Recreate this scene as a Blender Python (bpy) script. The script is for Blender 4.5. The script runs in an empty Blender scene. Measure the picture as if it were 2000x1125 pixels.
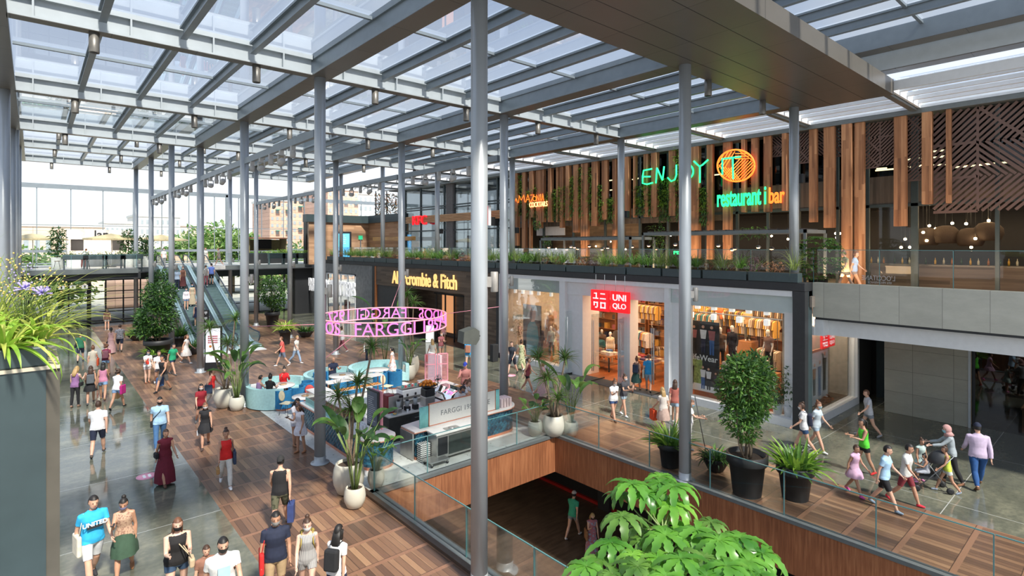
import bpy, bmesh, math, random
from mathutils import Vector, Matrix, noise
R = math.radians
SC = bpy.context.scene
COL = SC.collection
# ---------------------------------------------------------------- camera, sky, sun, exposure
F, HY, TH, CH = 1078.66, 479.46, 0.71456, 6.70
SN, CS = math.sin(TH), math.cos(TH)
cam = bpy.data.cameras.new('camera'); camo = bpy.data.objects.new('camera', cam); COL.objects.link(camo)
camo.location = (0, 0, CH); camo.rotation_euler = (R(90), 0, -TH)
cam.sensor_width = 36; cam.lens = 36*F/2000; cam.shift_y = (HY-562.5)/2000; cam.clip_end = 600
SC.camera = camo
SC.view_settings.view_transform = 'Standard'; SC.view_settings.look = 'None'
SC.view_settings.exposure = 0.55; SC.view_settings.gamma = 1; SC.view_settings.use_curve_mapping = False
W = bpy.data.worlds.new('sky'); SC.world = W; W.use_nodes = True
nt = W.node_tree; nt.nodes.clear()
_o = nt.nodes.new('ShaderNodeOutputWorld'); _b = nt.nodes.new('ShaderNodeBackground')
_tc = nt.nodes.new('ShaderNodeTexCoord'); _sp = nt.nodes.new('ShaderNodeSeparateXYZ')
_cr = nt.nodes.new('ShaderNodeValToRGB'); _nz = nt.nodes.new('ShaderNodeTexNoise'); _mx = nt.nodes.new('ShaderNodeMix')
nt.links.new(_tc.outputs['Generated'], _sp.inputs[0]); nt.links.new(_sp.outputs['Z'], _cr.inputs[0])
_e = _cr.color_ramp.elements
_e[0].position = 0.0; _e[0].color = (0.93, 0.95, 0.97, 1)
_e[1].position = 0.22; _e[1].color = (0.62, 0.71, 0.85, 1)
_x = _e.new(0.5); _x.color = (0.36, 0.46, 0.66, 1)
_nz.inputs['Scale'].default_value = 2.2; _nz.inputs['Detail'].default_value = 5; _nz.inputs['Roughness'].default_value = .6
nt.links.new(_tc.outputs['Generated'], _nz.inputs['Vector'])
_c2 = nt.nodes.new('ShaderNodeValToRGB'); _c2.color_ramp.elements[0].position = .46; _c2.color_ramp.elements[1].position = .68
nt.links.new(_nz.outputs['Fac'], _c2.inputs[0])
_mx.data_type = 'RGBA'; nt.links.new(_c2.outputs[0], _mx.inputs['Factor'])
nt.links.new(_cr.outputs[0], _mx.inputs[6]); _mx.inputs[7].default_value = (.66, .72, .80, 1)
nt.links.new(_mx.outputs[2], _b.inputs[0]); _b.inputs[1].default_value = 1.0
nt.links.new(_b.outputs[0], _o.inputs[0])
_s = bpy.data.lights.new('sun', 'SUN'); _s.energy = 5.0; _s.angle = R(5); _s.color = (1, .93, .82)
_so = bpy.data.objects.new('sun', _s); COL.objects.link(_so)
_so.rotation_euler = Vector((.05, .85, -1)).to_track_quat('-Z', 'Y').to_euler()
def area(name, loc, size, power, color=(1, .75, .5), rot=(0, 0, 0)):
    l = bpy.data.lights.new(name, 'AREA'); l.energy = power; l.color = color; l.shape = 'RECTANGLE'
    l.size, l.size_y = size; o = bpy.data.objects.new(name, l); COL.objects.link(o)
    o.location = loc; o.rotation_euler = rot; return o
# ceiling lights inside the shops
area('shop_light', (24.6, 21, 4.3), (5, 7), 420, (1, .62, .36))
area('shop_light', (24.6, 13, 4.3), (5, 8), 480, (1, .62, .36))
area('shop_light', (25.0, 33, 3.9), (3, 6), 300)
area('shop_light', (24.5, 46.5, 3.9), (3, 5), 150, (1, .9, .8))
area('restaurant_light', (30, 18, 8.4), (4, 20), 240, (1, .7, .4))
area('restaurant_light', (30, 3, 8.4), (4, 9), 150, (1, .7, .4))
area('lower_hall_light', (10, 17, -1.5), (5, 5), 150, (1, .8, .6))
area('kiosk_light', (4.5, 61.6, 7.3), (3.8, 1.2), 160, (1, .88, .75))
# added warm fill strip aimed up at the slatted front, for the dome lamps
area('terrace_fill', (24.6, 13, 5.6), (.4, 24), 300, (1, .62, .34), (0, R(-122), 0))

# ---------------------------------------------------------------- helpers
def pray(px, py): return (px-1000)/F, (py-HY)/F
def gp(px, py, z=0.0):
    a, b = pray(px, py); d = (CH-z)/b
    return Vector((d*(SN+a*CS), d*(CS-a*SN), z))
def gX(px, py, X):
    a, b = pray(px, py); d = X/(SN+a*CS)
    return Vector((X, d*(CS-a*SN), CH-d*b))
def gY(px, py, Y):
    a, b = pray(px, py); d = Y/(CS-a*SN)
    return Vector((d*(SN+a*CS), Y, CH-d*b))
TOCAM = math.atan2(-CS, -SN)

class MB:
    def __init__(s): s.v = []; s.f = []; s.m = []; s.sm = []
    def add(s, vs, fs, m=0, smooth=False):
        n = len(s.v); s.v += [tuple(p) for p in vs]
        for f in fs: s.f.append([i+n for i in f]); s.m.append(m); s.sm.append(smooth)
        return s
    def xf(s, M, vs): return [M @ Vector(p) for p in vs]
    def box(s, x0, x1, y0, y1, z0, z1, m=0, M=None, b=0):
        if x0 > x1: x0, x1 = x1, x0
        if y0 > y1: y0, y1 = y1, y0
        if z0 > z1: z0, z1 = z1, z0
        if b > 0:
            b = min(b, (x1-x0)*.45, (y1-y0)*.45, (z1-z0)*.45)
            bm = bmesh.new(); bmesh.ops.create_cube(bm, size=1)
            for v in bm.verts: v.co = Vector(((x0+x1)/2+v.co.x*(x1-x0), (y0+y1)/2+v.co.y*(y1-y0), (z0+z1)/2+v.co.z*(z1-z0)))
            bmesh.ops.bevel(bm, geom=bm.edges[:], offset=b, segments=2, affect='EDGES', profile=.5)
            s.bm(bm, m, M); return s
        vs = [(x0, y0, z0), (x1, y0, z0), (x1, y1, z0), (x0, y1, z0), (x0, y0, z1), (x1, y0, z1), (x1, y1, z1), (x0, y1, z1)]
        if M: vs = s.xf(M, vs)
        return s.add(vs, [(0, 3, 2, 1), (4, 5, 6, 7), (0, 1, 5, 4), (1, 2, 6, 5), (2, 3, 7, 6), (3, 0, 4, 7)], m)
    def bm(s, bm, m=0, M=None, smooth=False):
        bm.verts.ensure_lookup_table()
        for i, v in enumerate(bm.verts): v.index = i
        vs = [v.co.copy() for v in bm.verts]
        if M: vs = s.xf(M, vs)
        s.add(vs, [[v.index for v in f.verts] for f in bm.faces], m, smooth); bm.free(); return s
    def lathe(s, prof, c=(0, 0, 0), n=20, m=0, smooth=True, M=None, sx=1, sy=1, cap=True):
        vs = []; fs = []
        for (r, z) in prof:
            for k in range(n):
                a = 2*math.pi*k/n; vs.append(Vector((c[0]+r*sx*math.cos(a), c[1]+r*sy*math.sin(a), c[2]+z)))
        for i in range(len(prof)-1):
            for k in range(n):
                k2 = (k+1) % n; fs.append((i*n+k, i*n+k2, (i+1)*n+k2, (i+1)*n+k))
        if cap: fs.append(tuple(range(n))[::-1]); fs.append(tuple((len(prof)-1)*n+k for k in range(n)))
        if M: vs = s.xf(M, vs)
        return s.add(vs, fs, m, smooth)
    def cyl(s, p, r, z0, z1, n=16, m=0): return s.lathe([(r, z0), (r, z1)], (p[0], p[1], 0), n, m)
    def tube(s, pts, r, n=8, m=0, smooth=True, cap=True, flat=1.0):
        pts = [Vector(p) for p in pts]; L = len(pts)
        rs = r if isinstance(r, (list, tuple)) else [r]*L
        vs = []; fs = []; prev = None
        for i, p in enumerate(pts):
            t = (pts[min(i+1, L-1)]-pts[max(i-1, 0)])
            t = t.normalized() if t.length > 1e-9 else Vector((0, 0, 1))
            if prev is None:
                u = t.orthogonal().normalized()
                if abs(t.z) < .99: u = t.cross(Vector((0, 0, 1))).normalized()
            else:
                u = prev - t*prev.dot(t); u = u.normalized() if u.length > 1e-6 else t.orthogonal().normalized()
            prev = u; w = t.cross(u)
            for k in range(n):
                a = 2*math.pi*k/n; vs.append(p+u*(math.cos(a)*rs[i])+w*(math.sin(a)*rs[i]*flat))
        for i in range(L-1):
            for k in range(n):
                k2 = (k+1) % n; fs.append((i*n+k, i*n+k2, (i+1)*n+k2, (i+1)*n+k))
        if cap: fs.append(tuple(range(n))[::-1]); fs.append(tuple((L-1)*n+k for k in range(n)))
        return s.add(vs, fs, m, smooth)
    def beam(s, a, b, w, h, m=0):
        a, b = Vector(a), Vector(b); t = (b-a).normalized()
        u = t.cross(Vector((0, 0, 1))); u = u.normalized() if u.length > 1e-4 else Vector((1, 0, 0))
        v = u.cross(t).normalized(); vs = []
        for p in (a, b):
            for (i, j) in ((-1, -1), (1, -1), (1, 1), (-1, 1)): vs.append(p+u*(i*w/2)+v*(j*h/2))
        return s.add(vs, [(0, 1, 2, 3), (7, 6, 5, 4), (0, 4, 5, 1), (1, 5, 6, 2), (2, 6, 7, 3), (3, 7, 4, 0)], m)
    def sph(s, c, r, m=0, n=12, sc=(1, 1, 1), M=None):
        k = max(4, n//2)
        prof = [(max(1e-4, r*math.sin(math.pi*i/k)), -r*math.cos(math.pi*i/k)*sc[2]) for i in range(k+1)]
        return s.lathe(prof, c, n, m, True, M, sc[0], sc[1], cap=False)
    def prism(s, poly, z0, z1, m=0, M=None):
        n = len(poly); vs = [(p[0], p[1], z0) for p in poly]+[(p[0], p[1], z1) for p in poly]
        if M: vs = s.xf(M, vs)
        return s.add(vs, [tuple(range(n))[::-1], tuple(range(n, 2*n))]+[(i, (i+1) % n, n+(i+1) % n, n+i) for i in range(n)], m)
    def quad(s, a, b, c, d, m=0): return s.add([a, b, c, d], [(0, 1, 2, 3)], m)
    def build(s, name, mats, parent=None, loc=None):
        me = bpy.data.meshes.new(name); me.from_pydata(s.v, [], s.f)
        if not isinstance(mats, (list, tuple)): mats = [mats]
        for x in mats: me.materials.append(x)
        me.polygons.foreach_set('material_index', s.m); me.polygons.foreach_set('use_smooth', s.sm); me.update()
        o = bpy.data.objects.new(name, me); COL.objects.link(o)
        if parent: o.parent = parent
        if loc is not None: o.location = loc
        return o
def tag(o, label, cat, group=None, kind=None):
    o['label'] = label; o['category'] = cat
    if group: o['group'] = group
    if kind: o['kind'] = kind
    return o
def empty(name, loc=(0, 0, 0), rz=0):
    o = bpy.data.objects.new(name, None); COL.objects.link(o); o.location = loc; o.rotation_euler = (0, 0, rz)
    o.empty_display_size = .1; return o
def thing(name, label, cat, loc=(0, 0, 0), rz=0, group=None): return tag(empty(name, loc, rz), label, cat, group)
def struct(o): o['kind'] = 'structure'; return o
def copy_tree(o, parent=None):
    c = o.copy(); COL.objects.link(c); c.parent = parent
    for ch in KIDS.get(o.name, o.children): copy_tree(ch, c)
    return c
KIDS = {}
_tcache = {}
def text_mesh(s, size=1.0, depth=.02, bold=0.0, sx=1.0, spacing=1.0, font_shear=0.0):
    """text outline as raw verts and faces, centred, reading along +x with +z up and facing -y"""
    c = bpy.data.curves.new('t', 'FONT'); c.body = s; c.size = size; c.extrude = depth/2; c.offset = bold
    c.align_x = 'CENTER'; c.align_y = 'CENTER'; c.space_character = spacing; c.shear = font_shear; c.resolution_u = 4
    o = bpy.data.objects.new('t', c); COL.objects.link(o)
    dg = bpy.context.evaluated_depsgraph_get(); dg.update(); me = bpy.data.meshes.new_from_object(o.evaluated_get(dg))
    vs = [Vector((v.co.x*sx, -v.co.z, v.co.y)) for v in me.vertices]; fs = [tuple(p.vertices) for p in me.polygons]
    bpy.data.objects.remove(o); bpy.data.curves.remove(c); bpy.data.meshes.remove(me)
    return vs, fs
def text_on(mb, s, M, m=0, **k):
    vs, fs = text_mesh(s, **k); mb.add([M @ v for v in vs], fs, m); return mb
# frames: text on a wall in the plane X=const seen from smaller X: text x axis runs toward -Y
def MX(x, y, z): return Matrix.Translation((x, y, z)) @ Matrix.Rotation(R(-90), 4, 'Z')
def MR(x, y, z, a): return Matrix.Translation((x, y, z)) @ Matrix.Rotation(a, 4, 'Z')

# ---------------------------------------------------------------- materials
class NT:
    def __init__(s, name):
        s.mat = bpy.data.materials.new(name); s.mat.use_nodes = True; s.t = s.mat.node_tree
        s.p = s.t.nodes['Principled BSDF']; s.out = s.t.nodes['Material Output']
    def n(s, typ, **k):
        x = s.t.nodes.new('ShaderNode'+typ)
        for a, b in k.items(): setattr(x, a, b)
        return x
    def l(s, a, b): s.t.links.new(a, b)
    def put(s, sock, v):
        if isinstance(v, bpy.types.NodeSocket): s.l(v, sock)
        else: sock.default_value = v
    def ma(s, op, a, b=0.0, c=None):
        x = s.n('Math', operation=op); s.put(x.inputs[0], a); s.put(x.inputs[1], b)
        if c is not None: s.put(x.inputs[2], c)
        return x.outputs[0]
    def pos(s):
        g = s.n('NewGeometry'); q = s.n('SeparateXYZ'); s.l(g.outputs['Position'], q.inputs[0]); s.g = g; return q.outputs
    def obj(s):
        g = s.n('TexCoord'); q = s.n('SeparateXYZ'); s.l(g.outputs['Object'], q.inputs[0]); s.g = g; return q.outputs
    def vec(s, x, y, z):
        q = s.n('CombineXYZ')
        for i, v in enumerate((x, y, z)): s.put(q.inputs[i], v)
        return q.outputs[0]
    def noise(s, v, scale=5, detail=3, rough=.5):
        q = s.n('TexNoise'); s.l(v, q.inputs['Vector']); q.inputs['Scale'].default_value = scale
        q.inputs['Detail'].default_value = detail; q.inputs['Roughness'].default_value = rough; return q.outputs['Fac']
    def white(s, v):
        q = s.n('TexWhiteNoise', noise_dimensions='3D'); s.l(v, q.inputs['Vector']); return q.outputs['Value']
    def ramp(s, f, stops, interp='LINEAR'):
        q = s.n('ValToRGB'); s.put(q.inputs[0], f); cr = q.color_ramp; cr.interpolation = interp
        cr.elements[0].position, cr.elements[0].color = stops[0][0], (*stops[0][1], 1)
        cr.elements[1].position, cr.elements[1].color = stops[-1][0], (*stops[-1][1], 1)
        for p, c in stops[1:-1]: e = cr.elements.new(p); e.color = (*c, 1)
        return q.outputs[0]
    def mix(s, f, a, b, mode='MIX'):
        q = s.n('Mix', data_type='RGBA', blend_type=mode); s.put(q.inputs['Factor'], f)
        for i, v in ((6, a), (7, b)):
            if isinstance(v, tuple) and len(v) == 3: v = (*v, 1)
            s.put(q.inputs[i], v)
        return q.outputs[2]
    def col(s, v): s.put(s.p.inputs['Base Color'], (*v, 1) if isinstance(v, tuple) and len(v) == 3 else v); return s
    def set(s, **k):
        for a, b in k.items(): s.put(s.p.inputs[a.replace('_', ' ')], b)
        return s
    def bump(s, h, st=.3, dist=.02):
        q = s.n('Bump'); s.l(h, q.inputs['Height']); q.inputs['Strength'].default_value = st; q.inputs['Distance'].default_value = dist
        s.l(q.outputs[0], s.p.inputs['Normal']); return s
_mc = {}
def pm(name, c, rough=.55, metal=0.0, var=.12, scale=6.0, emit=0, spec=.5, sub=0):
    """plain painted or coated surface with a little mottling"""
    if name in _mc: return _mc[name]
    n = NT(name); o = n.obj(); f = n.noise(n.g.outputs['Object'], scale, 3)
    k = n.ramp(f, [(.3, tuple(x*(1-var) for x in c)), (.7, tuple(min(1, x*(1+var)) for x in c))])
    n.col(k); n.set(Roughness=rough, Metallic=metal); n.p.inputs['Specular IOR Level'].default_value = spec
    if emit: n.p.inputs['Emission Color'].default_value = (*c, 1); n.p.inputs['Emission Strength'].default_value = emit
    _mc[name] = n.mat; return n.mat
def glow(name, c, e):
    if name in _mc: return _mc[name]
    n = NT(name); n.col(c); n.p.inputs['Emission Color'].default_value = (*c, 1); n.p.inputs['Emission Strength'].default_value = e
    _mc[name] = n.mat; return n.mat
def glassm(name, tint=(.95, .98, 1), refl=1.0, rough=.0, ior=1.45):
    n = NT(name); n.t.nodes.remove(n.p)
    tr = n.n('BsdfTransparent'); tr.inputs[0].default_value = (*tint, 1); gl = n.n('BsdfGlossy'); gl.inputs['Roughness'].default_value = rough
    gl.inputs[0].default_value = (1, 1, 1, 1)
    fr = n.n('Fresnel'); fr.inputs[0].default_value = ior; f = n.ma('MULTIPLY', fr.outputs[0], refl)
    mx = n.n('MixShader'); n.l(f, mx.inputs[0]); n.l(tr.outputs[0], mx.inputs[1]); n.l(gl.outputs[0], mx.inputs[2])
    n.l(mx.outputs[0], n.out.inputs[0]); return n.mat
def wood(name, stops, along='z', scale=1.0, rough=.5, plank=0.0, bump=.15):
    """grain stretched along one axis; plank: board width across the other axes"""
    n = NT(name); x, y, z = n.pos()
    a = {'x': x, 'y': y, 'z': z}; st = {k: (n.ma('MULTIPLY', v, .06) if k == along else v) for k, v in a.items()}
    v = n.vec(st['x'], st['y'], st['z'])
    f = n.noise(v, 14*scale, 5, .62)
    f2 = n.noise(n.vec(*(n.ma('MULTIPLY', a[k], .5) if k != along else n.ma('MULTIPLY', a[k], .2) for k in 'xyz')), 2.2, 2)
    k = n.ma('ADD', n.ma('MULTIPLY', f, .75), n.ma('MULTIPLY', f2, .25))
    if plank:
        oth = [q for q in 'xyz' if q != along]
        ids = [n.ma('FLOOR', n.ma('DIVIDE', a[q], plank)) for q in oth]
        al = n.ma('FLOOR', n.ma('ADD', n.ma('DIVIDE', a[along], plank*18), n.ma('MULTIPLY', n.white(n.vec(ids[0], ids[1], 0.0)), 5)))
        w = n.white(n.vec(ids[0], ids[1], al)); k = n.ma('ADD', n.ma('MULTIPLY', k, .72), n.ma('MULTIPLY', w, .28))
    n.col(n.ramp(k, stops)); n.set(Roughness=rough); n.bump(f, bump, .01)
    return n.mat
# ================================================================ people
import numpy as np
SKINS = {'a': (.62, .36, .25), 'b': (.48, .26, .165), 'c': (.70, .44, .33), 'd': (.34, .17, .10)}
HAIRS = {'k': (.012, .010, .009), 'b': (.055, .027, .015), 'y': (.42, .27, .11), 'r': (.14, .06, .03), 'g': (.3, .29, .27)}
def cloth(c, r=.85): return pm('fabric_%d_%d_%d' % tuple(int(q*1000) for q in c), c, r, 0, .10, 14)
def stripe(name, a, b, k=22):
    if name in _mc: return _mc[name]
    n = NT(name); x, y, z = n.pos(); f = n.ma('GREATER_THAN', n.ma('FRACT', n.ma('MULTIPLY', z if k > 0 else x, abs(k))), .5); n.col(n.mix(f, a, b)); n.set(Roughness=.85); _mc[name] = n.mat; return n.mat
def pattern(name, a, b, sc=14):
    if name in _mc: return _mc[name]
    n = NT(name); x, y, z = n.pos(); n.col(n.ramp(n.noise(n.vec(x, y, z), sc, 2), [(.45, a), (.55, b)], 'CONSTANT')); n.set(Roughness=.85); _mc[name] = n.mat; return n.mat
def skin_m(k):
    nm = 'skin_'+k
    if nm in _mc: return _mc[nm]
    n = NT(nm); x, y, z = n.pos(); c = SKINS[k]; n.col(n.ramp(n.noise(n.vec(x, y, z), 9, 3), [(.3, tuple(q*.92 for q in c)), (.7, tuple(min(1, q*1.06) for q in c))])); n.set(Roughness=.5); n.p.inputs['Subsurface Weight'].default_value = .08
    n.p.inputs['Subsurface Radius'].default_value = (.02, .008, .004); _mc[nm] = n.mat; return n.mat
# pose: torso lean, head pitch, legs ((swing, knee) front-positive), arms (swing, elbow, abduct)
POSES = {
 'stand': dict(lean=2, legs=((3, 3), (-3, 3)), arms=((2, 14, 9), (4, 16, 9))),
 'walk': dict(lean=4, legs=((24, 4), (-16, 20)), arms=((-20, 12, 8), (22, 28, 8))),
 'walk2': dict(lean=4, legs=((-18, 26), (22, 6)), arms=((20, 24, 8), (-18, 14, 8))),
 'phone': dict(lean=3, legs=((4, 3), (-5, 5)), arms=((30, 95, 6), (6, 16, 10)), pitch=22),
 'phonew': dict(lean=4, legs=((20, 4), (-14, 18)), arms=((32, 92, 5), (-14, 14, 9)), pitch=15),
 'bag': dict(lean=3, legs=((14, 4), (-10, 12)), arms=((4, 20, 14), (8, 70, 10))),
 'carry': dict(lean=3, legs=((16, 6), (-12, 14)), arms=((25, 80, 4), (25, 80, 4))),
 'push': dict(lean=6, legs=((14, 6), (-12, 12)), arms=((48, 30, 6), (48, 30, 6))),
 'work': dict(lean=26, legs=((4, 4), (-4, 4)), arms=((46, 40, 8), (46, 40, 8)), pitch=22),
 'behind': dict(lean=-2, legs=((4, 4), (-4, 4)), arms=((-30, 60, 22), (-30, 60, 22))),
 'hold': dict(lean=3, legs=((4, 4), (-4, 4)), arms=((50, 40, 6), (20, 80, 8)), pitch=10),
 'sit': dict(lean=6, legs=((84, 84), (80, 80)), arms=((35, 70, 10), (35, 75, 10)), pitch=8),
 'sitchin': dict(lean=12, legs=((84, 84), (80, 78)), arms=((40, 110, 8), (40, 100, 8)), pitch=4)}
def skeleton(H, pose, female, wide=1.0):
    P_ = POSES[pose]; s = H/1.72; J = {}; hip = Vector((0, 0, 0))
    def dr(a): return Vector((0, -math.sin(R(a)), -math.cos(R(a))))
    lean = P_['lean']; up = Vector((0, -math.sin(R(lean)), math.cos(R(lean)))); fw = Vector((0, -up.z, up.y))
    J['pelvis'] = Vector((0, 0, 0)); J['waist'] = up*.17*s; J['chest'] = up*.38*s; J['neck0'] = up*.52*s; J['neck1'] = up*.60*s+fw*.02*s
    pt = P_.get('pitch', 4); hu = Vector((0, -math.sin(R(lean*.4+pt)), math.cos(R(lean*.4+pt)))); hf = Vector((0, -hu.z, hu.y))
    J['hu'] = hu; J['hf'] = hf; J['head'] = J['neck1']+hu*.095*s+hf*.015*s
    sh = (.148 if female else .172)*s*(.35+.65*wide); hw = .085*s*wide
    for i, (sd, k) in enumerate(((-1, 'L'), (1, 'R'))):
        a, kn = P_['legs'][i]; h = Vector((sd*hw, 0, -.02*s)); k0 = h+dr(a)*.42*s+Vector((sd*.01, 0, 0)); an = k0+dr(a-kn)*.40*s
        ft = dr(a-kn+ (90 if abs(a-kn) < 12 or a-kn > 0 else 82)).normalized(); ft = Vector((sd*.12, ft.y, min(ft.z, .0)*.5 if pose[:3] != 'sit' else 0)).normalized()
        J['hip'+k], J['knee'+k], J['ank'+k], J['toe'+k] = h, k0, an, an+ft*.15*s+Vector((0, 0, -.045*s)); J['heel'+k] = an-ft*.045*s+Vector((0, 0, -.045*s))
        w, e, ab = P_['arms'][i]; S = J['neck0']+Vector((sd*sh, 0, -.062*s)); A = Vector((sd*math.sin(R(ab)), -math.sin(R(w))*math.cos(R(ab)), -math.cos(R(w))*math.cos(R(ab))))
        B = Vector((-sd*.12 if e > 40 else sd*.02, -math.sin(R(w+e)), -math.cos(R(w+e)))).normalized()
        J['sho'+k], J['elb'+k] = S, S+A*.285*s; J['wri'+k] = J['elb'+k]+B*.245*s; J['fin'+k] = J['wri'+k]+B*.095*s; J['hd'+k] = B; J['out'+k] = Vector((sd, 0, 0))
    return J, s, up, fw
def remeshed(mb, vox, smooth=3):
    me = bpy.data.meshes.new('tmp'); me.from_pydata(mb.v, [], mb.f); o = bpy.data.objects.new('tmp', me); COL.objects.link(o)
    m = o.modifiers.new('r', 'REMESH'); m.mode = 'VOXEL'; m.voxel_size = vox; m.use_smooth_shade = True
    m2 = o.modifiers.new('s', 'SMOOTH'); m2.iterations = smooth; m2.factor = .5
    dg = bpy.context.evaluated_depsgraph_get(); dg.update(); out = bpy.data.meshes.new_from_object(o.evaluated_get(dg)); bpy.data.objects.remove(o); bpy.data.meshes.remove(me)
    return out
def ring(mb, rows, n=16):
    """rows: (centre, axis u, axis w, ru, rw)"""
    vs = []; fs = []
    for (c, u, w, a, b) in rows:
        for k in range(n): t = 2*math.pi*k/n; vs.append(c+u*(a*math.cos(t))+w*(b*math.sin(t)))
    for i in range(len(rows)-1):
        for k in range(n): k2 = (k+1) % n; fs.append((i*n+k, i*n+k2, (i+1)*n+k2, (i+1)*n+k))
    fs.append(tuple(range(n))[::-1]); fs.append(tuple((len(rows)-1)*n+k for k in range(n))); mb.add(vs, fs, 0, True)
def person(label, loc, H=1.7, face=0, sex='m', pose='stand', top=('tee', (.5, .5, .5)), bot=('trousers', (.05, .06, .1)), shoes=(.5, .5, .5), hair=('short', 'k'), skin='a', mask=None, wide=1.0, vox=.0175, extras=(), rot=None, z=None, mann=False, group=None, sz=None):
    J, s, up, fw = skeleton(H, pose, sex == 'f', wide); X = Vector((1, 0, 0)); f_ = sex == 'f'
    b = MB(); W_ = s*wide
    rows = [(J['pelvis']-up*.10*s, X, fw, .085*W_, .085*W_), (J['pelvis']-up*.04*s, X, fw, .150*W_, .105*W_), (J['pelvis']+up*.03*s, X, fw, (.170 if f_ else .160)*W_, .115*W_), (J['waist']-up*.03*s, X, fw, (.135 if f_ else .148)*W_, .10*W_),
            (J['waist']+up*.03*s, X, fw, (.122 if f_ else .145)*W_, .095*W_), (J['chest']-up*.07*s+fw*.01*s, X, fw, (.138 if f_ else .160)*W_, .112*W_), (J['chest']+fw*.015*s, X, fw, (.145 if f_ else .172)*W_, (.118 if f_ else .115)*W_), (J['chest']+up*.09*s, X, fw, (.15 if f_ else .175)*W_, .09*W_), (J['neck0']-up*.03*s, X, fw, .125*W_, .068*W_), (J['neck0']+up*.02*s, X, fw, .058*s, .055*s)]
    ring(b, rows, 18)
    b.tube([J['neck0']-up*.03*s, J['neck1']+up*.03*s], [.058*s, .05*s], 12)
    hc, hu, hf = J['head'], J['hu'], J['hf']; r = [(-.115, .02, .035, .02), (-.10, .045, .05, .02), (-.07, .060, .072, .012), (-.02, .070, .088, .0), (.03, .074, .094, -.005), (.07, .068, .086, -.008), (.10, .048, .062, -.008), (.118, .018, .025, -.008)]
    ring(b, [(hc+hu*q[0]*s+hf*q[3]*s, X, hf, q[1]*s, q[2]*s) for q in r], 16)
    b.tube([hc+hf*.085*s+hu*.01*s, hc+hf*.105*s-hu*.028*s, hc+hf*.085*s-hu*.035*s], [.008*s, .016*s, .01*s], 8)
    for sd in (-1, 1): b.sph(hc+X*sd*.073*s-hf*.005*s-hu*.005*s, .02*s, 0, 8, (.6, 1, 1.4))
    segs = [('head', J['neck1'], hc+hu*.08*s, .09), ('neck', J['neck0'], J['neck1'], .05), ('torso', J['pelvis']-up*.05*s, J['chest']+up*.08*s, .15)]
    for sd, k in ((-1, 'L'), (1, 'R')):
        h, kn, an, to, he = J['hip'+k], J['knee'+k], J['ank'+k], J['toe'+k], J['heel'+k]
        b.tube([h+Vector((0, 0, .05*s)), h, (h*2+kn)/3, (h+kn*2)/3, kn, (kn*3+an)/4, (kn+an)/2, (kn+an*3)/4, an], [q*s*(.5+.5*wide) for q in (.07, .088, .080, .064, .054, .056, .055, .042, .036)], 12)
        ft = (to-he).normalized(); b.tube([he, he+ft*.05*s+Vector((0, 0, .01)), he+ft*.13*s, to], [.034*s, .042*s, .036*s, .022*s], 10, flat=.8)
        S, E, Wr = J['sho'+k], J['elb'+k], J['wri'+k]
        b.tube([S-X*sd*.05*s+up*.005*s, S, (S*2+E)/3, E, (E*2+Wr)/3, Wr], [q*s*(.6+.4*wide) for q in (.05, .053, .044, .036, .036, .024)], 10)
        B = J['hd'+k]; b.tube([Wr, Wr+B*.03*s, Wr+B*.085*s], [.022*s, .032*s, .03*s], 10, flat=.55)
        segs += [('thigh'+k, h, kn, .07), ('shin'+k, kn, an, .045), ('foot'+k, he, to, .035), ('uarm'+k, S, E, .045), ('farm'+k, E, Wr, .03), ('hand'+k, Wr+B*.02*s, J['fin'+k], .02)]
    me = remeshed(b, vox)
    nv = len(me.vertices); co = np.empty(nv*3); me.vertices.foreach_get('co', co); co = co.reshape(-1, 3); no = np.empty(nv*3); me.vertices.foreach_get('normal', no); no = no.reshape(-1, 3)
    best = np.full(nv, 1e9); zi = np.zeros(nv, int); tt = np.zeros(nv)
    for i, (nm, p0, p1, rr) in enumerate(segs):
        p0 = np.array(p0); d = np.array(p1)-p0; t = np.clip(((co-p0)@d)/(d@d), 0, 1); D = np.linalg.norm(co-(p0+t[:, None]*d), axis=1)-rr*s*.9
        k = D < best; best[k] = D[k]; zi[k] = i; tt[k] = t[k]
    names_ = [q[0] for q in segs]; th = (co@np.array(up))/s      # height along the trunk
    zone = np.array(names_)[zi]
    fl = [tuple(p.vertices) for p in me.polygons]
    t_ = thing('mannequin' if mann else 'person', label, 'mannequin' if mann else 'person', (0, 0, 0), 0, group)
    sk = skin_m(skin) if not mann else M_MANN
    zmin = co[:, 2].min()
    # fingers
    fb = MB()
    for sd, k in ((-1, 'L'), (1, 'R')):
        B = J['hd'+k]; p = J['wri'+k]+B*.08*s; side = B.cross(X).normalized() if abs(B.z) < .6 else Vector((0, -1, 0)); side = (side-B*side.dot(B)).normalized(); palm = B.cross(side).normalized()*sd
        for q, (o_, L) in enumerate(((.024, .062), (.008, .072), (-.008, .068), (-.023, .052))):
            a = p+side*o_*s; fb.tube([a-B*.015*s, a+B*L*.55*s-palm*.004*s, a+B*L*.9*s-palm*.022*s], [.0088*s, .0080*s, .0065*s], 6)
        a = J['wri'+k]+B*.03*s+side*.028*s; fb.tube([a, a+side*.022*s+B*.022*s, a+side*.026*s+B*.05*s-palm*.01*s], [.011*s, .010*s, .008*s], 6)
    body = MB(); body.v = [tuple(q) for q in co]; body.f = [list(q) for q in fl]; body.m = [0]*len(fl); body.sm = [True]*len(fl); body.add(fb.v, fb.f, 0, True)
    body.build('body', sk, t_)
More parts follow.
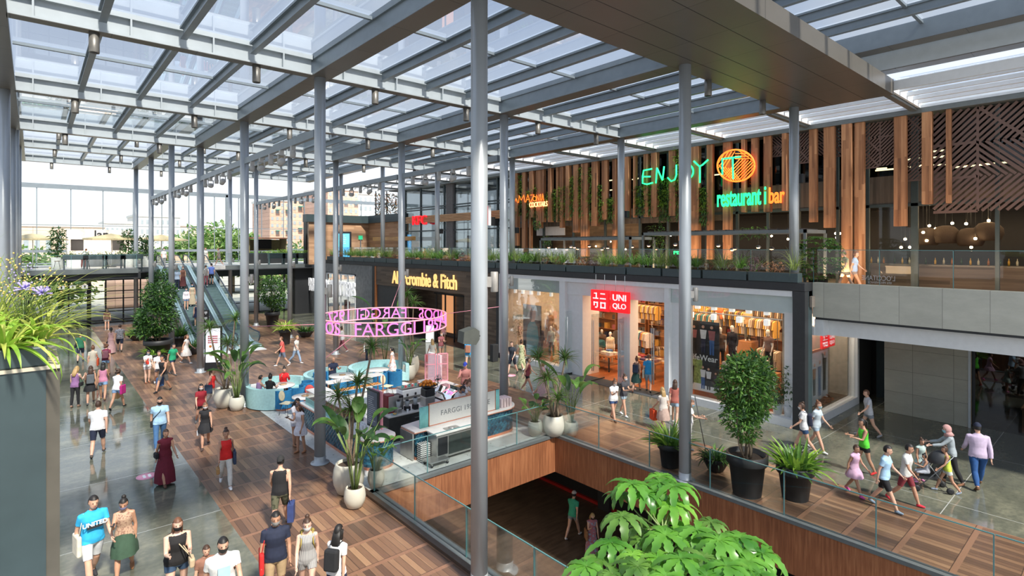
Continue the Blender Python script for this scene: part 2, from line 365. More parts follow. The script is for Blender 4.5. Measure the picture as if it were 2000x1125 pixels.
    def garment(name, mask, off, mat, thick=0):
        keep = [q for q in fl if all(mask[i] for i in q)]
        if not keep: return
        u = sorted({i for q in keep for i in q}); idx = {a: i for i, a in enumerate(u)}; o2 = off if np.ndim(off) == 0 else off[u][:, None]
        g = MB(); g.add(co[u]+no[u]*o2, [[idx[i] for i in q] for q in keep], 0, True); return g.build(name, mat, t_)
    def Z(*a): return np.isin(zone, [x+y for x in a for y in (('L', 'R') if x not in ('torso', 'neck', 'head') else ('',))])
    matof = lambda m: m if not isinstance(m, tuple) else cloth(m)
    tp, tm = top; waist_z = .03
    if tp in ('tee', 'long', 'tank', 'polo', 'dress', 'crop'):
        lo = -.06 if tp != 'crop' else .12
        mk = (Z('torso') & (th > lo) & (th < (.56 if tp != 'tank' else .50)))
        if tp == 'tank': mk |= (Z('uarm') & (tt < .0))
        elif tp == 'long': mk |= Z('uarm') | (Z('farm') & (tt < .92))
        elif tp == 'dress': mk |= (Z('uarm') & (tt < .12))
        else: mk |= (Z('uarm') & (tt < .58))
        if tp != 'tank': mk |= (Z('neck') & (tt < .15))
        if tp in ('dress', 'tee', 'long', 'polo', 'tank', 'crop'): mk |= (Z('thigh') & (th > lo))
        garment({'tee': 'shirt', 'long': 'shirt', 'tank': 'top', 'polo': 'shirt', 'dress': 'dress', 'crop': 'top'}[tp], mk, .012+.014*np.clip(.35-th, 0, .4)*(2 if tp in ('tee', 'polo', 'long') else .6), matof(tm))
    bt, bm_ = bot
    if bt in ('trousers', 'shorts', 'long_shorts', 'leggings'):
        L = {'shorts': .42, 'long_shorts': .85, 'trousers': 9, 'leggings': 9}[bt]
        mk = (Z('torso') & (th < .07)) | (Z('thigh') & (tt < L))
        if L > 1: mk |= Z('thigh', 'shin') & ~(Z('shin') & (tt > .95))
        garment('trousers' if L > 1 else 'shorts', mk, (.012 if bt in ('trousers',) else .007) if L > 1 else .014, matof(bm_))
    if bt in ('skirt', 'mini', 'maxi') or tp == 'dress':
        L = {'skirt': .40, 'mini': .27, 'maxi': .78, 'dress': .42}.get(bt, .42)*s; bm2 = matof(bm_ if bt in ('skirt', 'mini', 'maxi') else tm)
        yk = (J['kneeL'].y+J['kneeR'].y)/2; spr = abs(J['kneeL'].y-J['kneeR'].y)/2
        rows = []
        for i in range(7):
            q = i/6; z_ = (.10*s)-q*(L+.10*s); c = Vector((0, yk*q*min(1, L/.42)*.9, z_)) if pose[:3] != 'sit' else Vector((0, -.2*q, z_*.3))
            rows.append((c, X, Vector((0, 1, 0)), (.135+.085*min(1, q*1.6)+.03*q)*W_, (.105+.07*min(1, q*1.6)+spr*q*.9)*W_))
        g = MB(); ring(g, rows, 28); v2 = []
        for i, v in enumerate(g.v):
            if i >= 28*7: v2.append(v); continue
            q = (i//28)/6; a = 2*math.pi*(i % 28)/28; v2.append((v[0]*(1+.06*q*math.sin(7*a)), v[1]*(1+.06*q*math.sin(7*a+1)), v[2]))
        g.v = v2; g.f = g.f[:-2]; g.m = g.m[:-2]; g.sm = g.sm[:-2]; g.build('skirt', bm2, t_)
    if shoes:
        for k in 'LR': garment('shoe', (zone == 'foot'+k) | ((zone == 'shin'+k) & (tt > .97)), .007, matof(shoes))
    if not mann:
        e = MB()
        for sd in (-1, 1): e.sph(hc+X*sd*.030*s+hf*.083*s+hu*.012*s, .0095*s, 0, 8)
        e.build('eyes', pm('eye_dark', (.03, .02, .015), .2), t_)
        if not mask: m_ = MB(); m_.tube([hc-X*.022*s+hf*.082*s-hu*.060*s, hc+hf*.090*s-hu*.060*s, hc+X*.022*s+hf*.082*s-hu*.060*s], .006*s, 5); m_.build('mouth', pm('lip', (.42, .14, .12), .5), t_)
    hs, hcx = hair
    Mh = Matrix(((1, 0, 0), (0, -hf.y if 0 else hf.y*-1, 0), (0, 0, 1)))
    def headpt(x, y, z): return hc+X*x*s+hf*(-y)*s+hu*z*s       # y>0 is the back of the head
    def cap(r3, test, n=20, m=12, c=(0, .005, .012)):
        vs = []; fs = []
        for i in range(m+1):
            for k in range(n):
                ph = math.pi*i/m; a = 2*math.pi*k/n; vs.append((r3[0]*math.sin(ph)*math.cos(a), r3[1]*math.sin(ph)*math.sin(a), r3[2]*math.cos(ph)))
        for i in range(m):
            for k in range(n):
                q = (i*n+k, i*n+(k+1) % n, (i+1)*n+(k+1) % n, (i+1)*n+k); cx = [sum(vs[j][d] for j in q)/4 for d in range(3)]
                if test(*cx): fs.append(q)
        return [headpt(v[0]+c[0], v[1]+c[1], v[2]+c[2]) for v in vs], fs
    if hs != 'none':
        h_ = MB()
        if hs == 'scarf':
            vs, fs = cap((.094, .118, .135), lambda x, y, z: not (y < -.05 and z < .06)); h_.add(vs, fs, 0, True); h_.tube([headpt(0, .02, -.07), J['neck0']+up*.0], [.085*s, .13*s], 16)
        else:
            vs, fs = cap((.084, .108, .125), lambda x, y, z: (z > .055) or (y > .0 and z > -.06) or (hs != 'short' and y > .01 and z > -.12)); h_.add(vs, fs, 0, True)
        if hs == 'long':
            pts = [headpt(0, .05, .03), headpt(0, .085, -.08), headpt(0, .10, -.20), headpt(0, .10, -.34)]
            ring(h_, [(p_, X, hf, a*s, b_*s) for p_, a, b_ in zip(pts, (.075, .088, .095, .06), (.05, .045, .038, .02))], 14)
            for sd in (-1, 1): ring(h_, [(headpt(sd*.07, .0, z_), X, hf, .02*s, .04*s) for z_ in (.04, -.05, -.14)], 8)
        if hs == 'tail': h_.tube([headpt(0, .10, .06), headpt(0, .15, .02), headpt(0, .15, -.12), headpt(0, .13, -.24)], [.02*s, .035*s, .03*s, .01*s], 8)
        if hs == 'bun': h_.sph(headpt(0, .06, .13), .045*s, 0, 10)
        if hs == 'curly':
            for k in range(46): a = k*2.4; z_ = -.06+.2*((k*.618) % 1); h_.sph(headpt(.085*math.cos(a), .03+.09*abs(math.sin(a)), z_), .035*s, 0, 6)
        h_.build('hair' if hs != 'scarf' else 'headscarf', hcx if not isinstance(hcx, str) else pm('hair_'+hcx, HAIRS[hcx], .55, 0, .2, 60), t_)
    if mask:
        vs, fs = cap((.082, .105, .115), lambda x, y, z: y < -.035 and -.095 < z < .0, 22, 16, (0, -.012, -.012)); m_ = MB(); m_.add(vs, fs, 0, True); m_.build('face_mask', matof(mask), t_)
    for ex in extras:
        k = ex[0]; sd, kk = (-1, 'L') if 'L' in ex[1] else (1, 'R')
        if k == 'cap':
            c_ = MB(); vs, fs = cap((.090, .115, .13), lambda x, y, z: z > .035); c_.add(vs, fs, 0, True); back = 'B' in ex[1]
            o_ = headpt(0, .10 if back else -.10, .04); c_.tube([o_-hf*(-.03 if back else .03)*s, o_+hf*(.06 if not back else -.06)*s-hu*.01*s], [.06*s, .05*s], 10, flat=.14); c_.build('cap', matof(ex[2]), t_)
        elif k == 'backpack':
            p_ = MB(); M = Matrix.Translation(J['chest']-up*.12*s-fw*.19*s) @ up.to_track_quat('Z', 'Y').to_matrix().to_4x4(); p_.box(-.14*s, .14*s, -.07*s, .07*s, -.2*s, .2*s, 0, M, b=.04)
            for q in (-1, 1): p_.tube([J['chest']-fw*.12*s+X*q*.08*s+up*.12*s, J['neck0']+X*q*.1*s+up*.02*s, J['chest']+fw*.145*s+X*q*.11*s, J['waist']+X*q*.14*s], .013*s, 6, flat=.6)
            o_ = p_.build('backpack', matof(ex[2]), None); attach.append((o_, t_, ex[3] if len(ex) > 3 else 'backpack', 'backpack'))
        elif k in ('tote', 'paper', 'purse'):
            w_, h2, dp = {'tote': (.34, .38, .08), 'paper': (.32, .40, .14), 'purse': (.24, .17, .09)}[k]; w_ *= s; h2 *= s; p_ = MB()
            if 'S' in ex[1]: top_ = J['hip'+kk]+X*sd*.14*s+Vector((0, 0, .16*s)); str_ = J['sho'+kk]+up*.055*s-X*sd*.03*s
            else: top_ = J['fin'+kk]+Vector((0, 0, -.1*s))+X*sd*.03*s; str_ = J['fin'+kk]
            p_.box(top_.x-dp/2, top_.x+dp/2, top_.y-w_/2, top_.y+w_/2, top_.z-h2, top_.z, 0, b=.03 if k != 'paper' else .004)
            p_.tube([top_+Vector((0, -w_*.35, -.01)), str_+Vector((0, -.02, 0)), top_+Vector((0, w_*.35, -.01))], .009, 6)
            if k == 'purse' and 'X' in ex[1]: p_.tube([top_+Vector((0, 0, -.01)), J['chest']+fw*.15*s, J['neck0']-X*sd*.08*s+up*.03*s, J['chest']-fw*.13*s, top_], .01, 5)
            o_ = p_.build({'tote': 'tote_bag', 'paper': 'shopping_bag', 'purse': 'handbag'}[k], matof(ex[2]), None); attach.append((o_, t_, ex[3], 'bag'))
        elif k == 'phone':
            p_ = MB(); q = J['fin'+kk]; p_.box(q.x-.036, q.x+.036, q.y-.07, q.y+.07, q.z+.012, q.z+.022, 0, b=.004); o_ = p_.build('phone', M_DARK, None); attach.append((o_, t_, ex[2], 'phone'))
        elif k == 'print':
            p_ = MB(); q = J['chest']+fw*(.142*wide)*s-up*.05*s; M = Matrix.Translation(q) @ Matrix.Rotation(R(0), 4, 'X')
            if ex[1] == 'bars': p_.box(-.12*s, .12*s, -.012, .004, -.08*s, -.03*s, 1, M); text_on(p_, ex[2], M @ Matrix.Translation((0, -.014, 0)), 0, size=.11*s, depth=.004, bold=.004)
            else: p_.box(-.09*s, .09*s, -.012, .004, -.14*s, .06*s, 0, M)
            p_.build('shirt_print', [ex[3], M_DARK], t_)
        elif k == 'strap':
            p_ = MB(); p_.tube([J['neck0']+X*.09*s+up*.03*s, J['chest']+fw*.15*s*wide+X*.0, J['waist']+fw*.09*s-X*.15*s*wide, J['pelvis']-X*.19*s*wide], .012, 6); p_.box(-.23*wide*s, -.17*wide*s, -.1, .1, -.14, .04, 0, b=.02); o_ = p_.build('handbag', matof(ex[2]), None); attach.append((o_, t_, ex[3], 'bag'))
    bpy.data.meshes.remove(me)
    # place
    if loc is not None:
        p = Vector(loc); tc = Vector((-p.x, -p.y, 0)).normalized(); rt = Vector((CS, -SN, 0)); rt = Vector((-tc.y, tc.x, 0)); dirn = tc*math.cos(R(face))+rt*math.sin(R(face))
        rz = math.atan2(dirn.y, dirn.x)+math.pi/2
        zz = p.z-zmin+(.006 if shoes else 0)
        if pose[:3] == 'sit': zz = p.z+(sz if sz else .55)
        t_.location = (p.x, p.y, zz); t_.rotation_euler = (0, 0, rz)
    bpy.context.view_layer.update()
    for (o_, tt_, lb, cat) in attach:
        o_.matrix_world = tt_.matrix_world.copy(); tag(o_, lb, cat)
    attach.clear()
    return t_
attach = []
M_MANN = pm('mannequin_white', (.72, .70, .66), .35)
# ---------------------------------------------------------------- main materials
def mk_deck():
    n = NT('timber_deck'); x, y, z = n.pos()
    yb = n.ma('ADD', y, .42); band = n.ma('FLOOR', yb); fy = n.ma('FRACT', yb)
    # square modules of six planks, in some the boards change tone together
    px = n.ma('DIVIDE', x, .142); pid = n.ma('FLOOR', px); fx = n.ma('FRACT', px)
    w = n.white(n.vec(pid, band, 1.0)); mod = n.white(n.vec(n.ma('FLOOR', n.ma('DIVIDE', x, .57)), band, 7.0))
    g = n.noise(n.vec(n.ma('MULTIPLY', x, 1.0), n.ma('MULTIPLY', y, .07), 0.0), 38, 4, .6)
    big = n.noise(n.vec(x, y, 0.0), .28, 2)
    t = n.ma('ADD', n.ma('MULTIPLY', w, .38), n.ma('ADD', n.ma('MULTIPLY', mod, .22), n.ma('ADD', n.ma('MULTIPLY', g, .28), n.ma('MULTIPLY', big, .12))))
    c = n.ramp(t, [(.2, (.085, .050, .034)), (.42, (.145, .080, .050)), (.6, (.215, .120, .070)), (.8, (.33, .195, .11))])
    strip = n.ma('LESS_THAN', fy, .115)
    c = n.mix(strip, c, n.mix(g, (.17, .085, .05), (.31, .17, .105)))
    ex = n.ma('GREATER_THAN', n.ma('ABSOLUTE', n.ma('SUBTRACT', fx, .5)), .468)
    ey = n.ma('GREATER_THAN', n.ma('ABSOLUTE', n.ma('SUBTRACT', fy, .557)), .436)
    gap = n.ma('MAXIMUM', n.ma('MULTIPLY', ex, n.ma('SUBTRACT', 1.0, strip)), n.ma('MULTIPLY', n.ma('LESS_THAN', n.ma('ABSOLUTE', n.ma('SUBTRACT', fy, .115)), .008), 1.0))
    c = n.mix(n.ma('MULTIPLY', gap, .75), c, (.02, .012, .01))
    n.col(c); n.set(Roughness=n.ma('ADD', .24, n.ma('MULTIPLY', g, .25))); n.bump(n.ma('SUBTRACT', g, n.ma('MULTIPLY', gap, 2.0)), .12, .005); return n.mat
def mk_stone():
    n = NT('polished_grey_stone'); x, y, z = n.pos()
    v = n.vec(x, y, 0.0)
    f = n.noise(n.vec(n.ma('MULTIPLY', x, .5), y, 0.0), .9, 6, .65); f2 = n.noise(v, 7, 5, .6)
    vein = n.ma('ABSOLUTE', n.ma('SUBTRACT', n.noise(v, .55, 8, .7), .5))
    t = n.ma('ADD', n.ma('MULTIPLY', f, .7), n.ma('MULTIPLY', f2, .3))
    c = n.ramp(t, [(.28, (.055, .062, .052)), (.5, (.12, .125, .095)), (.72, (.25, .245, .175))])
    sx = n.ma('FRACT', n.ma('DIVIDE', n.ma('ADD', x, 1.2), 4.8)); sy = n.ma('FRACT', n.ma('DIVIDE', n.ma('ADD', y, .6), 4.0))
    j = n.ma('MAXIMUM', n.ma('LESS_THAN', sx, .004), n.ma('LESS_THAN', sy, .005))
    c = n.mix(j, c, (.42, .43, .40)); n.col(c); n.set(Roughness=n.ma('ADD', .04, n.ma('MULTIPLY', f2, .09))); n.p.inputs['Specular IOR Level'].default_value = .8; return n.mat
def mk_terrazzo():
    n = NT('white_terrazzo'); x, y, z = n.pos(); v = n.vec(x, y, 0.0)
    vo = n.n('TexVoronoi'); n.l(v, vo.inputs['Vector']); vo.inputs['Scale'].default_value = 9
    w = n.white(vo.outputs['Position']); chip = n.ma('MULTIPLY', n.ma('LESS_THAN', vo.outputs['Distance'], .22), n.ma('GREATER_THAN', w, .55))
    c = n.mix(chip, n.ramp(n.noise(v, 3, 3), [(.3, (.60, .60, .56)), (.7, (.72, .72, .68))]), n.ramp(w, [(.55, (.16, .17, .16)), (.8, (.40, .36, .29)), (1, (.45, .47, .46))]))
    n.col(c); n.set(Roughness=.25); return n.mat
def mk_panels(name, base, du, dv, axis='y', off=0, gap=.006, rough=.7, var=.12, veins=True):
    n = NT(name); x, y, z = n.pos(); u = {'y': y, 'x': x}[axis]
    pu = n.ma('DIVIDE', n.ma('ADD', u, off), du); pv = n.ma('DIVIDE', z, dv)
    w = n.white(n.vec(n.ma('FLOOR', pu), n.ma('FLOOR', pv), 3.0))
    f = n.noise(n.vec(n.ma('ADD', u, n.ma('MULTIPLY', w, 9)), x if axis == 'y' else y, n.ma('MULTIPLY', z, 2.2)), 1.6, 6, .7)
    t = n.ma('ADD', n.ma('MULTIPLY', w, .35), n.ma('MULTIPLY', f, .65))
    c = n.ramp(t, [(.25, tuple(q*(1-var*1.6) for q in base)), (.75, tuple(min(1, q*(1+var)) for q in base))])
    e = n.ma('MAXIMUM', n.ma('LESS_THAN', n.ma('FRACT', pu), gap/du*1.5), n.ma('LESS_THAN', n.ma('FRACT', pv), gap/dv*1.5))
    n.col(n.mix(e, c, tuple(q*.22 for q in base))); n.set(Roughness=rough); return n.mat
M_DECK = mk_deck(); M_STONE = mk_stone(); M_TERR = mk_terrazzo()
M_COLUMN = pm('column_silver_paint', (.40, .43, .45), .36, .30, .04, 2)
M_STEEL = pm('roof_steel_grey', (.22, .26, .29), .42, .35, .06, 3)
M_STEEL2 = pm('roof_steel_light', (.40, .44, .46), .45, .2, .05, 3)
M_SOFFIT = mk_panels('soffit_panels', (.115, .105, .09), 1.85, 50, 'x', .4, .012, .35, .08)
M_SOFFITY = mk_panels('soffit_panels_long', (.125, .115, .10), 2.0, 50, 'y', .4, .012, .35, .08)
M_GLASS = glassm('clear_glass', (.955, .98, .975), .5)
M_ROOFG = glassm('roof_glass', (.93, .96, 1.0), .45)
M_GEDGE = pm('green_glass_edge', (.10, .24, .24), .15, 0, .05)
M_SLATE = pm('slate_blue_metal', (.042, .066, .072), .45, .1, .06)
M_DARK = pm('dark_charcoal', (.028, .030, .033), .5, .1, .1)
M_DARKER = pm('near_black_panel', (.012, .013, .015), .6, 0, .1)  # even near-black surface shared by walls, seams and fittings
M_WHITE = pm('white_paint', (.72, .74, .75), .45, 0, .03)
M_FASC = wood('reddish_veneer', [(.3, (.16, .055, .024)), (.5, (.28, .105, .045)), (.7, (.42, .18, .08))], 'z', 1.2, .42)
M_FWOOD = wood('dark_weathered_cladding', [(.25, (.05, .035, .024)), (.5, (.11, .075, .05)), (.8, (.18, .13, .09))], 'y', .7, .6, .16)
M_LIMEST = mk_panels('limestone_cladding', (.44, .44, .38), 1.15, 30, 'y', .35)
M_TILEW = mk_panels('grey_stone_wall_tiles', (.30, .30, .25), 1.28, .86, 'y', .35)
M_CONC = pm('grey_render', (.20, .205, .20), .8, 0, .18, 3)
M_METGREY = pm('fascia_grey', (.16, .18, .18), .4, .4, .06)
def sbox(name, m, *a, b=0): return struct(MB().box(*a, b=b).build(name, m))

# floors (void X 7.0-14.0, Y<13.8)
fl = MB(); T = -.35
for (x0, x1, y0, y1) in ((3.6, 6.98, -4, 13.8), (14.0, 17.1, -4, 13.8), (3.6, 17.1, 28.4, 59), (3.6, 6.95, 13.8, 28.4), (13.8, 17.1, 13.8, 28.4)):
    fl.box(x0, x1, y0, y1, T, 0)
struct(fl.build('floor', M_DECK))
fs = MB(); fs.box(-14, 3.6, -4, 59, T, 0); fs.box(17.1, 26.2, 0, 59, T, 0); fs.box(17.1, 34, -6, 0, T, 0); fs.box(26.2, 34, 0, 8.3, T, 0)
struct(fs.build('floor', M_STONE))
struct(MB().box(6.95, 13.8, 13.8, 28.4, T, 0).build('floor', M_TERR))
# pale cove painted on the terrazzo
n_ = NT('outside_paving'); x_, y_, z_ = n_.pos(); n_.col(n_.ramp(n_.noise(n_.vec(x_, y_, 0.0), .2, 4), [(.3, (.36, .35, .32)), (.7, (.52, .5, .46))])); n_.set(Roughness=.9)
sbox('floor', n_.mat, -60, 90, 59, 220, -.4, -.02)
# lower level
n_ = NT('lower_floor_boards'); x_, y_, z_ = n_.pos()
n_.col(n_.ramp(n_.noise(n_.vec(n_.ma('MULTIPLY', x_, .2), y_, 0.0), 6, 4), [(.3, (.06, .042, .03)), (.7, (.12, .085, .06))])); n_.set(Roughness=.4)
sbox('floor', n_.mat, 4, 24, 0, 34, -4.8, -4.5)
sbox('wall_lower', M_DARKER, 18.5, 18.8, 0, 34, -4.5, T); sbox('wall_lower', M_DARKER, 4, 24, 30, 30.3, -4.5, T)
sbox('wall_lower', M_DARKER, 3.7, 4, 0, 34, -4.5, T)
lt = MB()
for (a, b) in ((2, 6.5), (7.2, 10.6), (11.2, 14.8), (15.4, 19.5), (20, 25)):
    lt.box(18.38, 18.5, a, b, -4.5, -4.38); lt.box(18.42, 18.5, a, a+.08, -4.5, -1.6); lt.box(18.42, 18.5, b-.08, b, -4.5, -1.6)
struct(lt.build('trim_lower', pm('red_skirting', (.36, .015, .012), .5)))
for (a, b) in ((6.5, 7.2), (10.6, 11.2), (14.8, 15.4), (19.5, 20)): sbox('trim_lower', M_DARK, 18.2, 18.5, a, b, -4.5, T)
# veneered edge of the void and its metal lip
z0 = -1.29
sbox('trim_void', M_FASC, 7.0, 14.0, 13.74, 13.8, z0, -.04)
sbox('trim_void', M_FASC, 13.93, 13.99, -4, 13.74, z0, -.04)
sbox('trim_void', M_FASC, 7.0, 7.06, -4, 13.74, z0, -.04)
sbox('trim_void', M_METGREY, 6.9, 14.1, 13.70, 13.9, -.06, .035)
sbox('trim_void', M_METGREY, 13.90, 14.12, -4, 13.70, -.06, .035)
sbox('trim_void', M_METGREY, 6.86, 7.12, -4, 13.9, -.06, .035)
sbox('trim_void', pm('brown_kerb', (.07, .045, .03), .5), 6.72, 6.86, -4, 13.86, 0, .07)
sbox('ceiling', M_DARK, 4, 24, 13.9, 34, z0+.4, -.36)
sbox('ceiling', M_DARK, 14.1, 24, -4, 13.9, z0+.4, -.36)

# ---------------------------------------------------------------- roof: near part z 11.86, far part z 13.25
CX = [-.73, 6.68, 14.09, 21.50]; CY = [8.69+8.037*j for j in range(7)]
ZR, ZF = 11.86, 13.25
def bay(ob_g, ob_s, x0, x1, y0, y1, z, mids, nsec=4):
    """secondary steels along Y, glazing bars across, panes"""
    w = (x1-x0)/nsec
    for k in range(1, nsec):
        x = x0+k*w; ob_s.box(x-.015, x+.015, y0, y1, z+.24, z+.5); ob_s.box(x-.08, x+.08, y0, y1, z+.22, z+.25); ob_s.box(x-.09, x+.09, y0, y1, z+.48, z+.54)
    for yy in mids:
        ob_s.box(x0, x1, yy-.045, yy+.045, z+.46, z+.54)
    ob_g.add([(x0-.1, y0-.1, z+.56), (x1+.1, y0-.1, z+.56), (x1+.1, y1+.1, z+.56), (x0-.1, y1+.1, z+.56)], [(0, 1, 2, 3)])
def ibeam_x(mb, x0, x1, y, z):      # cross beam along X with stiffeners
    mb.box(x0, x1, y-.17, y+.17, z, z+.05); mb.box(x0, x1, y-.02, y+.02, z+.05, z+.47); mb.box(x0, x1, y-.14, y+.14, z+.47, z+.60)
    x = x0+.45
    while x < x1: mb.box(x-.02, x+.02, y-.14, y+.14, z+.05, z+.47); x += 1.85
sec = MB(); gl = MB()
for i in range(3):
    for j in range(3):
        bay(gl, sec, CX[i]+.3, CX[i+1]-.3, CY[j]+.2, CY[j+1]-.2, ZR, [(CY[j]+CY[j+1])/2])
    for j in (4, 5):
        bay(gl, sec, CX[i]+.3, CX[i+1]-.3, CY[j]+.2, CY[j+1]-.2, ZF, [(CY[j]+CY[j+1])/2])
    bay(gl, sec, CX[i]+.3, CX[i+1]-.3, CY[3]+.3, CY[4]-.2, ZF, [CY[3]+4])
for (x0, x1) in ((CX[2], CX[3]), (CX[1], CX[2])): bay(gl, sec, x0+.3, x1-.3, -8, 9.4, ZF, [-3.5, .5, 4.7])
struct(sec.build('ceiling', M_STEEL)); struct(gl.build('ceiling', M_ROOFG))
cb = MB(); cs = MB()
for j in range(1, 4):
    for i in range(3): ibeam_x(cb, CX[i]+.28, CX[i+1]-.28, CY[j], ZR); cs.box(CX[i]+.28, CX[i+1]-.28, CY[j]-.165, CY[j]+.165, ZR-.012, ZR)
for j in range(4, 7):
    for i in range(3): ibeam_x(cb, CX[i]+.28, CX[i+1]-.28, CY[j], ZF); cs.box(CX[i]+.28, CX[i+1]-.28, CY[j]-.165, CY[j]+.165, ZF-.012, ZF)
for (x0, x1) in ((CX[0], CX[1]), (CX[1], CX[2]), (CX[2], CX[3])): ibeam_x(cb, x0+.28, x1-.28, CY[3]+.45, ZF)
struct(cb.build('ceiling', M_STEEL2)); struct(cs.build('ceiling', M_SOFFIT))
mbm = MB(); mso = MB()
for i, x in enumerate(CX):
    for (y0, y1, z) in ((9.0, CY[3]+.2, ZR), (CY[3]+.3, CY[6]+.3, ZF)):
        mbm.box(x-.30, x+.30, y0, y1, z, z+.07); mbm.box(x-.2, x-.16, y0, y1, z+.07, z+.5); mbm.box(x+.16, x+.2, y0, y1, z+.07, z+.5)
        mbm.box(x-.26, x+.26, y0, y1, z+.5, z+.66); mso.box(x-.295, x+.295, y0, y1, z-.012, z)
    if i in (2, 3):
        mbm.box(x-.3, x+.3, -8, 9.4, ZF, ZF+.6); mso.box(x-.295, x+.295, -8, 9.4, ZF-.012, ZF)
struct(mbm.build('ceiling', M_STEEL)); struct(mso.build('ceiling', M_SOFFITY))
so = MB(); so.box(-1, 22.2, 5.7, 9.04, ZR-.01, ZR+.5)
struct(so.build('ceiling', M_SOFFIT))
so = MB()
for y in (6.55, 7.6, 8.35): so.box(-1, 22.2, y-.006, y+.006, ZR-.014, ZR-.009)
struct(so.build('ceiling', M_DARKER))
# riser between the two roof levels
struct(MB().box(CX[0], CX[3]+.3, CY[3]+.18, CY[3]+.24, ZR+.6, ZF).build('ceiling', M_GLASS))
# canopy strip in front of the upper restaurant: white frames with blades
cw = MB(); cd = MB()
XA, XB = 22.35, 26.35
ys = [-6, -2, 2, 6, 10, 14, 18, 22, 26, 30, 34, 38, 42, 46, 50]
for k in range(len(ys)-1):
    y0, y1 = ys[k]+.12, ys[k+1]-.12; z = ZR+.18
    cw.box(XA, XA+.08, y0, y1, z, z+.32); cw.box(XB-.35, XB-.1, y0, y1, z, z+.10); cw.box(XB-.12, XB-.02, y0, y1, z, z+.4)
    for x in (23.3, 24.2, 25.0, 25.7): cw.box(x-.05, x+.05, y0, y1, z+.12, z+.26)
    cw.box(XA, XB, y0, y0+.08, z, z+.32); cw.box(XA, XB, y1-.08, y1, z, z+.32)
    cd.box(XA, XB, ys[k]-.1, ys[k]+.1, z-.1, z+.3)
cd.box(25.96, 26.75, -6, 46, ZR-.02, ZR+.16)
struct(cw.build('ceiling', M_WHITE)); struct(cd.build('ceiling', M_METGREY))
sbox('ceiling', M_STEEL2, 22.0, 22.3, -8, 9.4, ZF-.55, ZF+.1); sbox('ceiling', M_SOFFITY, 22.0, 22.55, -8, 9.4, ZF-.58, ZF-.55)
struct(MB().box(XA+.1, XB-.1, -6, 50, ZR+.6, ZR+.61).build('ceiling', M_ROOFG))

# ---------------------------------------------------------------- columns
def column(x, y, z0, z1, label, lamp=None, rr=.195):
    t = thing('column', label, 'column', (x, y, z0))
    c = MB(); c.lathe([(rr, .22), (rr, z1-z0)], (0, 0, 0), 24); c.build('shaft', M_COLUMN, t)
    MB().lathe([(rr+.11, 0), (rr+.11, .03), (rr+.005, .035), (rr+.005, .22), (rr, .23)], (0, 0, 0), 24).build('base', M_COLUMN, t)
    if z0 > 1: pass
    for (lz, ang) in (lamp or []):
        s = MB(); M = Matrix.Rotation(ang, 4, 'Z')
        s.box(rr-.02, rr+.09, -.05, .05, lz-z0-.10, lz-z0+.10, 0, M); s.lathe([(.065, lz-z0-.2), (.075, lz-z0-.19), (.075, lz-z0+.19), (.065, lz-z0+.2)], (rr+.13, 0, 0), 14, 0, True, M)
        s.build('spotlight', pm('lamp_housing', (.36, .34, .31), .45, .3), t)
    return t
names = {(0, 0): 'thick silver column in front, cutting the whole picture beside the void glass',
 (0, 1): 'silver column rising from the deck at the edge of the cafe terrazzo',
 (0, 2): 'silver column behind the bird of paradise pots and pale blue sofa',
 (0, 3): 'silver column beside the lit advertising totem',
 (0, 4): 'silver column just right of the big tree in black planter',
 (0, 5): 'silver column behind the big tree crown near the kiosk planters',
 (0, 6): 'far silver column in front of the tall glass wall behind the kiosk',
 (1, 0): 'silver column at the glass rail beside the black pots',
 (1, 1): 'silver column behind the round end of the cafe counter',
 (1, 2): 'silver column in the middle of the hanging pink letter ring',
 (1, 3): 'silver column behind the pink ring, in front of the clothing shop with white letters',
 (1, 4): 'silver column behind the lime green pot plant by the escalator foot',
 (1, 5): 'silver column between escalators and the dark grey kiosk',
 (1, 6): 'far thin silver column behind the top of the escalators',
 (2, 0): 'silver column on the upper terrace beside the bushy plant in basket',
 (2, 1): 'silver column on the upper terrace beside the green neon E',
 (2, 2): 'silver column on the upper terrace at the corner of the slatted restaurant front',
 (2, 3): 'silver column on the upper terrace in front of the fried chicken shop glass',
 (2, 4): 'silver column on the upper terrace left of the fried chicken sign',
 (2, 5): 'silver column on the upper terrace before the blue screen',
 (-1, 2): 'silver column cut by the picture edge, front of the row at the side',
 (-1, 3): 'second silver column of the row at the side edge', (-1, 4): 'third silver column of the row at the side edge', (-1, 5): 'last silver column of the row at the side edge'}
AR = math.atan2(-SN, CS)    # direction of image right in the ground plane
for (i, j), lb in names.items():
    z0 = 0 if i < 2 else 4.85; z1 = ZR if j <= 3 else ZF
    zz = 5.15 if i < 2 else 8.5
    column(CX[i+1] if i >= 0 else CX[0], CY[j], z0, z1, lb, [(5.98 if (i, j) == (0, 0) else 5.3, AR)] if i >= 0 and i < 2 else None, .168)
column(6.3, 17.2, -4.5, -.4, 'dark blue-grey column on the lower floor under the deck', None, .22)

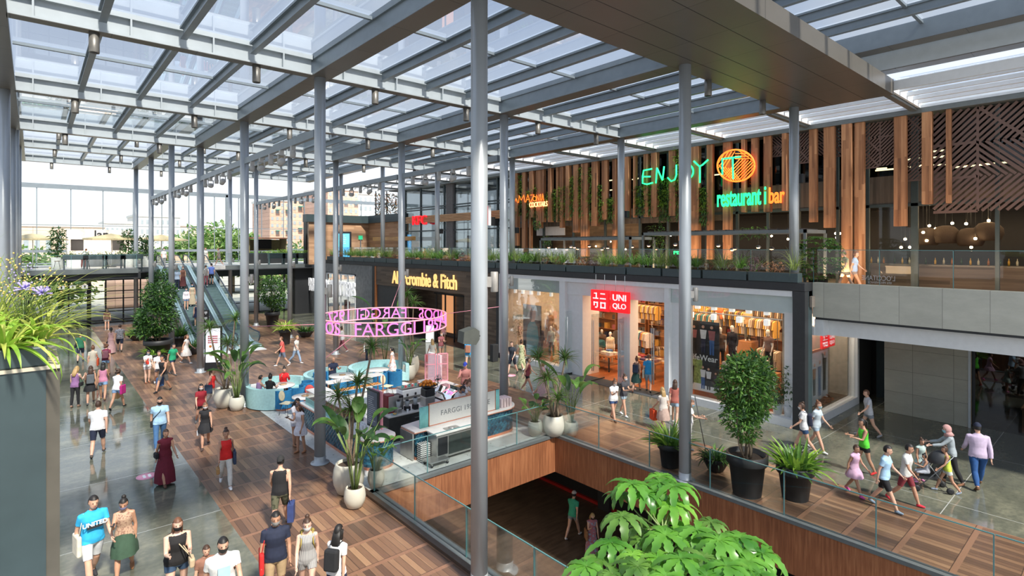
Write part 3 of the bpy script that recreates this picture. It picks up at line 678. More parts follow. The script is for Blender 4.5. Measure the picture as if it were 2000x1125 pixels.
# ---------------------------------------------------------------- upper level slab and side parapet
sl = MB(); sl.box(21.35, 40, 8.0, 53, 4.45, 4.85); sl.box(21.9, 40, -8, 8.0, 4.45, 4.85)
struct(sl.build('floor', pm('terrace_tiles', (.22, .19, .16), .6)))
sbox('ceiling', M_DARK, 21.8, 34, -8, 8.0, 4.1, 4.2)
sbox('trim_1', M_DARK, 20.95, 21.7, 8.09, 51.2, 5.03, 5.345, b=.02)
sbox('trim_1', M_SLATE, 21.3, 21.7, 8.09, 51.2, 4.45, 5.03)
sbox('wall_right', M_LIMEST, 21.62, 21.95, -8, 8.08, 4.08, 5.345)
sbox('trim_2', M_DARK, 21.66, 22.0, -8, 8.0, 4.0, 4.08)
sbox('trim_2', M_WHITE, 22.15, 22.35, -8, 8.0, 3.40, 4.0); sbox('trim_2', M_WHITE, 21.72, 22.35, 7.75, 8.05, 3.40, 4.0)
# far deck
sbox('floor', pm('far_deck_top', (.45, .44, .42), .6), -12, 6.4, 53.3, 68, 4.55, 4.85)
sbox('floor', pm('far_deck_top', (.45, .44, .42), .6), 6.4, 24, 54.9, 68, 4.55, 4.85)
sbox('trim_3', M_METGREY, -12, 6.4, 53.2, 53.4, 4.5, 4.88); sbox('trim_3', M_DARK, -12, 6.6, 53.5, 53.7, 4.05, 4.5)
sbox('trim_3', M_METGREY, 13.2, 21, 54.8, 55.0, 4.45, 4.88); sbox('trim_3', M_METGREY, 6.4, 9.3, 54.8, 55.0, 4.45, 4.88)
sbox('trim_3', M_SLATE, -12, 24, 57.6, 57.9, 3.75, 4.55); sbox('ceiling', M_DARK, -12, 24, 53.5, 68, 4.5, 4.55)
# ground-level glass front at the far end
wf = MB(); Y = 59.0
for k in range(26):
    x = -9+k*1.25
    if 10.2 < x < 11.5: continue
    wf.box(x-.05, x+.05, Y-.08, Y+.08, 0, 3.8)
for z in (.06, 1.0, 2.1, 2.75, 3.75): wf.box(-9, 23, Y-.05, Y+.05, z-.04, z+.04)
for x in (-1.1, 3.6, 8.4): wf.box(x-.14, x+.14, Y-.15, Y+.15, 0, 3.8)
struct(wf.build('window_1', M_DARK)); struct(MB().box(-9, 23, Y-.01, Y+.01, 0, 3.8).build('window_1', M_GLASS))
# upper glass wall
wf = MB(); Y = 66.0
x = -7.0
while x < 40: wf.box(x-.035, x+.035, Y-.05, Y+.05, 4.85, 12.0); x += 2.42
for x in (-6.5, 16, 38): wf.box(x-.12, x+.12, Y-.12, Y+.12, 4.85, 12.2)
wf.box(-8, 40, Y-.12, Y+.12, 11.95, 12.35); wf.box(-8, 40, Y-.03, Y+.03, 8.55, 8.62); wf.box(-8, 40, Y-.1, Y+.1, 6.05, 6.3); wf.box(-8, 40, Y-.05, Y+.05, 5.0, 5.1)
struct(wf.build('window_2', M_STEEL)); struct(MB().box(-8, 40, Y-.01, Y+.01, 4.85, 12.0).build('window_2', M_GLASS))
sbox('wall_back', M_DARK, 20.9, 22.0, 56, 56.6, 4.85, 9.3)
sbox('wall_back', M_DARKER, 19.3, 21.2, 54.5, 56.5, 0, 4.5)
sbox('wall_left', M_DARK, -8.6, -6.9, 65.5, 66.2, 0, 9.8)
# ================================================================ upper restaurant front, shops
def yx(px, X): return gX(px, 500, X).y
def text_fit(mb, s, px0, px1, pyt, pyb, X, m=0, depth=.05, bold=0.0):
    """lettering fitted between image columns px0..px1 on the plane X"""
    a = gX(px0, (pyt+pyb)/2, X); b = gX(px1, (pyt+pyb)/2, X); pm_ = (px0+px1)/2
    zt = gX(pm_, pyt, X).z; zb = gX(pm_, pyb, X).z
    vs, fs = text_mesh(s, 1.0, depth, bold)
    xs = [v.x for v in vs]; zs = [v.z for v in vs]; w = max(xs)-min(xs); h = max(zs)-min(zs)
    sx = (a.y-b.y)/w; sz = (zt-zb)/h; cx = (max(xs)+min(xs))/2; cz = (max(zs)+min(zs))/2
    M = MX(X, (a.y+b.y)/2, (zt+zb)/2)
    mb.add([M @ Vector(((v.x-cx)*sx, v.y, (v.z-cz)*sz)) for v in vs], fs, m)
XS = 26.2
M_SLAT = wood('reclaimed_timber', [(.25, (.12, .052, .026)), (.42, (.30, .135, .06)), (.6, (.46, .225, .105)), (.8, (.60, .34, .17))], 'z', .75, .7, .115, .5)
SLATS = [(1009, 1015, 480), (1022, 1030, 492), (1036, 1040, 490), (1041, 1046, 425), (1050, 1060.5, 446), (1061, 1066, 434), (1074.5, 1081, 434), (1089, 1093, 434),
 (1096, 1103, 445), (1109, 1116, 431), (1122, 1132, 454), (1137.5, 1151, 501), (1160, 1171, 442), (1178, 1189, 429), (1199, 1206, 500), (1222, 1232, 426), (1239.5, 1244.5, 425),
 (1260, 1269, 424), (1276, 1287, 424), (1309, 1322, 422), (1328, 1333, 470), (1351, 1369, 505), (1383, 1394.5, 507), (1414.5, 1430.5, 507), (1452, 1459, 415), (1470, 1482.5, 414), (1494, 1508, 414),
 (1531, 1540, 412), (1582.5, 1597.5, 434), (1611, 1632.5, 445), (1647, 1667, 600), (1671, 1690, 600), (1747.5, 1772.5, 442), (1803, 1822.5, 399), (1849, 1859, 397)]
for k, (a, b, yb) in enumerate(SLATS):
    ya, y2 = yx(a, XS), yx(b, XS); z0 = max(4.85, gX((a+b)/2, yb, XS).z)
    s = MB(); dp = .16 if k % 3 else .24
    s.box(XS-dp, XS+.05, y2, ya, z0, 11.84, 0, b=.012)
    lb = 'long reclaimed timber post of the restaurant front reaching the terrace floor' if z0 < 5.6 else 'reclaimed timber post hanging short on the restaurant front'
    tag(s.build('timber_post', M_SLAT), lb, 'post', 'long timber posts of the restaurant front' if z0 < 5.6 else 'short timber posts of the restaurant front')
def lattice(y0, y1, z0, z1, X, seed, cell=.95, sp=.19, w=.085, keep=None):
    rnd = random.Random(seed); mb = MB()
    ny = max(1, round((y1-y0)/cell)); nz = max(1, round((z1-z0)/cell)); cy, cz = (y1-y0)/ny, (z1-z0)/nz
    for i in range(ny):
        for j in range(nz):
            if keep and not keep(y0+(i+.5)*cy, z0+(j+.5)*cz): continue
            a0, b0 = y0+i*cy, z0+j*cz; sg = 1 if rnd.random() < .5 else -1
            k = rnd.random()*sp
            while k < cy+cz:
                # line: u + sg*v = const inside the cell
                pts = []
                for u in (0, cy):
                    v = (k-u) if sg > 0 else (u-k+cz)
                    if 0 <= v <= cz: pts.append((u, v))
                for v in (0, cz):
                    u = (k-v) if sg > 0 else (v+k-cz)
                    if 0 < u < cy: pts.append((u, v))
                if len(pts) >= 2 and math.dist(pts[0], pts[1]) > .1:
                    p, q = pts[0], pts[1]; mb.beam((X, a0+p[0], b0+p[1]), (X, a0+q[0], b0+q[1]), .03, w)
                k += sp*1.15
            e = rnd.choice([0, 1, 2])
            if e: mb.beam((X, a0, b0), (X, a0+cy, b0+cz) if e == 1 else (X, a0+cy, b0), .035, w)
            mb.beam((X, a0, b0), (X, a0, b0+cz), .035, w*.8)
            if j == 0: mb.beam((X, a0, b0), (X, a0+cy, b0), .035, w)
    return mb
M_LAT = pm('lattice_brown_metal', (.15, .092, .074), .5, .1, .06)
ls = [(1508, 1531, 305, 'narrow brown lattice panel behind the orange neon word'), (1558, 1583, 318, 'brown lattice panel just beside the terrace column'), (1597, 1611, 305, 'slim brown lattice panel between two short posts'),
      (1632, 1647, 305, 'slim brown lattice panel beside the wide double post'), (1691, 1748, 326, 'wide brown lattice panel beside the wide double post'), (1773, 1803, 352, 'brown lattice panel between two short posts near the big screen')]
for k, (a, b, yb, lb) in enumerate(ls):
    z0 = gX((a+b)/2, yb, XS+.2).z
    tag(lattice(yx(b, XS+.2), yx(a, XS+.2), z0, 11.8, XS+.2, k+3, .6, .13, .06).build('lattice_screen', M_LAT), lb, 'screen', 'brown lattice screens')
def kp(y, z): return z > 7.9 or (y < 3.4 and z > 6.9)
tag(lattice(-2.5, yx(1823, XS+.1), 6.7, 11.8, XS+.1, 42, 1.25, .2, .095, kp).build('lattice_screen', M_LAT), 'largest brown lattice screen, covering the end of the restaurant front', 'screen', 'brown lattice screens')
# building behind the slats
M_RGL = glassm('dark_restaurant_glass', (.30, .33, .35), .9)
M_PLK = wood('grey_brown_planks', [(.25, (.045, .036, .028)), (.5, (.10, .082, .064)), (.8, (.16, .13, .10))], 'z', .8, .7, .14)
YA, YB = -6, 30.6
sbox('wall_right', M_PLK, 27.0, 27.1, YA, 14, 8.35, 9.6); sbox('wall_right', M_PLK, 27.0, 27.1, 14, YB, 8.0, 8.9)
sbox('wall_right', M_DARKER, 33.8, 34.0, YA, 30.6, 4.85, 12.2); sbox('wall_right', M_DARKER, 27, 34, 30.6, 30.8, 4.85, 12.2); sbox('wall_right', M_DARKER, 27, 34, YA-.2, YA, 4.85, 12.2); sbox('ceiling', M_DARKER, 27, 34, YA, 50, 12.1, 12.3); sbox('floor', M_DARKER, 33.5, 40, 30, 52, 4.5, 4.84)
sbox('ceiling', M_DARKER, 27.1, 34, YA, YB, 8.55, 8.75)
wf = MB()
for y in [yx(p, 27.0) for p in (1062, 1120, 1182, 1250, 1305, 1380, 1440, 1500, 1560, 1636, 1695, 1783, 1790, 1948)]: wf.box(26.95, 27.1, y-.06, y+.06, 4.85, 12.1)
wf.box(26.95, 27.1, YA, YB, 8.30, 8.42); struct(wf.build('window_3', M_SLATE))
struct(MB().box(27.02, 27.03, YA, YB, 9.6, 12.1).build('window_3', M_RGL))
struct(MB().box(27.02, 27.03, yx(1783, 27), yx(1695, 27), 4.85, 8.3).build('window_3', M_GLASS))
sbox('wall_right', M_WHITE, 27.3, 27.35, yx(1103, 27.3), yx(1048, 27.3), 7.4, 8.2)
sbox('wall_right', M_FWOOD, 30.2, 30.4, 22, 30, 4.85, 8.5)
# roof lights behind the glass on the first floor
li = MB()
for (px, py, w) in ((1195, 352, .5), (1196, 371, .4), (1240, 350, .4), (1250, 348, .5), (1108, 359, .2), (1402, 341, .9), (1620, 345, .5), (1735, 331, 1.0), (1722, 329, .4), (1785, 325, 1.2), (1801, 323, .5), (1833, 322, .7), (1790, 310, .7), (1830, 307, .4), (1873, 326, .6), (1888, 325, .3), (1906, 323, .6), (1925, 321, .5), (1944, 319, .8), (1830, 295, .5), (1845, 305, .3)):
    q = gX(px, py, 29); li.box(28.97, 29.03, q.y-w/2, q.y+w/2, q.z-.03, q.z+.03)
o = li.build('strip_lights', glow('warm_strip', (1, .72, .35), 14)); tag(o, 'line of warm strip lights behind the upper restaurant glass', 'lights', None, 'stuff')
# pendant bulbs and basket lamps
BULB = glow('warm_bulb', (1, .72, .38), 30)
def pendant(p, ztop, r=.06):
    t = thing('pendant_lamp', 'small glowing round pendant bulb hanging in the dark restaurant', 'lamp', p, 0, 'glowing pendant bulbs in the restaurant')
    MB().sph((0, 0, 0), r, 0, 10).build('bulb', BULB, t); MB().cyl((0, 0), .006, r, ztop-p[2], 5).build('cord', M_DARK, t)
rnd = random.Random(4)
for (px, py) in ((1815, 441), (1803, 454), (1830, 456), (1860, 436), (1887, 437), (1931, 431), (1935, 447), (1918, 453), (1890, 465), (1905, 466), (1897, 483), (1810, 470), (1777, 483), (1760, 483), (1768, 467), (1846, 464), (1827, 447),
                 (1611, 459), (1632, 456), (1634, 464), (1640, 456), (1507, 461), (1539, 467), (1094, 472), (1102, 479), (1136, 478), (1164, 481), (1193, 472), (1232, 468), (1222, 487), (1086, 486), (1204, 483), (1048, 476), (1310, 460)):
    q = gX(px, py, 28.2+rnd.random()*3); pendant(q, 8.56, .055)
M_BASK = wood('woven_basket', [(.3, (.02, .012, .008)), (.7, (.055, .035, .022))], 'x', 3, .8)
for k, (px, py) in enumerate(((1810, 462), (1847, 458), (1895, 463), (1930, 452))):
    q = gX(px, py, 29.5); t = thing('basket_lamp', 'large round woven basket pendant over the restaurant bar', 'lamp', q, 0, 'woven basket lamps')
    MB().lathe([(.12, .38), (.3, .33), (.48, .12), (.50, -.1), (.42, -.32), (.36, -.38)], (0, 0, 0), 18).build('shade', M_BASK, t); MB().cyl((0, 0), .01, .3, 8.5-q.z, 5).build('cord', M_DARK, t)
M_HEATD = glow('pink_lamp_glow', (1, .42, .2), 5)
for (px, py) in ((1055, 486), (1072, 483), (1107, 487), (1115, 482), (1122, 483), (1128, 486), (1151, 481), (1176, 487), (1178, 485), (1187, 484), (1235, 482), (1267, 480), (1282, 486), (1319, 478), (1403, 480), (1430, 488), (1435, 486), (1481, 483), (1507, 486)):
    q = gX(px, py, 25.2+rnd.random()*1.0)
    t = thing('dome_lamp', 'small dome lamp glowing orange under the terrace pergola', 'lamp', q, 0, 'dome lamps under the terrace pergolas')
    MB().lathe([(.03, .1), (.09, .07), (.14, .0), (.145, -.01)], (0, 0, 0), 14).build('shade', M_DARK, t); MB().sph((0, 0, -.02), .085, 0, 10, (1, 1, .5)).build('bulb', M_HEATD, t)
    MB().cyl((0, 0), .006, .1, max(.2, (7.22 if q.y < 17.2 else 7.03)-q.z), 5).build('cord', M_DARK, t)
# bar counter, bottles
t = thing('bar_counter', 'long dark bar counter seen through the open restaurant front', 'counter', (28.2, 6.6, 4.85))
MB().box(-.3, .3, -5.0, 2.3, 0, 1.0).build('body', M_FWOOD, t); MB().box(-.4, .4, -5.1, 2.4, 1.0, 1.06).build('top', pm('bar_top', (.09, .07, .05), .3), t)
rnd = random.Random(9)
btc = [(.5, .28, .03), (.02, .05, .02), (.35, .12, .02), (.5, .45, .3)]
for k in range(22):
    c = btc[k % 4]; y = 2.3+k*.29+rnd.random()*.1
    tag(MB().lathe([(.035, 0), (.037, .16), (.012, .22), (.012, .28)], (28.15+rnd.random()*.25, y, 5.91), 8).build('bottle', pm('bottle_%d' % (k % 4), c, .15)), 'small bottle standing on the restaurant bar', 'bottle', 'bottles on the restaurant bar')
# pergolas
def pergola(y0, y1, x0, x1, z, label, posts):
    t = thing('pergola', label, 'pergola', (x0, y0, 4.85)); f = MB(); L, W_, H = y1-y0, x1-x0, z-4.85
    f.box(0, .1, 0, L, H-.14, H); f.box(W_-.1, W_, 0, L, H-.14, H); f.box(0, W_, 0, .1, H-.14, H); f.box(0, W_, L-.1, L, H-.14, H); f.build('frame', M_METGREY, t)
    s = MB(); y = .35
    while y < L: s.box(0.05, W_-.05, y, y+.05, H, H+.06); y += .38
    s.build('slats', M_DARK, t)
    for (u, v) in posts: MB().box(u*(W_-.1), u*(W_-.1)+.1, v*(L-.1), v*(L-.1)+.1, 0, H-.14).build('post', M_METGREY, t)
pergola(17.6, 24.4, 23.4, 25.6, 7.15, 'dark slatted pergola on the terrace below the cocktail sign', [(0, 0), (0, 1), (1, 0), (1, 1)])
pergola(9.0, 16.9, 23.4, 25.6, 7.35, 'dark slatted pergola on the terrace below the green neon word', [(0, 0), (0, 1), (1, 0), (1, 1)])
# ---- neon
M_NG = glow('green_neon', (.02, 1.0, .25), 1.5); M_NO = glow('orange_neon', (1.0, .17, .02), 1.6); M_NW = glow('amber_neon', (1.0, .36, .14), 2.2)
XN = 25.91
def stroke(mb, pts, r=.045, X=XN, m=0): mb.tube([gX(a, b, X) for a, b in pts], r, 7, m)
def el(cx, cy, rx, ry, n=28, a0=0, a1=2*math.pi): return [(cx+rx*math.cos(a0+(a1-a0)*k/n), cy+ry*math.sin(a0+(a1-a0)*k/n)) for k in range(n+1)]
s = MB()
for p in ([(1273, 330), (1257, 333), (1255, 345), (1255, 358), (1264, 360), (1275, 357)], [(1256, 345), (1270, 345)], [(1281, 358), (1283, 328)], [(1283, 328), (1294, 352)], [(1294, 352), (1297, 325)],
          [(1321, 322), (1321, 342), (1318, 351), (1311, 354), (1304, 347)], el(1344, 335, 10, 13), [(1355, 315), (1366, 325), (1372, 322), (1383, 312)], [(1367, 325), (1367, 357)]): stroke(s, p)
tag(s.build('neon_word', M_NG), 'green neon word ENJOY mounted on the timber posts', 'sign')
t = thing('neon_disc', 'round orange neon disc crossed by a green neon IT', 'sign', (0, 0, 0))
s = MB(); cx, cy, rx, ry = 1437.5, 323.5, 36.5, 31; stroke(s, el(cx, cy, rx, ry, 40), .04)
def chord(x0, y0, x1, y1):
    ok = [(x0+(x1-x0)*k/60, y0+(y1-y0)*k/60) for k in range(61)]
    ok = [p for p in ok if ((p[0]-cx)/rx)**2+((p[1]-cy)/ry)**2 < .96]
    if len(ok) > 3: stroke(s, [ok[0], ok[-1]], .022)
for k in range(6): chord(1405+k*6, 296, 1384+k*6, 330)
for k in range(9): chord(1412+k*5.2, 345+k*1.0, 1446+k*5.2, 310+k*1.0)
for k in range(5): chord(1404+k*6, 322+k*2, 1432+k*6, 356+k*2)
for k in range(4): chord(1440+k*7, 292, 1476+k*6, 318-k*2)
for k in range(3): chord(1436, 300+k*5, 1462, 300+k*5)
s.build('disc_tubes', M_NO, t); s = MB()
for p in ([(1411, 309), (1411, 341)], [(1414, 310), (1447, 306)], [(1431, 308), (1432, 350)]): stroke(s, p, .045, XN-.12)
s.build('letters', M_NG, t)
s = MB(); text_fit(s, 'restaurant i', 1401, 1496, 368, 402, XN, 0, .06, .012); tag(s.build('neon_word', M_NG), 'green neon lettering restaurant i below the orange disc', 'sign')
s = MB(); text_fit(s, 'bar', 1502, 1532, 365, 397, XN, 0, .06, .012); tag(s.build('neon_word', M_NO), 'orange neon word bar beside the green lettering', 'sign')
s = MB()
for p in ([(1004, 396), (1008, 388), (1011, 396)], [(1013, 396), (1014, 382), (1018, 391), (1023, 381), (1025, 395)], [(1027, 395), (1031, 380), (1035, 395)], [(1029, 390), (1034, 389)], [(1036, 381), (1043, 380), (1037, 394)],
          el(1044, 388, 3.5, 4.5, 12), [(1048, 393), (1048, 381), (1053, 392), (1053, 380)], [(1056, 392), (1056, 379)], [(1058, 392), (1060, 379), (1062, 392)]): stroke(s, p, .024, 25.9)
tag(s.build('neon_word', M_NO), 'orange neon name AMAZONIA with zigzag letters among the hanging plants', 'sign')
s = MB(); text_fit(s, 'COCKTAILS', 1034, 1069, 394, 404, 25.9, 0, .05, .0); tag(s.build('neon_word', M_NW), 'small amber neon word COCKTAILS under the zigzag name', 'sign')
s = MB(); text_fit(s, 'PIS', 1316, 1330, 490, 497, 27.4, 0, .05, .01); tag(s.build('neon_word', M_NG), 'tiny green neon word low behind the terrace plants', 'sign')
# ---- fried chicken shop
XK = 26.5
wf = MB()
for px in (792, 822, 868, 885, 938, 972): y = yx(px, XK); wf.box(XK-.06, XK+.08, y-.07, y+.07, 4.85, 11.85)
for z in (8.0, 9.9, 10.1): wf.box(XK-.05, XK+.06, 30.7, 46, z-.05, z+.05)
struct(wf.build('window_4', M_SLATE)); struct(MB().box(XK, XK+.02, 30.7, 46, 4.85, 11.85).build('window_4', glassm('shop_glass', (.72, .78, .80), .9)))
sbox('wall_right', pm('grey_pier', (.13, .125, .125), .6), XK-.15, XK+.35, yx(887, XK), yx(874, XK), 4.85, 11.85)
wf = MB()
for k in range(9): wf.box(33.4, 33.55, 31+k*2.4, 31.12+k*2.4, 4.85, 12.1)
struct(wf.build('window_5', M_DARK)); sbox('window_5', M_DARK, 33.4, 33.55, 30.8, 52, 9.0, 9.15); sbox('window_5', M_DARK, 27, 33.5, 50, 50.1, 9.0, 9.15)
wf = MB(); z0, z1 = gX(860, 433, 26.25).z, gX(860, 419, 26.25).z
n = 5; hh = (z1-z0)/n; wf.box(26.3, 26.46, yx(977, 26.2), yx(793, 26.2), z0, z1)
for k in range(n): wf.box(26.15, 26.3, yx(977, 26.2), yx(793, 26.2), z0+k*hh, z0+k*hh+hh*.62)
tag(wf.build('timber_fascia', wood('pale_batten', [(.3, (.50, .27, .12)), (.7, (.72, .43, .22))], 'y', 1, .5)), 'band of pale horizontal timber battens above the fried chicken shop', 'fascia')
s = MB(); text_fit(s, 'KFC', 806, 833, 421, 439, 26.09, 0, .14, .0); tag(s.build('shop_sign', glow('sign_red', (.85, .012, .02), .8)), 'red letters KFC on the timber batten band', 'sign')
t = thing('projecting_sign', 'red and white projecting sign seen edge on beside the thick column', 'sign', gX(955, 421, 25.6))
MB().box(-.1, .1, -.05, .05, -.7, .7).build('panel', glow('sign_red', (.85, .012, .02), .8), t); MB().box(-.13, .13, -.09, -.05, -.74, .74).build('rim', M_WHITE, t); MB().box(.1, .86, -.05, .05, -.75, -.1).build('bracket', M_DARK, t)
# timber curved building at the far end of the terrace
M_TIM = wood('pale_timber_wall', [(.25, (.27, .15, .085)), (.5, (.42, .25, .145)), (.8, (.55, .36, .22))], 'x', .8, .5, .22, .1)
M_TIMY = wood('pale_timber_wall_side', [(.25, (.27, .15, .085)), (.5, (.42, .25, .145)), (.8, (.55, .36, .22))], 'y', .8, .5, .22, .1)
sbox('wall_back', M_TIM, 20.3, 26.6, 53.6, 53.9, 4.85, 9.0); sbox('wall_right', M_TIMY, 26.6, 26.9, 46, 53.9, 4.85, 9.0)
t_ = MB(); t_.prism([(20.0, 53.4), (20.0, 54.4), (27.4, 54.4), (27.4, 45.9), (26.2, 45.9), (26.2, 52.9), (25.7, 53.4)], 9.0, 9.75); struct(t_.build('trim_4', M_SLATE))
q = gY(671, 482, 51.5)
t = thing('screen_totem', 'blue lit information screen in black frame on the terrace', 'screen', (q.x, q.y, 4.85), -TH)
MB().box(-.75, .75, -.08, .08, .1, 3.2, b=.03).build('frame', M_DARK, t); MB().box(-.6, .6, -.1, -.085, .5, 3.0).build('display', glow('screen_blue', (.10, .50, .95), 1.3), t)
s = MB(); M = Matrix.Translation((0, -.105, 0))
for k, w in enumerate((.35, .6, .6, .42, .5)): s.box(-w/2, w/2, -.105, -.1, 2.75-k*.18, 2.81-k*.18)
s.build('caption', M_WHITE, t)
sbox('door_1', M_TIM, 24.6, 25.6, 53.55, 53.6, 4.85, 7.2); sbox('door_1', M_STEEL, 25.62, 25.7, 53.5, 53.55, 5.2, 7.3)
s = MB(); q = gY(704.5, 464, 53.5); s.box(q.x-.22, q.x+.22, 53.5, 53.58, q.z-.2, q.z+.2); tag(s.build('exit_sign', glow('exit_green', (.02, .35, .16), .8)), 'small green exit sign above the timber wall door', 'sign')
q = gX(760, 465, 26.0); tag(MB().box(25.0, 25.4, 42.2, 49.5, 7.15, 7.5).build('hanging_board', wood('oiled_board', [(.3, (.35, .17, .04)), (.7, (.62, .36, .12))], 'y', 1, .5)), 'long knotty timber board hanging above the far terrace', 'board')
# terrace tables with orange brown panels
for k, y in enumerate((31.5, 34.2, 36.9, 40, 43, 46.5)):
    t = thing('terrace_bench', 'orange brown high table behind the planters before the fried chicken shop', 'table', (23.6, y, 4.85), 0, 'high tables on the far terrace')
    MB().box(-.3, .3, -1.1, 1.1, .95, 1.02, b=.01).build('top', pm('orange_laminate', (.55, .24, .11), .4), t); MB().box(-.22, .22, -1.05, 1.05, 0, .95).build('body', pm('orange_panel', (.42, .17, .08), .5), t)
# small climber screen
s = MB(); rnd = random.Random(3)
for k in range(900):
    p = gX(732+rnd.random()*44, 378+rnd.random()*50, 30+rnd.random()*.3); a = rnd.random()*6.3; d = Vector((0, math.cos(a), math.sin(a)))*.1; e = Vector((.05, -math.sin(a)*.06, math.cos(a)*.06))
    s.quad(p-d, p+e, p+d, p-e, k % 2)
t = thing('climber_screen', 'mesh screen overgrown with brown and green climber', 'plant', (0, 0, 0)); s.build('foliage', [pm('dark_climber', (.035, .045, .02), .8), pm('rust_climber', (.25, .12, .05), .8)], t); ya_, yb_ = yx(776, 30), yx(732, 30); s = MB(); s.box(30.1, 30.2, ya_, yb_, 9.3, 9.4); [s.box(30.1, 30.2, y_, y_+.1, 4.85, 13.5) for y_ in (ya_, (ya_+yb_)/2, yb_)]; s.build('frame', M_DARK, t)

# glass rail behind the planters
def rail(name, pts, z0, h, label, group=None, th=.02, seg=2.0, edge=True):
    """frameless glass rail: panes with green edges along a path"""
    t = thing(name, label, 'balustrade', (*pts[0][:2], z0), 0, group)
    o = Vector(pts[0])
    for a, b in zip(pts[:-1], pts[1:]):
        a, b = Vector(a), Vector(b); L = (b-a).length; n = max(1, round(L/seg)); d = (b-a)/n
        for k in range(n):
            p, q = a+d*k+d.normalized()*.012-o, a+d*(k+1)-d.normalized()*.012-o; m = MB(); nn = Vector((-d.y, d.x)).normalized()*th/2
            m.prism([(p+nn)[:2], (p-nn)[:2], (q-nn)[:2], (q+nn)[:2]], 0, h-.012)
            pn = m.build('pane', M_GLASS, t)
            e = MB(); e.beam((p.x, p.y, h), (q.x, q.y, h), .024, .02); e.beam((q.x, q.y, 0), (q.x, q.y, h), .022, .022); e.build('glass_edge', M_GEDGE, pn)
    return t
rail('glass_balustrade', [(22.05, 51), (22.05, 8.2)], 4.85, 1.68, 'long clear glass rail behind the planter row on the terrace', None, .02, 2.4)
rail('glass_balustrade', [(21.8, 8.0), (21.8, -6)], 5.34, 1.2, 'clear glass rail on top of the limestone parapet', None, .02, 2.1)
s = MB(); text_fit(s, "L'OCCITANE", 1748, 1683, 538, 548, 21.77, 0, .004); text_fit(s, 'EN PROVENCE', 1741, 1695, 550, 554, 21.77, 0, .004)
tag(s.build('window_lettering', pm('grey_vinyl', (.33, .36, .38), .5)), 'grey mirrored shop lettering on the glass rail over the limestone', 'lettering')

# ---------------------------------------------------------------- red logo shop (Y 8.1 .. 25.4)
XU = 21.0
P = {p: yx(p, XU) for p in (993, 1091, 1102, 1130, 1195, 1217, 1233, 1296, 1305, 1342, 1525, 1548, 1560)}
wb = MB()
wb.box(XU, XU+.5, 8.55, 25.4, 4.82, 5.03); wb.box(XU, XU+.35, P[1560], P[1548], 0, 4.82); wb.box(XU, XU+.35, 25.2, 25.4, 0, 4.82)
wb.box(XU+.05, XU+.4, P[1305], P[1296], 0, 4.82); wb.box(XU+.05, XU+.4, P[1102], P[1091], 0, 4.82)
wb.box(XU+.25, XU+.4, 8.55, 25.3, 4.15, 4.85)
wb.box(XU+.3, XU+.45, P[1548], P[1525], .3, 4.2); wb.box(XU+.3, XU+.45, P[1342], P[1305], .3, 4.2)
wb.box(XU, XU+.5, P[1560], P[1305], 0, .3); wb.box(XU, XU+.5, P[1091], 25.4, 0, .3)
wb.box(XU+.3, XU+1.6, P[1130], P[1102]+.1, 0, 4.2); wb.box(XU+.45, XU+1.1, P[1217]-.05, P[1195], 0, 4.2)
struct(wb.build('wall_shop', M_WHITE))
sbox('trim_5', M_DARK, 20.95, 21.25, 8.09, 8.52, 0, 5.03); sbox('trim_5', M_SLATE, 21.25, 21.6, 8.09, 8.5, 0, 5.03)
sbox('floor', wood('shop_floor_wood', [(.3, (.20, .055, .015)), (.7, (.40, .13, .04))], 'x', 1, .35, .18), 21.5, 29, 8.6, 25.3, 0.0, .012)
sbox('floor', pm('entrance_mat', (.05, .06, .07), .9), 20.6, 21.6, P[1296], P[1130], 0.0, .014)
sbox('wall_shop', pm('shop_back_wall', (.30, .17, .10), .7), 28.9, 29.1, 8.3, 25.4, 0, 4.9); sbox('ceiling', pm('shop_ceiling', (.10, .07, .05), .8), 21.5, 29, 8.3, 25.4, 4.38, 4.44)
sbox('wall_shop', pm('shop_side_wall', (.55, .50, .43), .7), 21.4, 29, 25.25, 25.4, 0, 4.9)
gw = MB(); gw.box(XU+.2, XU+.215, P[1525], P[1342], .3, 4.2); gw.box(XU+.2, XU+.215, P[1091], 25.2, .3, 4.85); gw.box(XU+.2, XU+.215, P[1548], P[1305], 4.2, 4.8)
struct(gw.build('window_6', M_GLASS))
sbox('wall_shop', M_WHITE, XU+.6, XU+.68, P[1091], 25.2, 4.1, 4.85)
# side window
ws = MB(); ws.box(21.7, 26.5, 8.05, 8.45, 0, .3); ws.box(26.3, 26.5, 8.05, 8.4, .3, 3.7); ws.box(21.7, 26.5, 8.05, 8.4, 3.4, 3.7)
struct(ws.build('wall_shop', M_WHITE)); struct(MB().box(21.7, 26.3, 8.15, 8.165, .3, 3.4).build('window_7', M_GLASS))
sbox('wall_shop', pm('beige_panel', (.42, .36, .29), .7), 21.7, 26.3, 9.1, 9.2, 0, 4.35); sbox('wall_shop', pm('beige_panel', (.42, .36, .29), .7), 26.2, 26.3, 8.4, 9.1, 0, 4.35); sbox('floor', M_FWOOD, 21.7, 26.2, 8.4, 9.1, 0, .32)
area('side_window_light', (24.2, 8.75, 3.9), (3.5, .3), 60, (1, .85, .7))
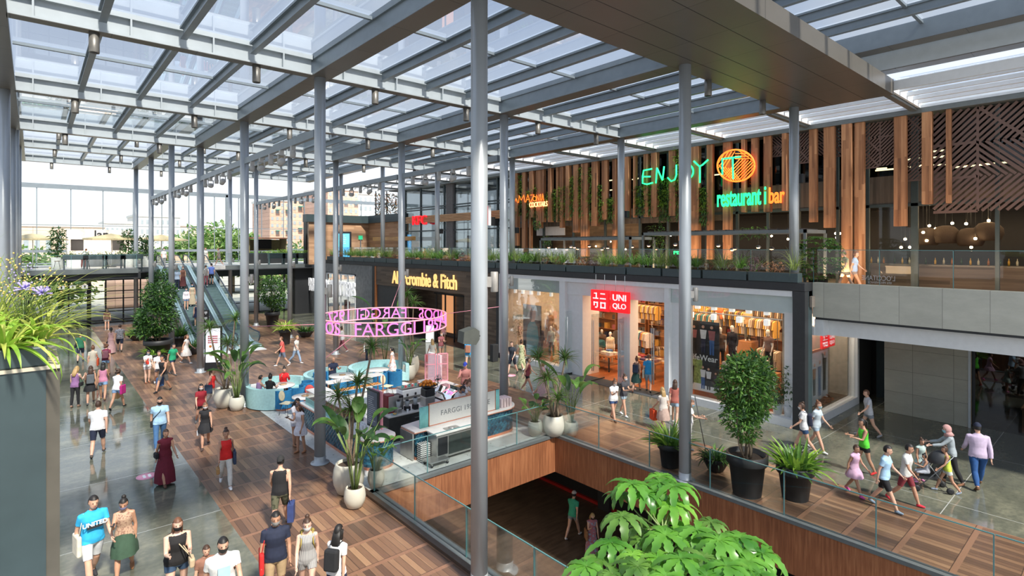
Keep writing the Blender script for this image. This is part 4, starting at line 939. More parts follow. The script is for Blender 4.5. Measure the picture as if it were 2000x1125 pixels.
# hallway beyond: stone tile wall, dark door, glass shop
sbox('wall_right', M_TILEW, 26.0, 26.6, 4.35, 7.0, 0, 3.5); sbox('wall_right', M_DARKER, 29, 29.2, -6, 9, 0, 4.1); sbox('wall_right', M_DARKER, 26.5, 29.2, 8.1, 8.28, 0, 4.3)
sbox('door_2', M_SLATE, 28.2, 28.3, 6.9, 7.9, 0, 2.9)
sbox('trim_6', M_STEEL2, 25.98, 26.05, 4.28, 4.35, 0, 3.5)
wf = MB()
for y in (4.25, 1.4, -1.5): wf.box(26.3, 26.4, y-.04, y+.04, 0, 3.6)
struct(wf.build('window_8', M_DARK)); struct(MB().box(26.34, 26.35, -6, 4.3, 0, 3.6).build('window_8', glassm('shop_glass_dark', (.5, .5, .5), 1.4)))
for k, y in enumerate((2.6, .2)):
    t = thing('display_table', 'pale timber display table inside the dark glazed shop', 'table', (27.8, y, 0), 0, 'timber display tables in the dark shop')
    MB().box(-1.1, 1.1, -.4, .4, .8, .9, b=.02).build('top', pm('maple_top', (.50, .26, .10), .4), t)
    for (a, b) in ((-1.0, -.32), (1.0, -.32), (-1.0, .32), (1.0, .32)): MB().box(a-.05, a+.05, b-.05, b+.05, 0, .8).build('leg', pm('maple_top', (.50, .26, .10), .4), t)
area('side_shop_light', (27.8, 1.5, 3.5), (2, 3), 22, (1, .7, .4))
# logo boxes
M_RED = glow('logo_red', (.80, .01, .015), .7); M_LW = glow('logo_white', (1, 1, 1), .35)
def logo(px0, px1, pyt, pyb, X, kind, label, rods=True):
    a, b = gX(px0, pyt, X), gX(px1, pyt, X); zb = gX((px0+px1)/2, pyb, X).z; zt = gX((px0+px1)/2, pyt, X).z
    w, h = a.y-b.y, zt-zb; t = thing('shop_sign', label, 'sign', (X, (a.y+b.y)/2, (zt+zb)/2), R(-90))
    MB().box(-w/2, w/2, 0, .12, -h/2, h/2).build('box', M_RED, t); s = MB(); u = w/2; v = h/2; e = -.012
    def bar(x0, x1, z0, z1): s.box(x0*u, x1*u, e, 0, z0*v, z1*v)
    if kind == 'k':
        bar(-.62, -.3, .62, .72); bar(-.42, -.3, .22, .72); bar(-.74, -.12, .14, .25)
        bar(.12, .62, .6, .71); bar(.06, .72, .14, .25)
        bar(-.66, -.18, -.14, -.26); bar(-.66, -.54, -.14, -.5); bar(-.3, -.18, -.14, -.62); bar(-.5, -.25, -.6, -.72)
        bar(.12, .7, -.14, -.26); bar(.12, .24, -.14, -.72); bar(.58, .7, -.14, -.72); bar(.12, .7, -.6, -.72)
    else:
        for row, z in (('UNI', .42), ('QLO', -.42)):
            vs, fs = text_mesh(row, 1, .02, .015); xs = [q.x for q in vs]; zs = [q.z for q in vs]; k1 = 1.45*u/(max(xs)-min(xs)); k2 = .6*v/(max(zs)-min(zs)); cx = (max(xs)+min(xs))/2; cz = (max(zs)+min(zs))/2
            s.add([Vector(((q.x-cx)*k1, q.y-.012, (q.z-cz)*k2+z*v)) for q in vs], fs)
    s.build('characters', M_LW, t)
    if rods:
        r = MB(); r.cyl((-u*.5, .06), .012, v, v+.75, 6); r.cyl((u*.5, .06), .012, v, v+.75, 6); r.build('hanging_rods', M_STEEL2, t)
    return t
logo(1154, 1188, 566.5, 607.5, 20.75, 'k', 'square red hanging sign with four white characters over the shop entrance')
logo(1192, 1228, 570, 611, 20.75, 'u', 'square red hanging sign with UNI QLO in white over the shop entrance')
for (X, kd, lb) in ((23.75, 'k', 'small red sign with four white characters inside the side window'), (24.45, 'u', 'small red sign with UNI QLO inside the side window')):
    w = .72; t = logo(1154, 1188, 566.5, 607.5, 20.75, kd, lb, False); t.location = (X, 8.4, 2.9); t.rotation_euler = (0, 0, 0); t.scale = (.6, .6, .55)
# glass doors with long pull handles
for k, (px, lb) in enumerate(((1117, 'open glass door leaf with steel pull bars at the wide white reveal'), (1168, 'glass door leaf with tall steel pull bars in the middle of the first entrance'), (1221, 'open glass door leaf against the white pier'), (1285, 'glass door leaf with tall steel pull bars beside the last white pier'))):
    y = yx(px, 21.3); t = thing('glass_door', lb, 'door', (21.3, y, 0)); MB().box(-.5, .5, -.006, .006, .05, 3.3).build('pane', M_GLASS, t)
    h = MB(); h.tube([(-.4, -.05, .5), (-.4, -.05, 3.0)], .02); h.tube([(-.4, .05, .5), (-.4, .05, 3.0)], .02); h.build('pull_bar', M_STEEL2, t)
    MB().box(-.5, .5, -.02, .02, 0, .06).build('bottom_rail', M_DARK, t)

# ---------------------------------------------------------------- shop interior: shelves, racks, stacks
M_SHELF = wood('shelf_wood', [(.3, (.28, .12, .05)), (.7, (.45, .22, .10))], 'y', 1, .5)
CL = [(.02, .03, .07), (.45, .36, .27), (.55, .50, .44), (.28, .04, .05), (.03, .16, .19), (.10, .09, .08), (.60, .35, .08), (.08, .05, .12), (.20, .12, .07), (.05, .12, .30), (.62, .6, .58), (.35, .12, .14)]
CM = [pm('cloth_%d' % i, c, .9, 0, .1, 20) for i, c in enumerate(CL)]
rnd = random.Random(12)
def shelf_unit(x, y, w, h, rows, label, face=-1):
    t = thing('shelf_unit', label, 'shelf', (x, y, 0), 0, 'wall shelves in the clothing shop')
    f = MB(); f.box(0, .45, -w/2, w/2, 0, .06); f.box(.42, .45, -w/2, w/2, 0, h)
    for s_ in (-w/2, w/2-.03): f.box(0, .45, s_, s_+.03, 0, h)
    f.build('carcass', M_SHELF, t)
    for r in range(1, rows+1):
        z = r*h/(rows+.3); MB().box(0, .45, -w/2, w/2, z-.03, z).build('shelf_board', M_SHELF, t)
    for r in range(rows+1):
        z = r*h/(rows+.3)+(.06 if r == 0 else 0); n = int(w/.34)
        for k in range(n):
            if rnd.random() < .12: continue
            hh = (.45+.45*rnd.random())*h/(rows+.3)*.7; yy = y-w/2+.17+k*(w-.1)/n; mi = rnd.randrange(12); s = MB(); zz = 0; L = max(2, int(hh/.05))
            for q in range(L): s.box(-.15, .15, -.13, .13, q*hh/L, (q+.88)*hh/L, 0)
            o = s.build('folded_clothes', CM[mi], None, (x+.2, yy, z+.003)); tag(o, 'stack of folded clothes on the shop wall shelves', 'clothes', 'stacks of folded clothes')
for k in range(7): shelf_unit(28.4, 9.8+k*2.3, 2.1, 4.0, 6, 'tall timber shelf full of folded clothes at the back of the clothing shop')
_shirt = {}
def shirt_mesh(m):
    if m in _shirt: return _shirt[m]
    s = MB(); s.prism([(-.24, .0), (-.1, .06), (.1, .06), (.24, .0), (.30, -.34), (.21, -.36), (.2, -.72), (-.2, -.72), (-.21, -.36), (-.30, -.34)], -.035, .035, 0, Matrix.Rotation(R(90), 4, 'X'))
    o = s.build('hanging_shirt', CM[m]); me = o.data; bpy.data.objects.remove(o); _shirt[m] = me; return me
def rack(x, y, L, z, rz, pal, label):
    t = thing('clothes_rack', label, 'rack', (x, y, 0), rz, 'clothes rails in the clothing shop')
    f = MB(); f.tube([(-L/2, 0, 0), (-L/2, 0, z), (L/2, 0, z), (L/2, 0, 0)], .015); f.box(-L/2-.03, -L/2+.03, -.25, .25, 0, .03); f.box(L/2-.03, L/2+.03, -.25, .25, 0, .03); f.build('frame', M_DARK, t)
    n = int(L/.11)
    for k in range(n):
        u = -L/2+.08+k*(L-.16)/max(1, n-1); o = bpy.data.objects.new('hanging_shirt', shirt_mesh(pal[k % len(pal)])); COL.objects.link(o)
        o.location = (x+u*math.cos(rz), y+u*math.sin(rz), z-.09); o.rotation_euler = (0, 0, rz+R(90)); tag(o, 'garment hanging on a rail inside the clothing shop', 'garment', 'garments on the shop rails')
for (px, X, L, z, rz, pal) in ((1140, 26, 1.3, 1.5, .2, [2, 1, 10]), (1168, 24.6, 1.0, 1.25, .3, [4, 4]), (1215, 26.5, 1.2, 1.7, 0, [5, 8, 0]), (1255, 24.8, 1.4, 2.1, 1.2, [10, 1, 2, 6, 11, 4]), (1262, 26.6, 1.8, 3.3, 1.5, [6, 8, 1]), (1150, 27.2, 2.2, 3.4, 1.5, [2, 1, 8, 10]),
                               (1370, 25.4, 2.0, 3.3, 1.5, [1, 4, 8]), (1420, 26.2, 2.2, 3.5, 1.5, [8, 6, 5]), (1480, 25.6, 2.0, 3.3, 1.4, [6, 8, 1, 2]), (1505, 24.2, 1.2, 2.2, 1.2, [1, 2, 8]), (1440, 24.2, 1.6, 1.5, .8, [2, 8, 1]), (1500, 26.8, 1.8, 3.7, 1.5, [8, 5, 1]), (1390, 27, 2, 3.6, 1.5, [6, 6, 1]), (1075, 25, 1.5, 1.8, 1.0, [8, 1, 5])):
    y = yx(px, X); rack(X, y, L, z, rz, pal, 'dark metal clothes rail inside the clothing shop')
# low display tables
for (px, X, w) in ((1180, 23.4, 1.5), (1262, 23.8, 1.8), (1370, 23.6, 1.6), (1470, 23.4, 1.8)):
    y = yx(px, X); t = thing('display_table', 'low timber table with folded clothes inside the clothing shop', 'table', (X, y, 0), 0, 'display tables in the clothing shop')
    MB().box(-.5, .5, -w/2, w/2, .78, .84).build('top', M_SHELF, t); MB().box(-.42, .42, -w/2+.1, w/2-.1, .3, .35).build('lower_shelf', M_SHELF, t)
    for a in (-.44, .44):
        for b in (-w/2+.06, w/2-.06): MB().box(a-.03, a+.03, b-.03, b+.03, 0, .78).build('leg', M_DARK, t)
    for r in range(2):
        for k in range(int(w/.36)):
            o = MB().box(-.15, .15, -.13, .13, 0, .08+.14*rnd.random(), b=.015).build('folded_clothes', CM[rnd.randrange(12)], None, (X-.22+r*.42, y-w/2+.2+k*.36, .842)); tag(o, 'pile of folded clothes on a low shop table', 'clothes', 'piles of clothes on the shop tables')
# track lights
tr = MB(); tr.box(22.0, 22.04, P[1525], P[1342], 3.78, 3.82); tag(tr.build('light_track', M_WHITE), 'white lighting track across the big shop window', 'track')
for px in (1363, 1395, 1430, 1463, 1498): 
    y = yx(px, 21.9); tag(MB().box(21.8, 21.98, y-.1, y+.1, 3.95, 4.2, b=.02).build('spot_lamp', M_LW), 'small white track lamp at the top of the shop window', 'lamp', 'track lamps in the shop windows')
for px in (1396, 1446, 1500, 1352): 
    y = yx(px, 22.2); tag(MB().box(22.0, 22.2, y-.1, y+.1, 3.5, 3.75, b=.02).build('spot_lamp', M_LW), 'small white track lamp at the top of the shop window', 'lamp', 'track lamps in the shop windows')
for px in (1007, 1022, 1038, 1053, 1077):
    y = yx(px, 21.9); tag(MB().box(21.8, 21.95, y-.08, y+.08, 3.85, 4.1, b=.02).build('spot_lamp', M_LW), 'small white track lamp at the top of the shop window', 'lamp', 'track lamps in the shop windows')
# poster boards
def poster_people(mb, figs, m0):
    for (x, z, h, mt, ml) in figs:
        w = h*.13
        mb.lathe([(.001, 0), (w*.42, .01), (w*.42, .02), (.001, .03)], (0, 0, 0), 14, m0, False, Matrix.Translation((x, -.03, z+h*.93)) @ Matrix.Rotation(R(90), 4, 'X'))
        mb.prism([(x-w, z+h*.82), (x+w, z+h*.82), (x+w*.7, z+h*.5), (x-w*.7, z+h*.5)], .03, .035, mt, Matrix.Rotation(R(90), 4, 'X'))
        mb.prism([(x-w*.7, z+h*.5), (x+w*.7, z+h*.5), (x+w*.6, z), (x+w*.15, z), (x, z+h*.4), (x-w*.15, z), (x-w*.6, z)], .03, .035, ml, Matrix.Rotation(R(90), 4, 'X'))
y0, y1 = yx(1057, 21.9), yx(1022, 21.9)
t = thing('poster_board', 'tall poster of a woman in a teal jumper behind the first shop window', 'poster', (21.9, (y0+y1)/2, .3), R(-90))
w = (y1-y0)/2; MB().box(-w, w, -.02, .02, 0, 2.95).build('board', pm('poster_dark', (.02, .02, .022), .5), t)
s = MB(); s.box(-w, w, -.026, -.02, 2.1, 2.95, 0)
Mx = Matrix.Rotation(R(90), 4, 'X')
s.prism([(-.52*w, 0), (-.6*w, 1.2), (-.45*w, 1.75), (-.1*w, 2.0), (.3*w, 2.0), (.6*w, 1.75), (.78*w, 1.0), (.6*w, .3), (.5*w, 0)], .028, .03, 1, Mx)
s.prism([(-.1*w, 1.95), (.05*w, 2.2), (.0*w, 2.55), (.15*w, 2.75), (.4*w, 2.7), (.45*w, 2.4), (.3*w, 2.0)], .03, .033, 2, Mx)
s.prism([(-.25*w, 2.0), (-.2*w, 2.5), (0, 2.85), (.3*w, 2.85), (.2*w, 2.7), (.05*w, 2.5), (.0*w, 2.1)], .033, .036, 3, Mx)
s.build('portrait', [pm('poster_grey', (.62, .62, .60), .6), pm('teal_jumper', (.02, .22, .25), .8), pm('poster_skin', (.62, .36, .26), .6), pm('poster_hair', (.10, .04, .02), .7)], t)
y0, y1 = yx(1405, 21.75), yx(1345, 21.75)
t = thing('poster_board', 'big window poster reading LifeWear with groups of people', 'poster', (21.75, (y0+y1)/2, .45), R(-90)); w = (y1-y0)/2
MB().box(-w, w, -.02, .02, 0, 3.0).build('board', pm('poster_dark', (.02, .02, .022), .5), t)
s = MB(); s.box(-w, -.05, -.026, -.02, .25, 1.35, 0); s.box(-.05, w, -.026, -.02, .0, .25, 1); s.box(-w, -.05, -.027, -.02, 0, .3, 1)
poster_people(s, [(-.75*w, .25, .95, 5, 5), (-.02*w, .1, 1.0, 2, 3), (.35*w, .1, .95, 2, 5), (.8*w, .1, .8, 4, 5), (-.6*w, 1.7, 1.1, 6, 5), (.0*w, 1.65, 1.2, 2, 4), (.55*w, 1.6, 1.25, 6, 3)], 7)
s.build('photographs', [pm('poster_green', (.25, .33, .10), .7, 0, .5, 9), M_WHITE, pm('poster_white', (.7, .7, .72), .7), pm('poster_blue', (.05, .12, .3), .7), pm('poster_navy', (.03, .03, .06), .7), pm('poster_black', (.015, .015, .015), .7), pm('poster_rose', (.35, .12, .12), .7), pm('poster_skin', (.62, .36, .26), .6)], t)
s = MB(); text_on(s, 'LifeWear', Matrix.Translation((0, -.04, 1.42)), 0, size=2*w/4.1, depth=.01, bold=.004); s.build('lettering', M_WHITE, t)
t = thing('poster_board', 'white poster of three jumping people in the side window', 'poster', (24.05, 8.75, .32))
MB().box(-.9, .9, -.02, .02, 0, 2.1).build('board', pm('poster_pale', (.62, .68, .74), .6), t); MB().box(-.9, .9, -.03, .03, 2.1, 2.2).build('rail', M_SHELF, t)
s = MB(); poster_people(s, [(-.55, .4, 1.3, 1, 2), (0, .3, 1.45, 3, 3), (.5, .45, 1.6, 2, 2)], 0); s.beam((.5, -.035, 1.6), (.25, -.035, 2.0), .01, .08, 2)
s.build('photographs', [pm('poster_skin', (.62, .36, .26), .6), pm('poster_rust', (.35, .14, .05), .7), pm('poster_black', (.015, .015, .015), .7), pm('poster_blue', (.05, .12, .3), .7)], t)
s = MB()
for k in range(260):
    a = rnd.random()*6.28; r = rnd.random()**.5*.75; s.box(-.04, .04, -.03, .03, 0, .03, k % 2, Matrix.Translation((24.3+r*math.cos(a), 8.58+r*.15*math.sin(a), .33+.35*(1-r/.8)*rnd.random())) @ Matrix.Rotation(rnd.random()*6, 4, 'Z'))
tag(s.build('pile_of_leaves', [pm('rust_a', (.32, .12, .05), .8), pm('rust_b', (.16, .055, .03), .8)]), 'heap of rust coloured scraps under the jumping people poster', 'heap', None, 'stuff')

# ---------------------------------------------------------------- timber clad shop with gold letters (Y 25.4 .. 41.4)
XF = 21.0
AF = {p: yx(p, XF) for p in (730, 737, 787, 860, 908, 975, 965)}
sbox('wall_shop', M_FWOOD, XF, XF+.3, 25.55, 41.2, 3.55, 5.03); sbox('wall_shop', M_FWOOD, XF, XF+.3, 25.55, 28.9, 0, 3.55); sbox('wall_shop', M_FWOOD, XF, XF+.3, 36.4, 37.2, 0, 3.6)
sbox('trim_7', M_DARK, XF-.05, XF+.4, 25.4, 25.6, 0, 5.03); sbox('trim_7', pm('copper_strip', (.42, .15, .05), .4), XF-.04, XF+.2, 41.0, 41.2, 0, 5.03); sbox('trim_7', M_DARK, XF-.06, XF+.4, 41.2, 41.6, 0, 5.03)
sbox('wall_shop', pm('dark_grey_panel', (.05, .052, .055), .5), XF+.1, XF+.3, 37.2, 41.0, 0, 3.6)
sbox('wall_shop', M_FWOOD, XF+2.2, XF+2.4, 25.6, 41.0, 0, 3.6); sbox('floor', M_DARK, XF, XF+2.2, 28.9, 36.4, 0, .012)
wf = MB()
for y in (29.1, 30.3, 31.5, 32.6, 33.7): wf.box(XF+1.0, XF+1.08, y-.05, y+.05, 0, 3.3); 
wf.box(XF+1.0, XF+1.08, 29, 34, 3.2, 3.35); struct(wf.build('door_3', M_DARKER)); sbox('door_3', glow('warm_interior_glow', (.75, .33, .14), .55), XF+2.1, XF+2.15, 29.6, 31.2, .6, 3.0)  # flat glowing sheets behind the doors stand in for the lit interior
sbox('door_3', glow('warm_interior_glow', (.75, .33, .14), .55), XF+2.1, XF+2.15, 33.0, 34.6, .3, 3.1)
s = MB(); text_fit(s, 'Abercrombie & Fitch', 766, 892, 533, 560, XF-.05, 0, .07, .012); tag(s.build('shop_lettering', glow('gold_letters', (.85, .52, .18), .8)), 'gold letters Abercrombie & Fitch on the dark timber fascia', 'lettering')
# ---------------------------------------------------------------- grey rendered shop with white letters
sbox('wall_shop', M_CONC, XF, XF+.3, 41.6, 44.7, 0, 5.03); sbox('wall_shop', M_CONC, XF, XF+.3, 44.7, 51.2, 4.15, 5.03)
wf = MB()
for y in (44.8, 46.3, 47.8, 49.3, 50.9): wf.box(XF-.05, XF+.05, y-.05, y+.05, 0, 4.15)
for z in (2.3, 3.2, 4.1): wf.box(XF-.05, XF+.05, 44.75, 51, z-.05, z+.05)
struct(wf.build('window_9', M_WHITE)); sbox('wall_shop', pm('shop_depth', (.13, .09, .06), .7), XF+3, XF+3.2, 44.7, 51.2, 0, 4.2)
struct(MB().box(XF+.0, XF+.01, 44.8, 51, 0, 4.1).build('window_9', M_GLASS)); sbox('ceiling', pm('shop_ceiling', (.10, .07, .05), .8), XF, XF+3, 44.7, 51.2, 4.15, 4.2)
s = MB(); text_fit(s, 'URBAN OUTFITTERS', 598, 694, 547, 574, XF-.35, 0, .12, .006); tag(s.build('shop_lettering', glow('soft_white_letters', (.9, .9, .9), .25)), 'tall white letters URBAN OUTFITTERS on the shop frame', 'lettering')
sbox('wall_shop', M_CONC, XF, XF+.3, 51.2, 54.6, 0, 5.03)
for k in range(7):
    tag(MB().box(XF+.5+.3*(k % 3), XF+.8+.3*(k % 3), 45.2+k*.8, 45.6+k*.8, 0, 1.2+.4*(k % 2), b=.03).build('display_stand', CM[(k*5) % 12]), 'coloured display block behind the white framed shop window', 'display', 'display blocks in the white framed window')
# far side wall behind the side columns
sbox('wall_left', pm('side_wall', (.10, .10, .10), .6), -14.2, -14, -4, 59, -.35, 4)
# ================================================================ planting
def leafm(name, c, c2, rough=.45):
    n = NT(name); x, y, z = n.pos(); g = n.n('ObjectInfo'); f = n.noise(n.vec(x, y, z), 7, 2)
    n.col(n.ramp(f, [(.3, c), (.72, c2)])); n.set(Roughness=rough)
    tr = n.n('BsdfTranslucent'); tr.inputs[0].default_value = (*[min(1, q*1.5) for q in c2], 1); mx = n.n('MixShader'); mx.inputs[0].default_value = .28
    n.l(n.p.outputs[0], mx.inputs[1]); n.l(tr.outputs[0], mx.inputs[2]); n.l(mx.outputs[0], n.out.inputs[0]); return n.mat
L_MID = leafm('leaf_mid', (.045, .12, .02), (.14, .28, .05)); L_DARK = leafm('leaf_dark', (.012, .045, .014), (.05, .13, .03))
L_LIME = leafm('leaf_lime', (.14, .30, .03), (.38, .58, .08)); L_GRASS = leafm('leaf_grass', (.09, .16, .03), (.30, .38, .09))
L_YEL = leafm('leaf_yellow', (.30, .36, .05), (.62, .66, .18)); L_OLIVE = leafm('leaf_olive', (.08, .10, .045), (.20, .21, .09)); L_PURP = leafm('leaf_purple', (.06, .03, .035), (.16, .09, .10))
L_UMB = leafm('leaf_umbrella', (.04, .15, .018), (.14, .35, .045), .32)
M_SOIL = pm('soil', (.045, .03, .02), .95, 0, .4, 40); M_BARK = pm('bark', (.24, .18, .12), .85, 0, .3, 30); M_STALK = pm('green_stalk', (.13, .19, .05), .5, 0, .3, 10)
M_POTB = pm('beige_ceramic_pot', (.52, .50, .42), .5, 0, .06, 3); M_POTK = pm('black_plastic_pot', (.022, .022, .023), .5, 0, .1); M_POTW = pm('white_pot', (.62, .63, .62), .5)
def blade(mb, p, az, el_, L, w, bend, m=0, seg=5, fold=.25, wp=None):
    """strap leaf: starts at p with heading az and elevation el_, bending down by bend radians"""
    p = Vector(p); sd = Vector((-math.sin(az), math.cos(az), 0)); vs = []; e = el_
    for i in range(seg+1):
        t = i/seg; ww = w*(wp(t) if wp else min(1, 4*t+.45)*(1-t**2.2)+.03)
        d = Vector((math.cos(az)*math.cos(e), math.sin(az)*math.cos(e), math.sin(e))); up = sd.cross(d)*-1
        vs += [p-sd*ww/2+up*(fold*ww), p.copy(), p+sd*ww/2+up*(fold*ww)]; p = p+d*(L/seg); e -= bend/seg
    fs = []
    for i in range(seg):
        for k in (0, 1): a = i*3+k; fs.append((a, a+1, a+4, a+3))
    mb.add(vs, fs, m, True); return p
def leafq(mb, p, n, L, w, rnd, m):
    d = Vector((rnd.uniform(-1, 1), rnd.uniform(-1, 1), rnd.uniform(-.9, .5))).normalized(); d = (d+n*.8).normalized()
    s_ = d.cross(Vector((rnd.uniform(-1, 1), rnd.uniform(-1, 1), 1.2))).normalized(); u = d.cross(s_)
    mb.add([p, p+d*L*.45+s_*w/2+u*w*.12, p+d*L, p+d*L*.45-s_*w/2+u*w*.12, p+d*L*.5-u*w*.1], [(0, 4, 1), (1, 4, 2), (2, 4, 3), (3, 4, 0)], m)
def crown(mb, c, r, n, L, w, rnd, ms=(0,), shell=.55):
    c = Vector(c)
    for k in range(n):
        v = Vector((rnd.gauss(0, 1), rnd.gauss(0, 1), rnd.gauss(0, 1))).normalized(); q = shell+(1-shell)*rnd.random()
        leafq(mb, c+Vector((v.x*r[0], v.y*r[1], v.z*r[2]))*q, v, L*rnd.uniform(.7, 1.2), w*rnd.uniform(.7, 1.2), rnd, rnd.choice(ms))
def pot_round(t, r, h, m=None, tall=False):
    MB().lathe([(r*.5, 0), (r*.72, h*.06), (r*.95, h*.35), (r*1.0, h*.55), (r*.93, h*.82), (r*.82, h*.98), (r*.80, h), (r*.72, h), (r*.74, h*.9), (.001, h*.88)], (0, 0, 0), 28, 0, cap=False).build('pot', m or M_POTB, t)
    MB().lathe([(.001, h*.9), (r*.74, h*.9)], (0, 0, 0), 20, 0, cap=False).build('soil', M_SOIL, t)
def pot_taper(t, r, h, m=None):
    MB().lathe([(r*.68, 0), (r*.86, h*.76), (r*.98, h*.77), (r, h*.80), (r, h*.99), (r*.97, h), (r*.88, h), (r*.86, h*.86), (.001, h*.86)], (0, 0, 0), 30, 0, cap=False).build('pot', m or M_POTK, t)
    MB().lathe([(.001, h*.88), (r*.86, h*.88)], (0, 0, 0), 24, 0, cap=False).build('soil', M_SOIL, t)
def pot_bowl(t, r, h, m=None):
    MB().lathe([(r*.4, 0), (r*.55, h*.1), (r*.97, h*.9), (r, h), (r*.93, h), (r*.8, h*.7), (.001, h*.7)], (0, 0, 0), 26, 0, cap=False).build('pot', m or M_POTK, t)
    MB().lathe([(.001, h*.8), (r*.86, h*.8)], (0, 0, 0), 20, 0, cap=False).build('soil', M_SOIL, t)
def dracaena(t, z0, trunks, rnd, mat=None, L=.55, n=60):
    """trunks: list of (base x, base y, top x, top y, top z)"""
    tr = MB(); fo = MB()
    for (x, y, X, Y, Z) in trunks:
        mid = Vector(((x+X)/2+rnd.uniform(-.06, .06), (y+Y)/2, (z0+Z)/2)); pts = [Vector((x, y, z0)), mid, Vector((X, Y, Z))]
        tr.tube([pts[0], (pts[0]+mid)/2+Vector((.02, 0, 0)), mid, (mid+pts[2])/2, pts[2]], [.045, .04, .035, .032, .03], 8)
        for k in range(n): blade(fo, (X, Y, Z+rnd.uniform(-.08, .05)), rnd.random()*6.283, rnd.uniform(-.1, 1.3), L*rnd.uniform(.75, 1.1), .035, rnd.uniform(.7, 1.8), rnd.choice((0, 0, 1)), 4)
    tr.build('trunk', M_BARK, t); fo.build('foliage', mat or [L_MID, L_OLIVE], t)
def paddle(t_): return math.sin(math.pi*min(1, t_*.93+.05))**.7 if t_ < 1 else .02
def strelitzia(t, z0, n, H, rnd, mats=None, LL=.6, W_=.24, spread=.45):
    st = MB(); fo = MB()
    for k in range(n):
        az = k*2.4+rnd.uniform(-.3, .3); h = H*rnd.uniform(.55, 1); o = Vector((.06*math.cos(az), .06*math.sin(az), z0)); out = spread*rnd.uniform(.35, 1)*h
        p1 = o+Vector((math.cos(az)*out*.35, math.sin(az)*out*.35, h*.6)); p2 = o+Vector((math.cos(az)*out, math.sin(az)*out, h))
        st.tube([o, (o+p1)/2, p1, p2], [.02, .018, .014, .01], 6)
        e0 = rnd.uniform(.6, 1.3); blade(fo, p2, az, e0, LL*rnd.uniform(.7, 1.15), W_*rnd.uniform(.7, 1.1), rnd.uniform(.7, 1.9), rnd.choice((0, 0, 1)), 8, .22, paddle)
    st.build('stem', M_STALK, t); fo.build('foliage', mats or [L_MID, L_DARK], t)
def bushy(t, z0, n, rnd, L, w, mats, el0=.2, el1=1.4, bend=1.3, rad=.15):
    fo = MB()
    for k in range(n):
        a = rnd.random()*6.283; r = rad*rnd.random()**.5
        blade(fo, (r*math.cos(a), r*math.sin(a), z0), a+rnd.uniform(-.5, .5), rnd.uniform(el0, el1), L*rnd.uniform(.6, 1.15), w, bend*rnd.uniform(.4, 1.3), rnd.randrange(len(mats)), 5)
    fo.build('foliage', mats, t)
def tree(t, z0, crowns, stems, rnd, mats, L=.12, w=.06, n=1500):
    fo = MB(); tr = MB()
    tot = sum(c[3]*c[4]*c[5] for c in crowns)
    for (x, y, z, a, b, c) in crowns: crown(fo, (x, y, z), (a, b, c), int(n*a*b*c/tot), L, w, rnd, range(len(mats)))
    for k in range(stems):
        c = crowns[k % len(crowns)]; a = k*6.28/stems
        tr.tube([(.1*math.cos(a), .1*math.sin(a), z0), (c[0]*.5+.15*math.cos(a), c[1]*.5+.15*math.sin(a), (z0+c[2])*.45), (c[0]+.1*math.cos(a), c[1]+.1*math.sin(a), c[2]+c[5]*.4)], [.028, .022, .012], 6)
    fo.build('foliage', mats, t); tr.build('trunk', M_BARK, t)
def potted(name, label, px, py, z=0.0, rz=0, group=None): return thing(name, label, 'plant', gp(px, py, z), rz, group)
rnd = random.Random(21)
# pair beside the pale sofa
t = potted('potted_dracaena', 'dragon tree in large beige pot near the column by the pale blue sofa', 439, 795); pot_round(t, .42, .8); dracaena(t, .72, [(0, 0, -.55, .1, 3.3), (.1, 0, .45, .2, 3.55), (0, .1, .15, .1, 2.6)], rnd, L=.7, n=75)
t = potted('potted_strelitzia', 'bird of paradise in smaller beige pot before the dragon tree by the sofa', 462.5, 801); pot_round(t, .30, .55); strelitzia(t, .5, 16, 1.7, rnd, None, .85, .30, .4)
# three pots at the corner of the void
t = potted('potted_dracaena', 'branched dragon tree in the biggest beige pot at the void corner', 681, 962); pot_round(t, .42, .82); dracaena(t, .75, [(0, 0, -.25, .1, 2.6), (.05, .1, .35, .2, 2.85), (.1, 0, .95, .5, 3.75), (0, -.1, .1, .1, 2.2)], rnd, L=.62, n=70)
t = potted('potted_strelitzia', 'bird of paradise in the front beige pot on the timber deck', 693, 990); pot_round(t, .275, .52); strelitzia(t, .46, 14, 1.75, rnd, None, .72, .32, .38)
t = potted('potted_philodendron', 'glossy philodendron in the small beige pot on terrazzo at the void corner', 734.5, 951); pot_round(t, .235, .5); strelitzia(t, .44, 16, .85, rnd, None, .32, .24, .6)
# three pots beside the round counter end
t = potted('potted_dracaena', 'tall dragon tree in the large beige pot behind the rail corner', 1082, 850); pot_round(t, .40, .72); dracaena(t, .65, [(0, 0, -.5, .3, 2.75), (.05, 0, .25, -.3, 2.7), (0, .1, -.2, .1, 2.0), (.1, -.1, .1, -.1, 1.3)], rnd, L=.72, n=80)
t = potted('potted_philodendron', 'rounded philodendron in the small beige pot at the terrazzo tip', 1045.5, 851); pot_round(t, .265, .52); strelitzia(t, .46, 12, .7, rnd, None, .30, .25, .6)
t = potted('potted_strelitzia', 'arching bird of paradise in the small beige pot behind the glass rail', 1115, 851); pot_round(t, .265, .5); strelitzia(t, .44, 9, 1.7, rnd, None, .95, .30, .55)
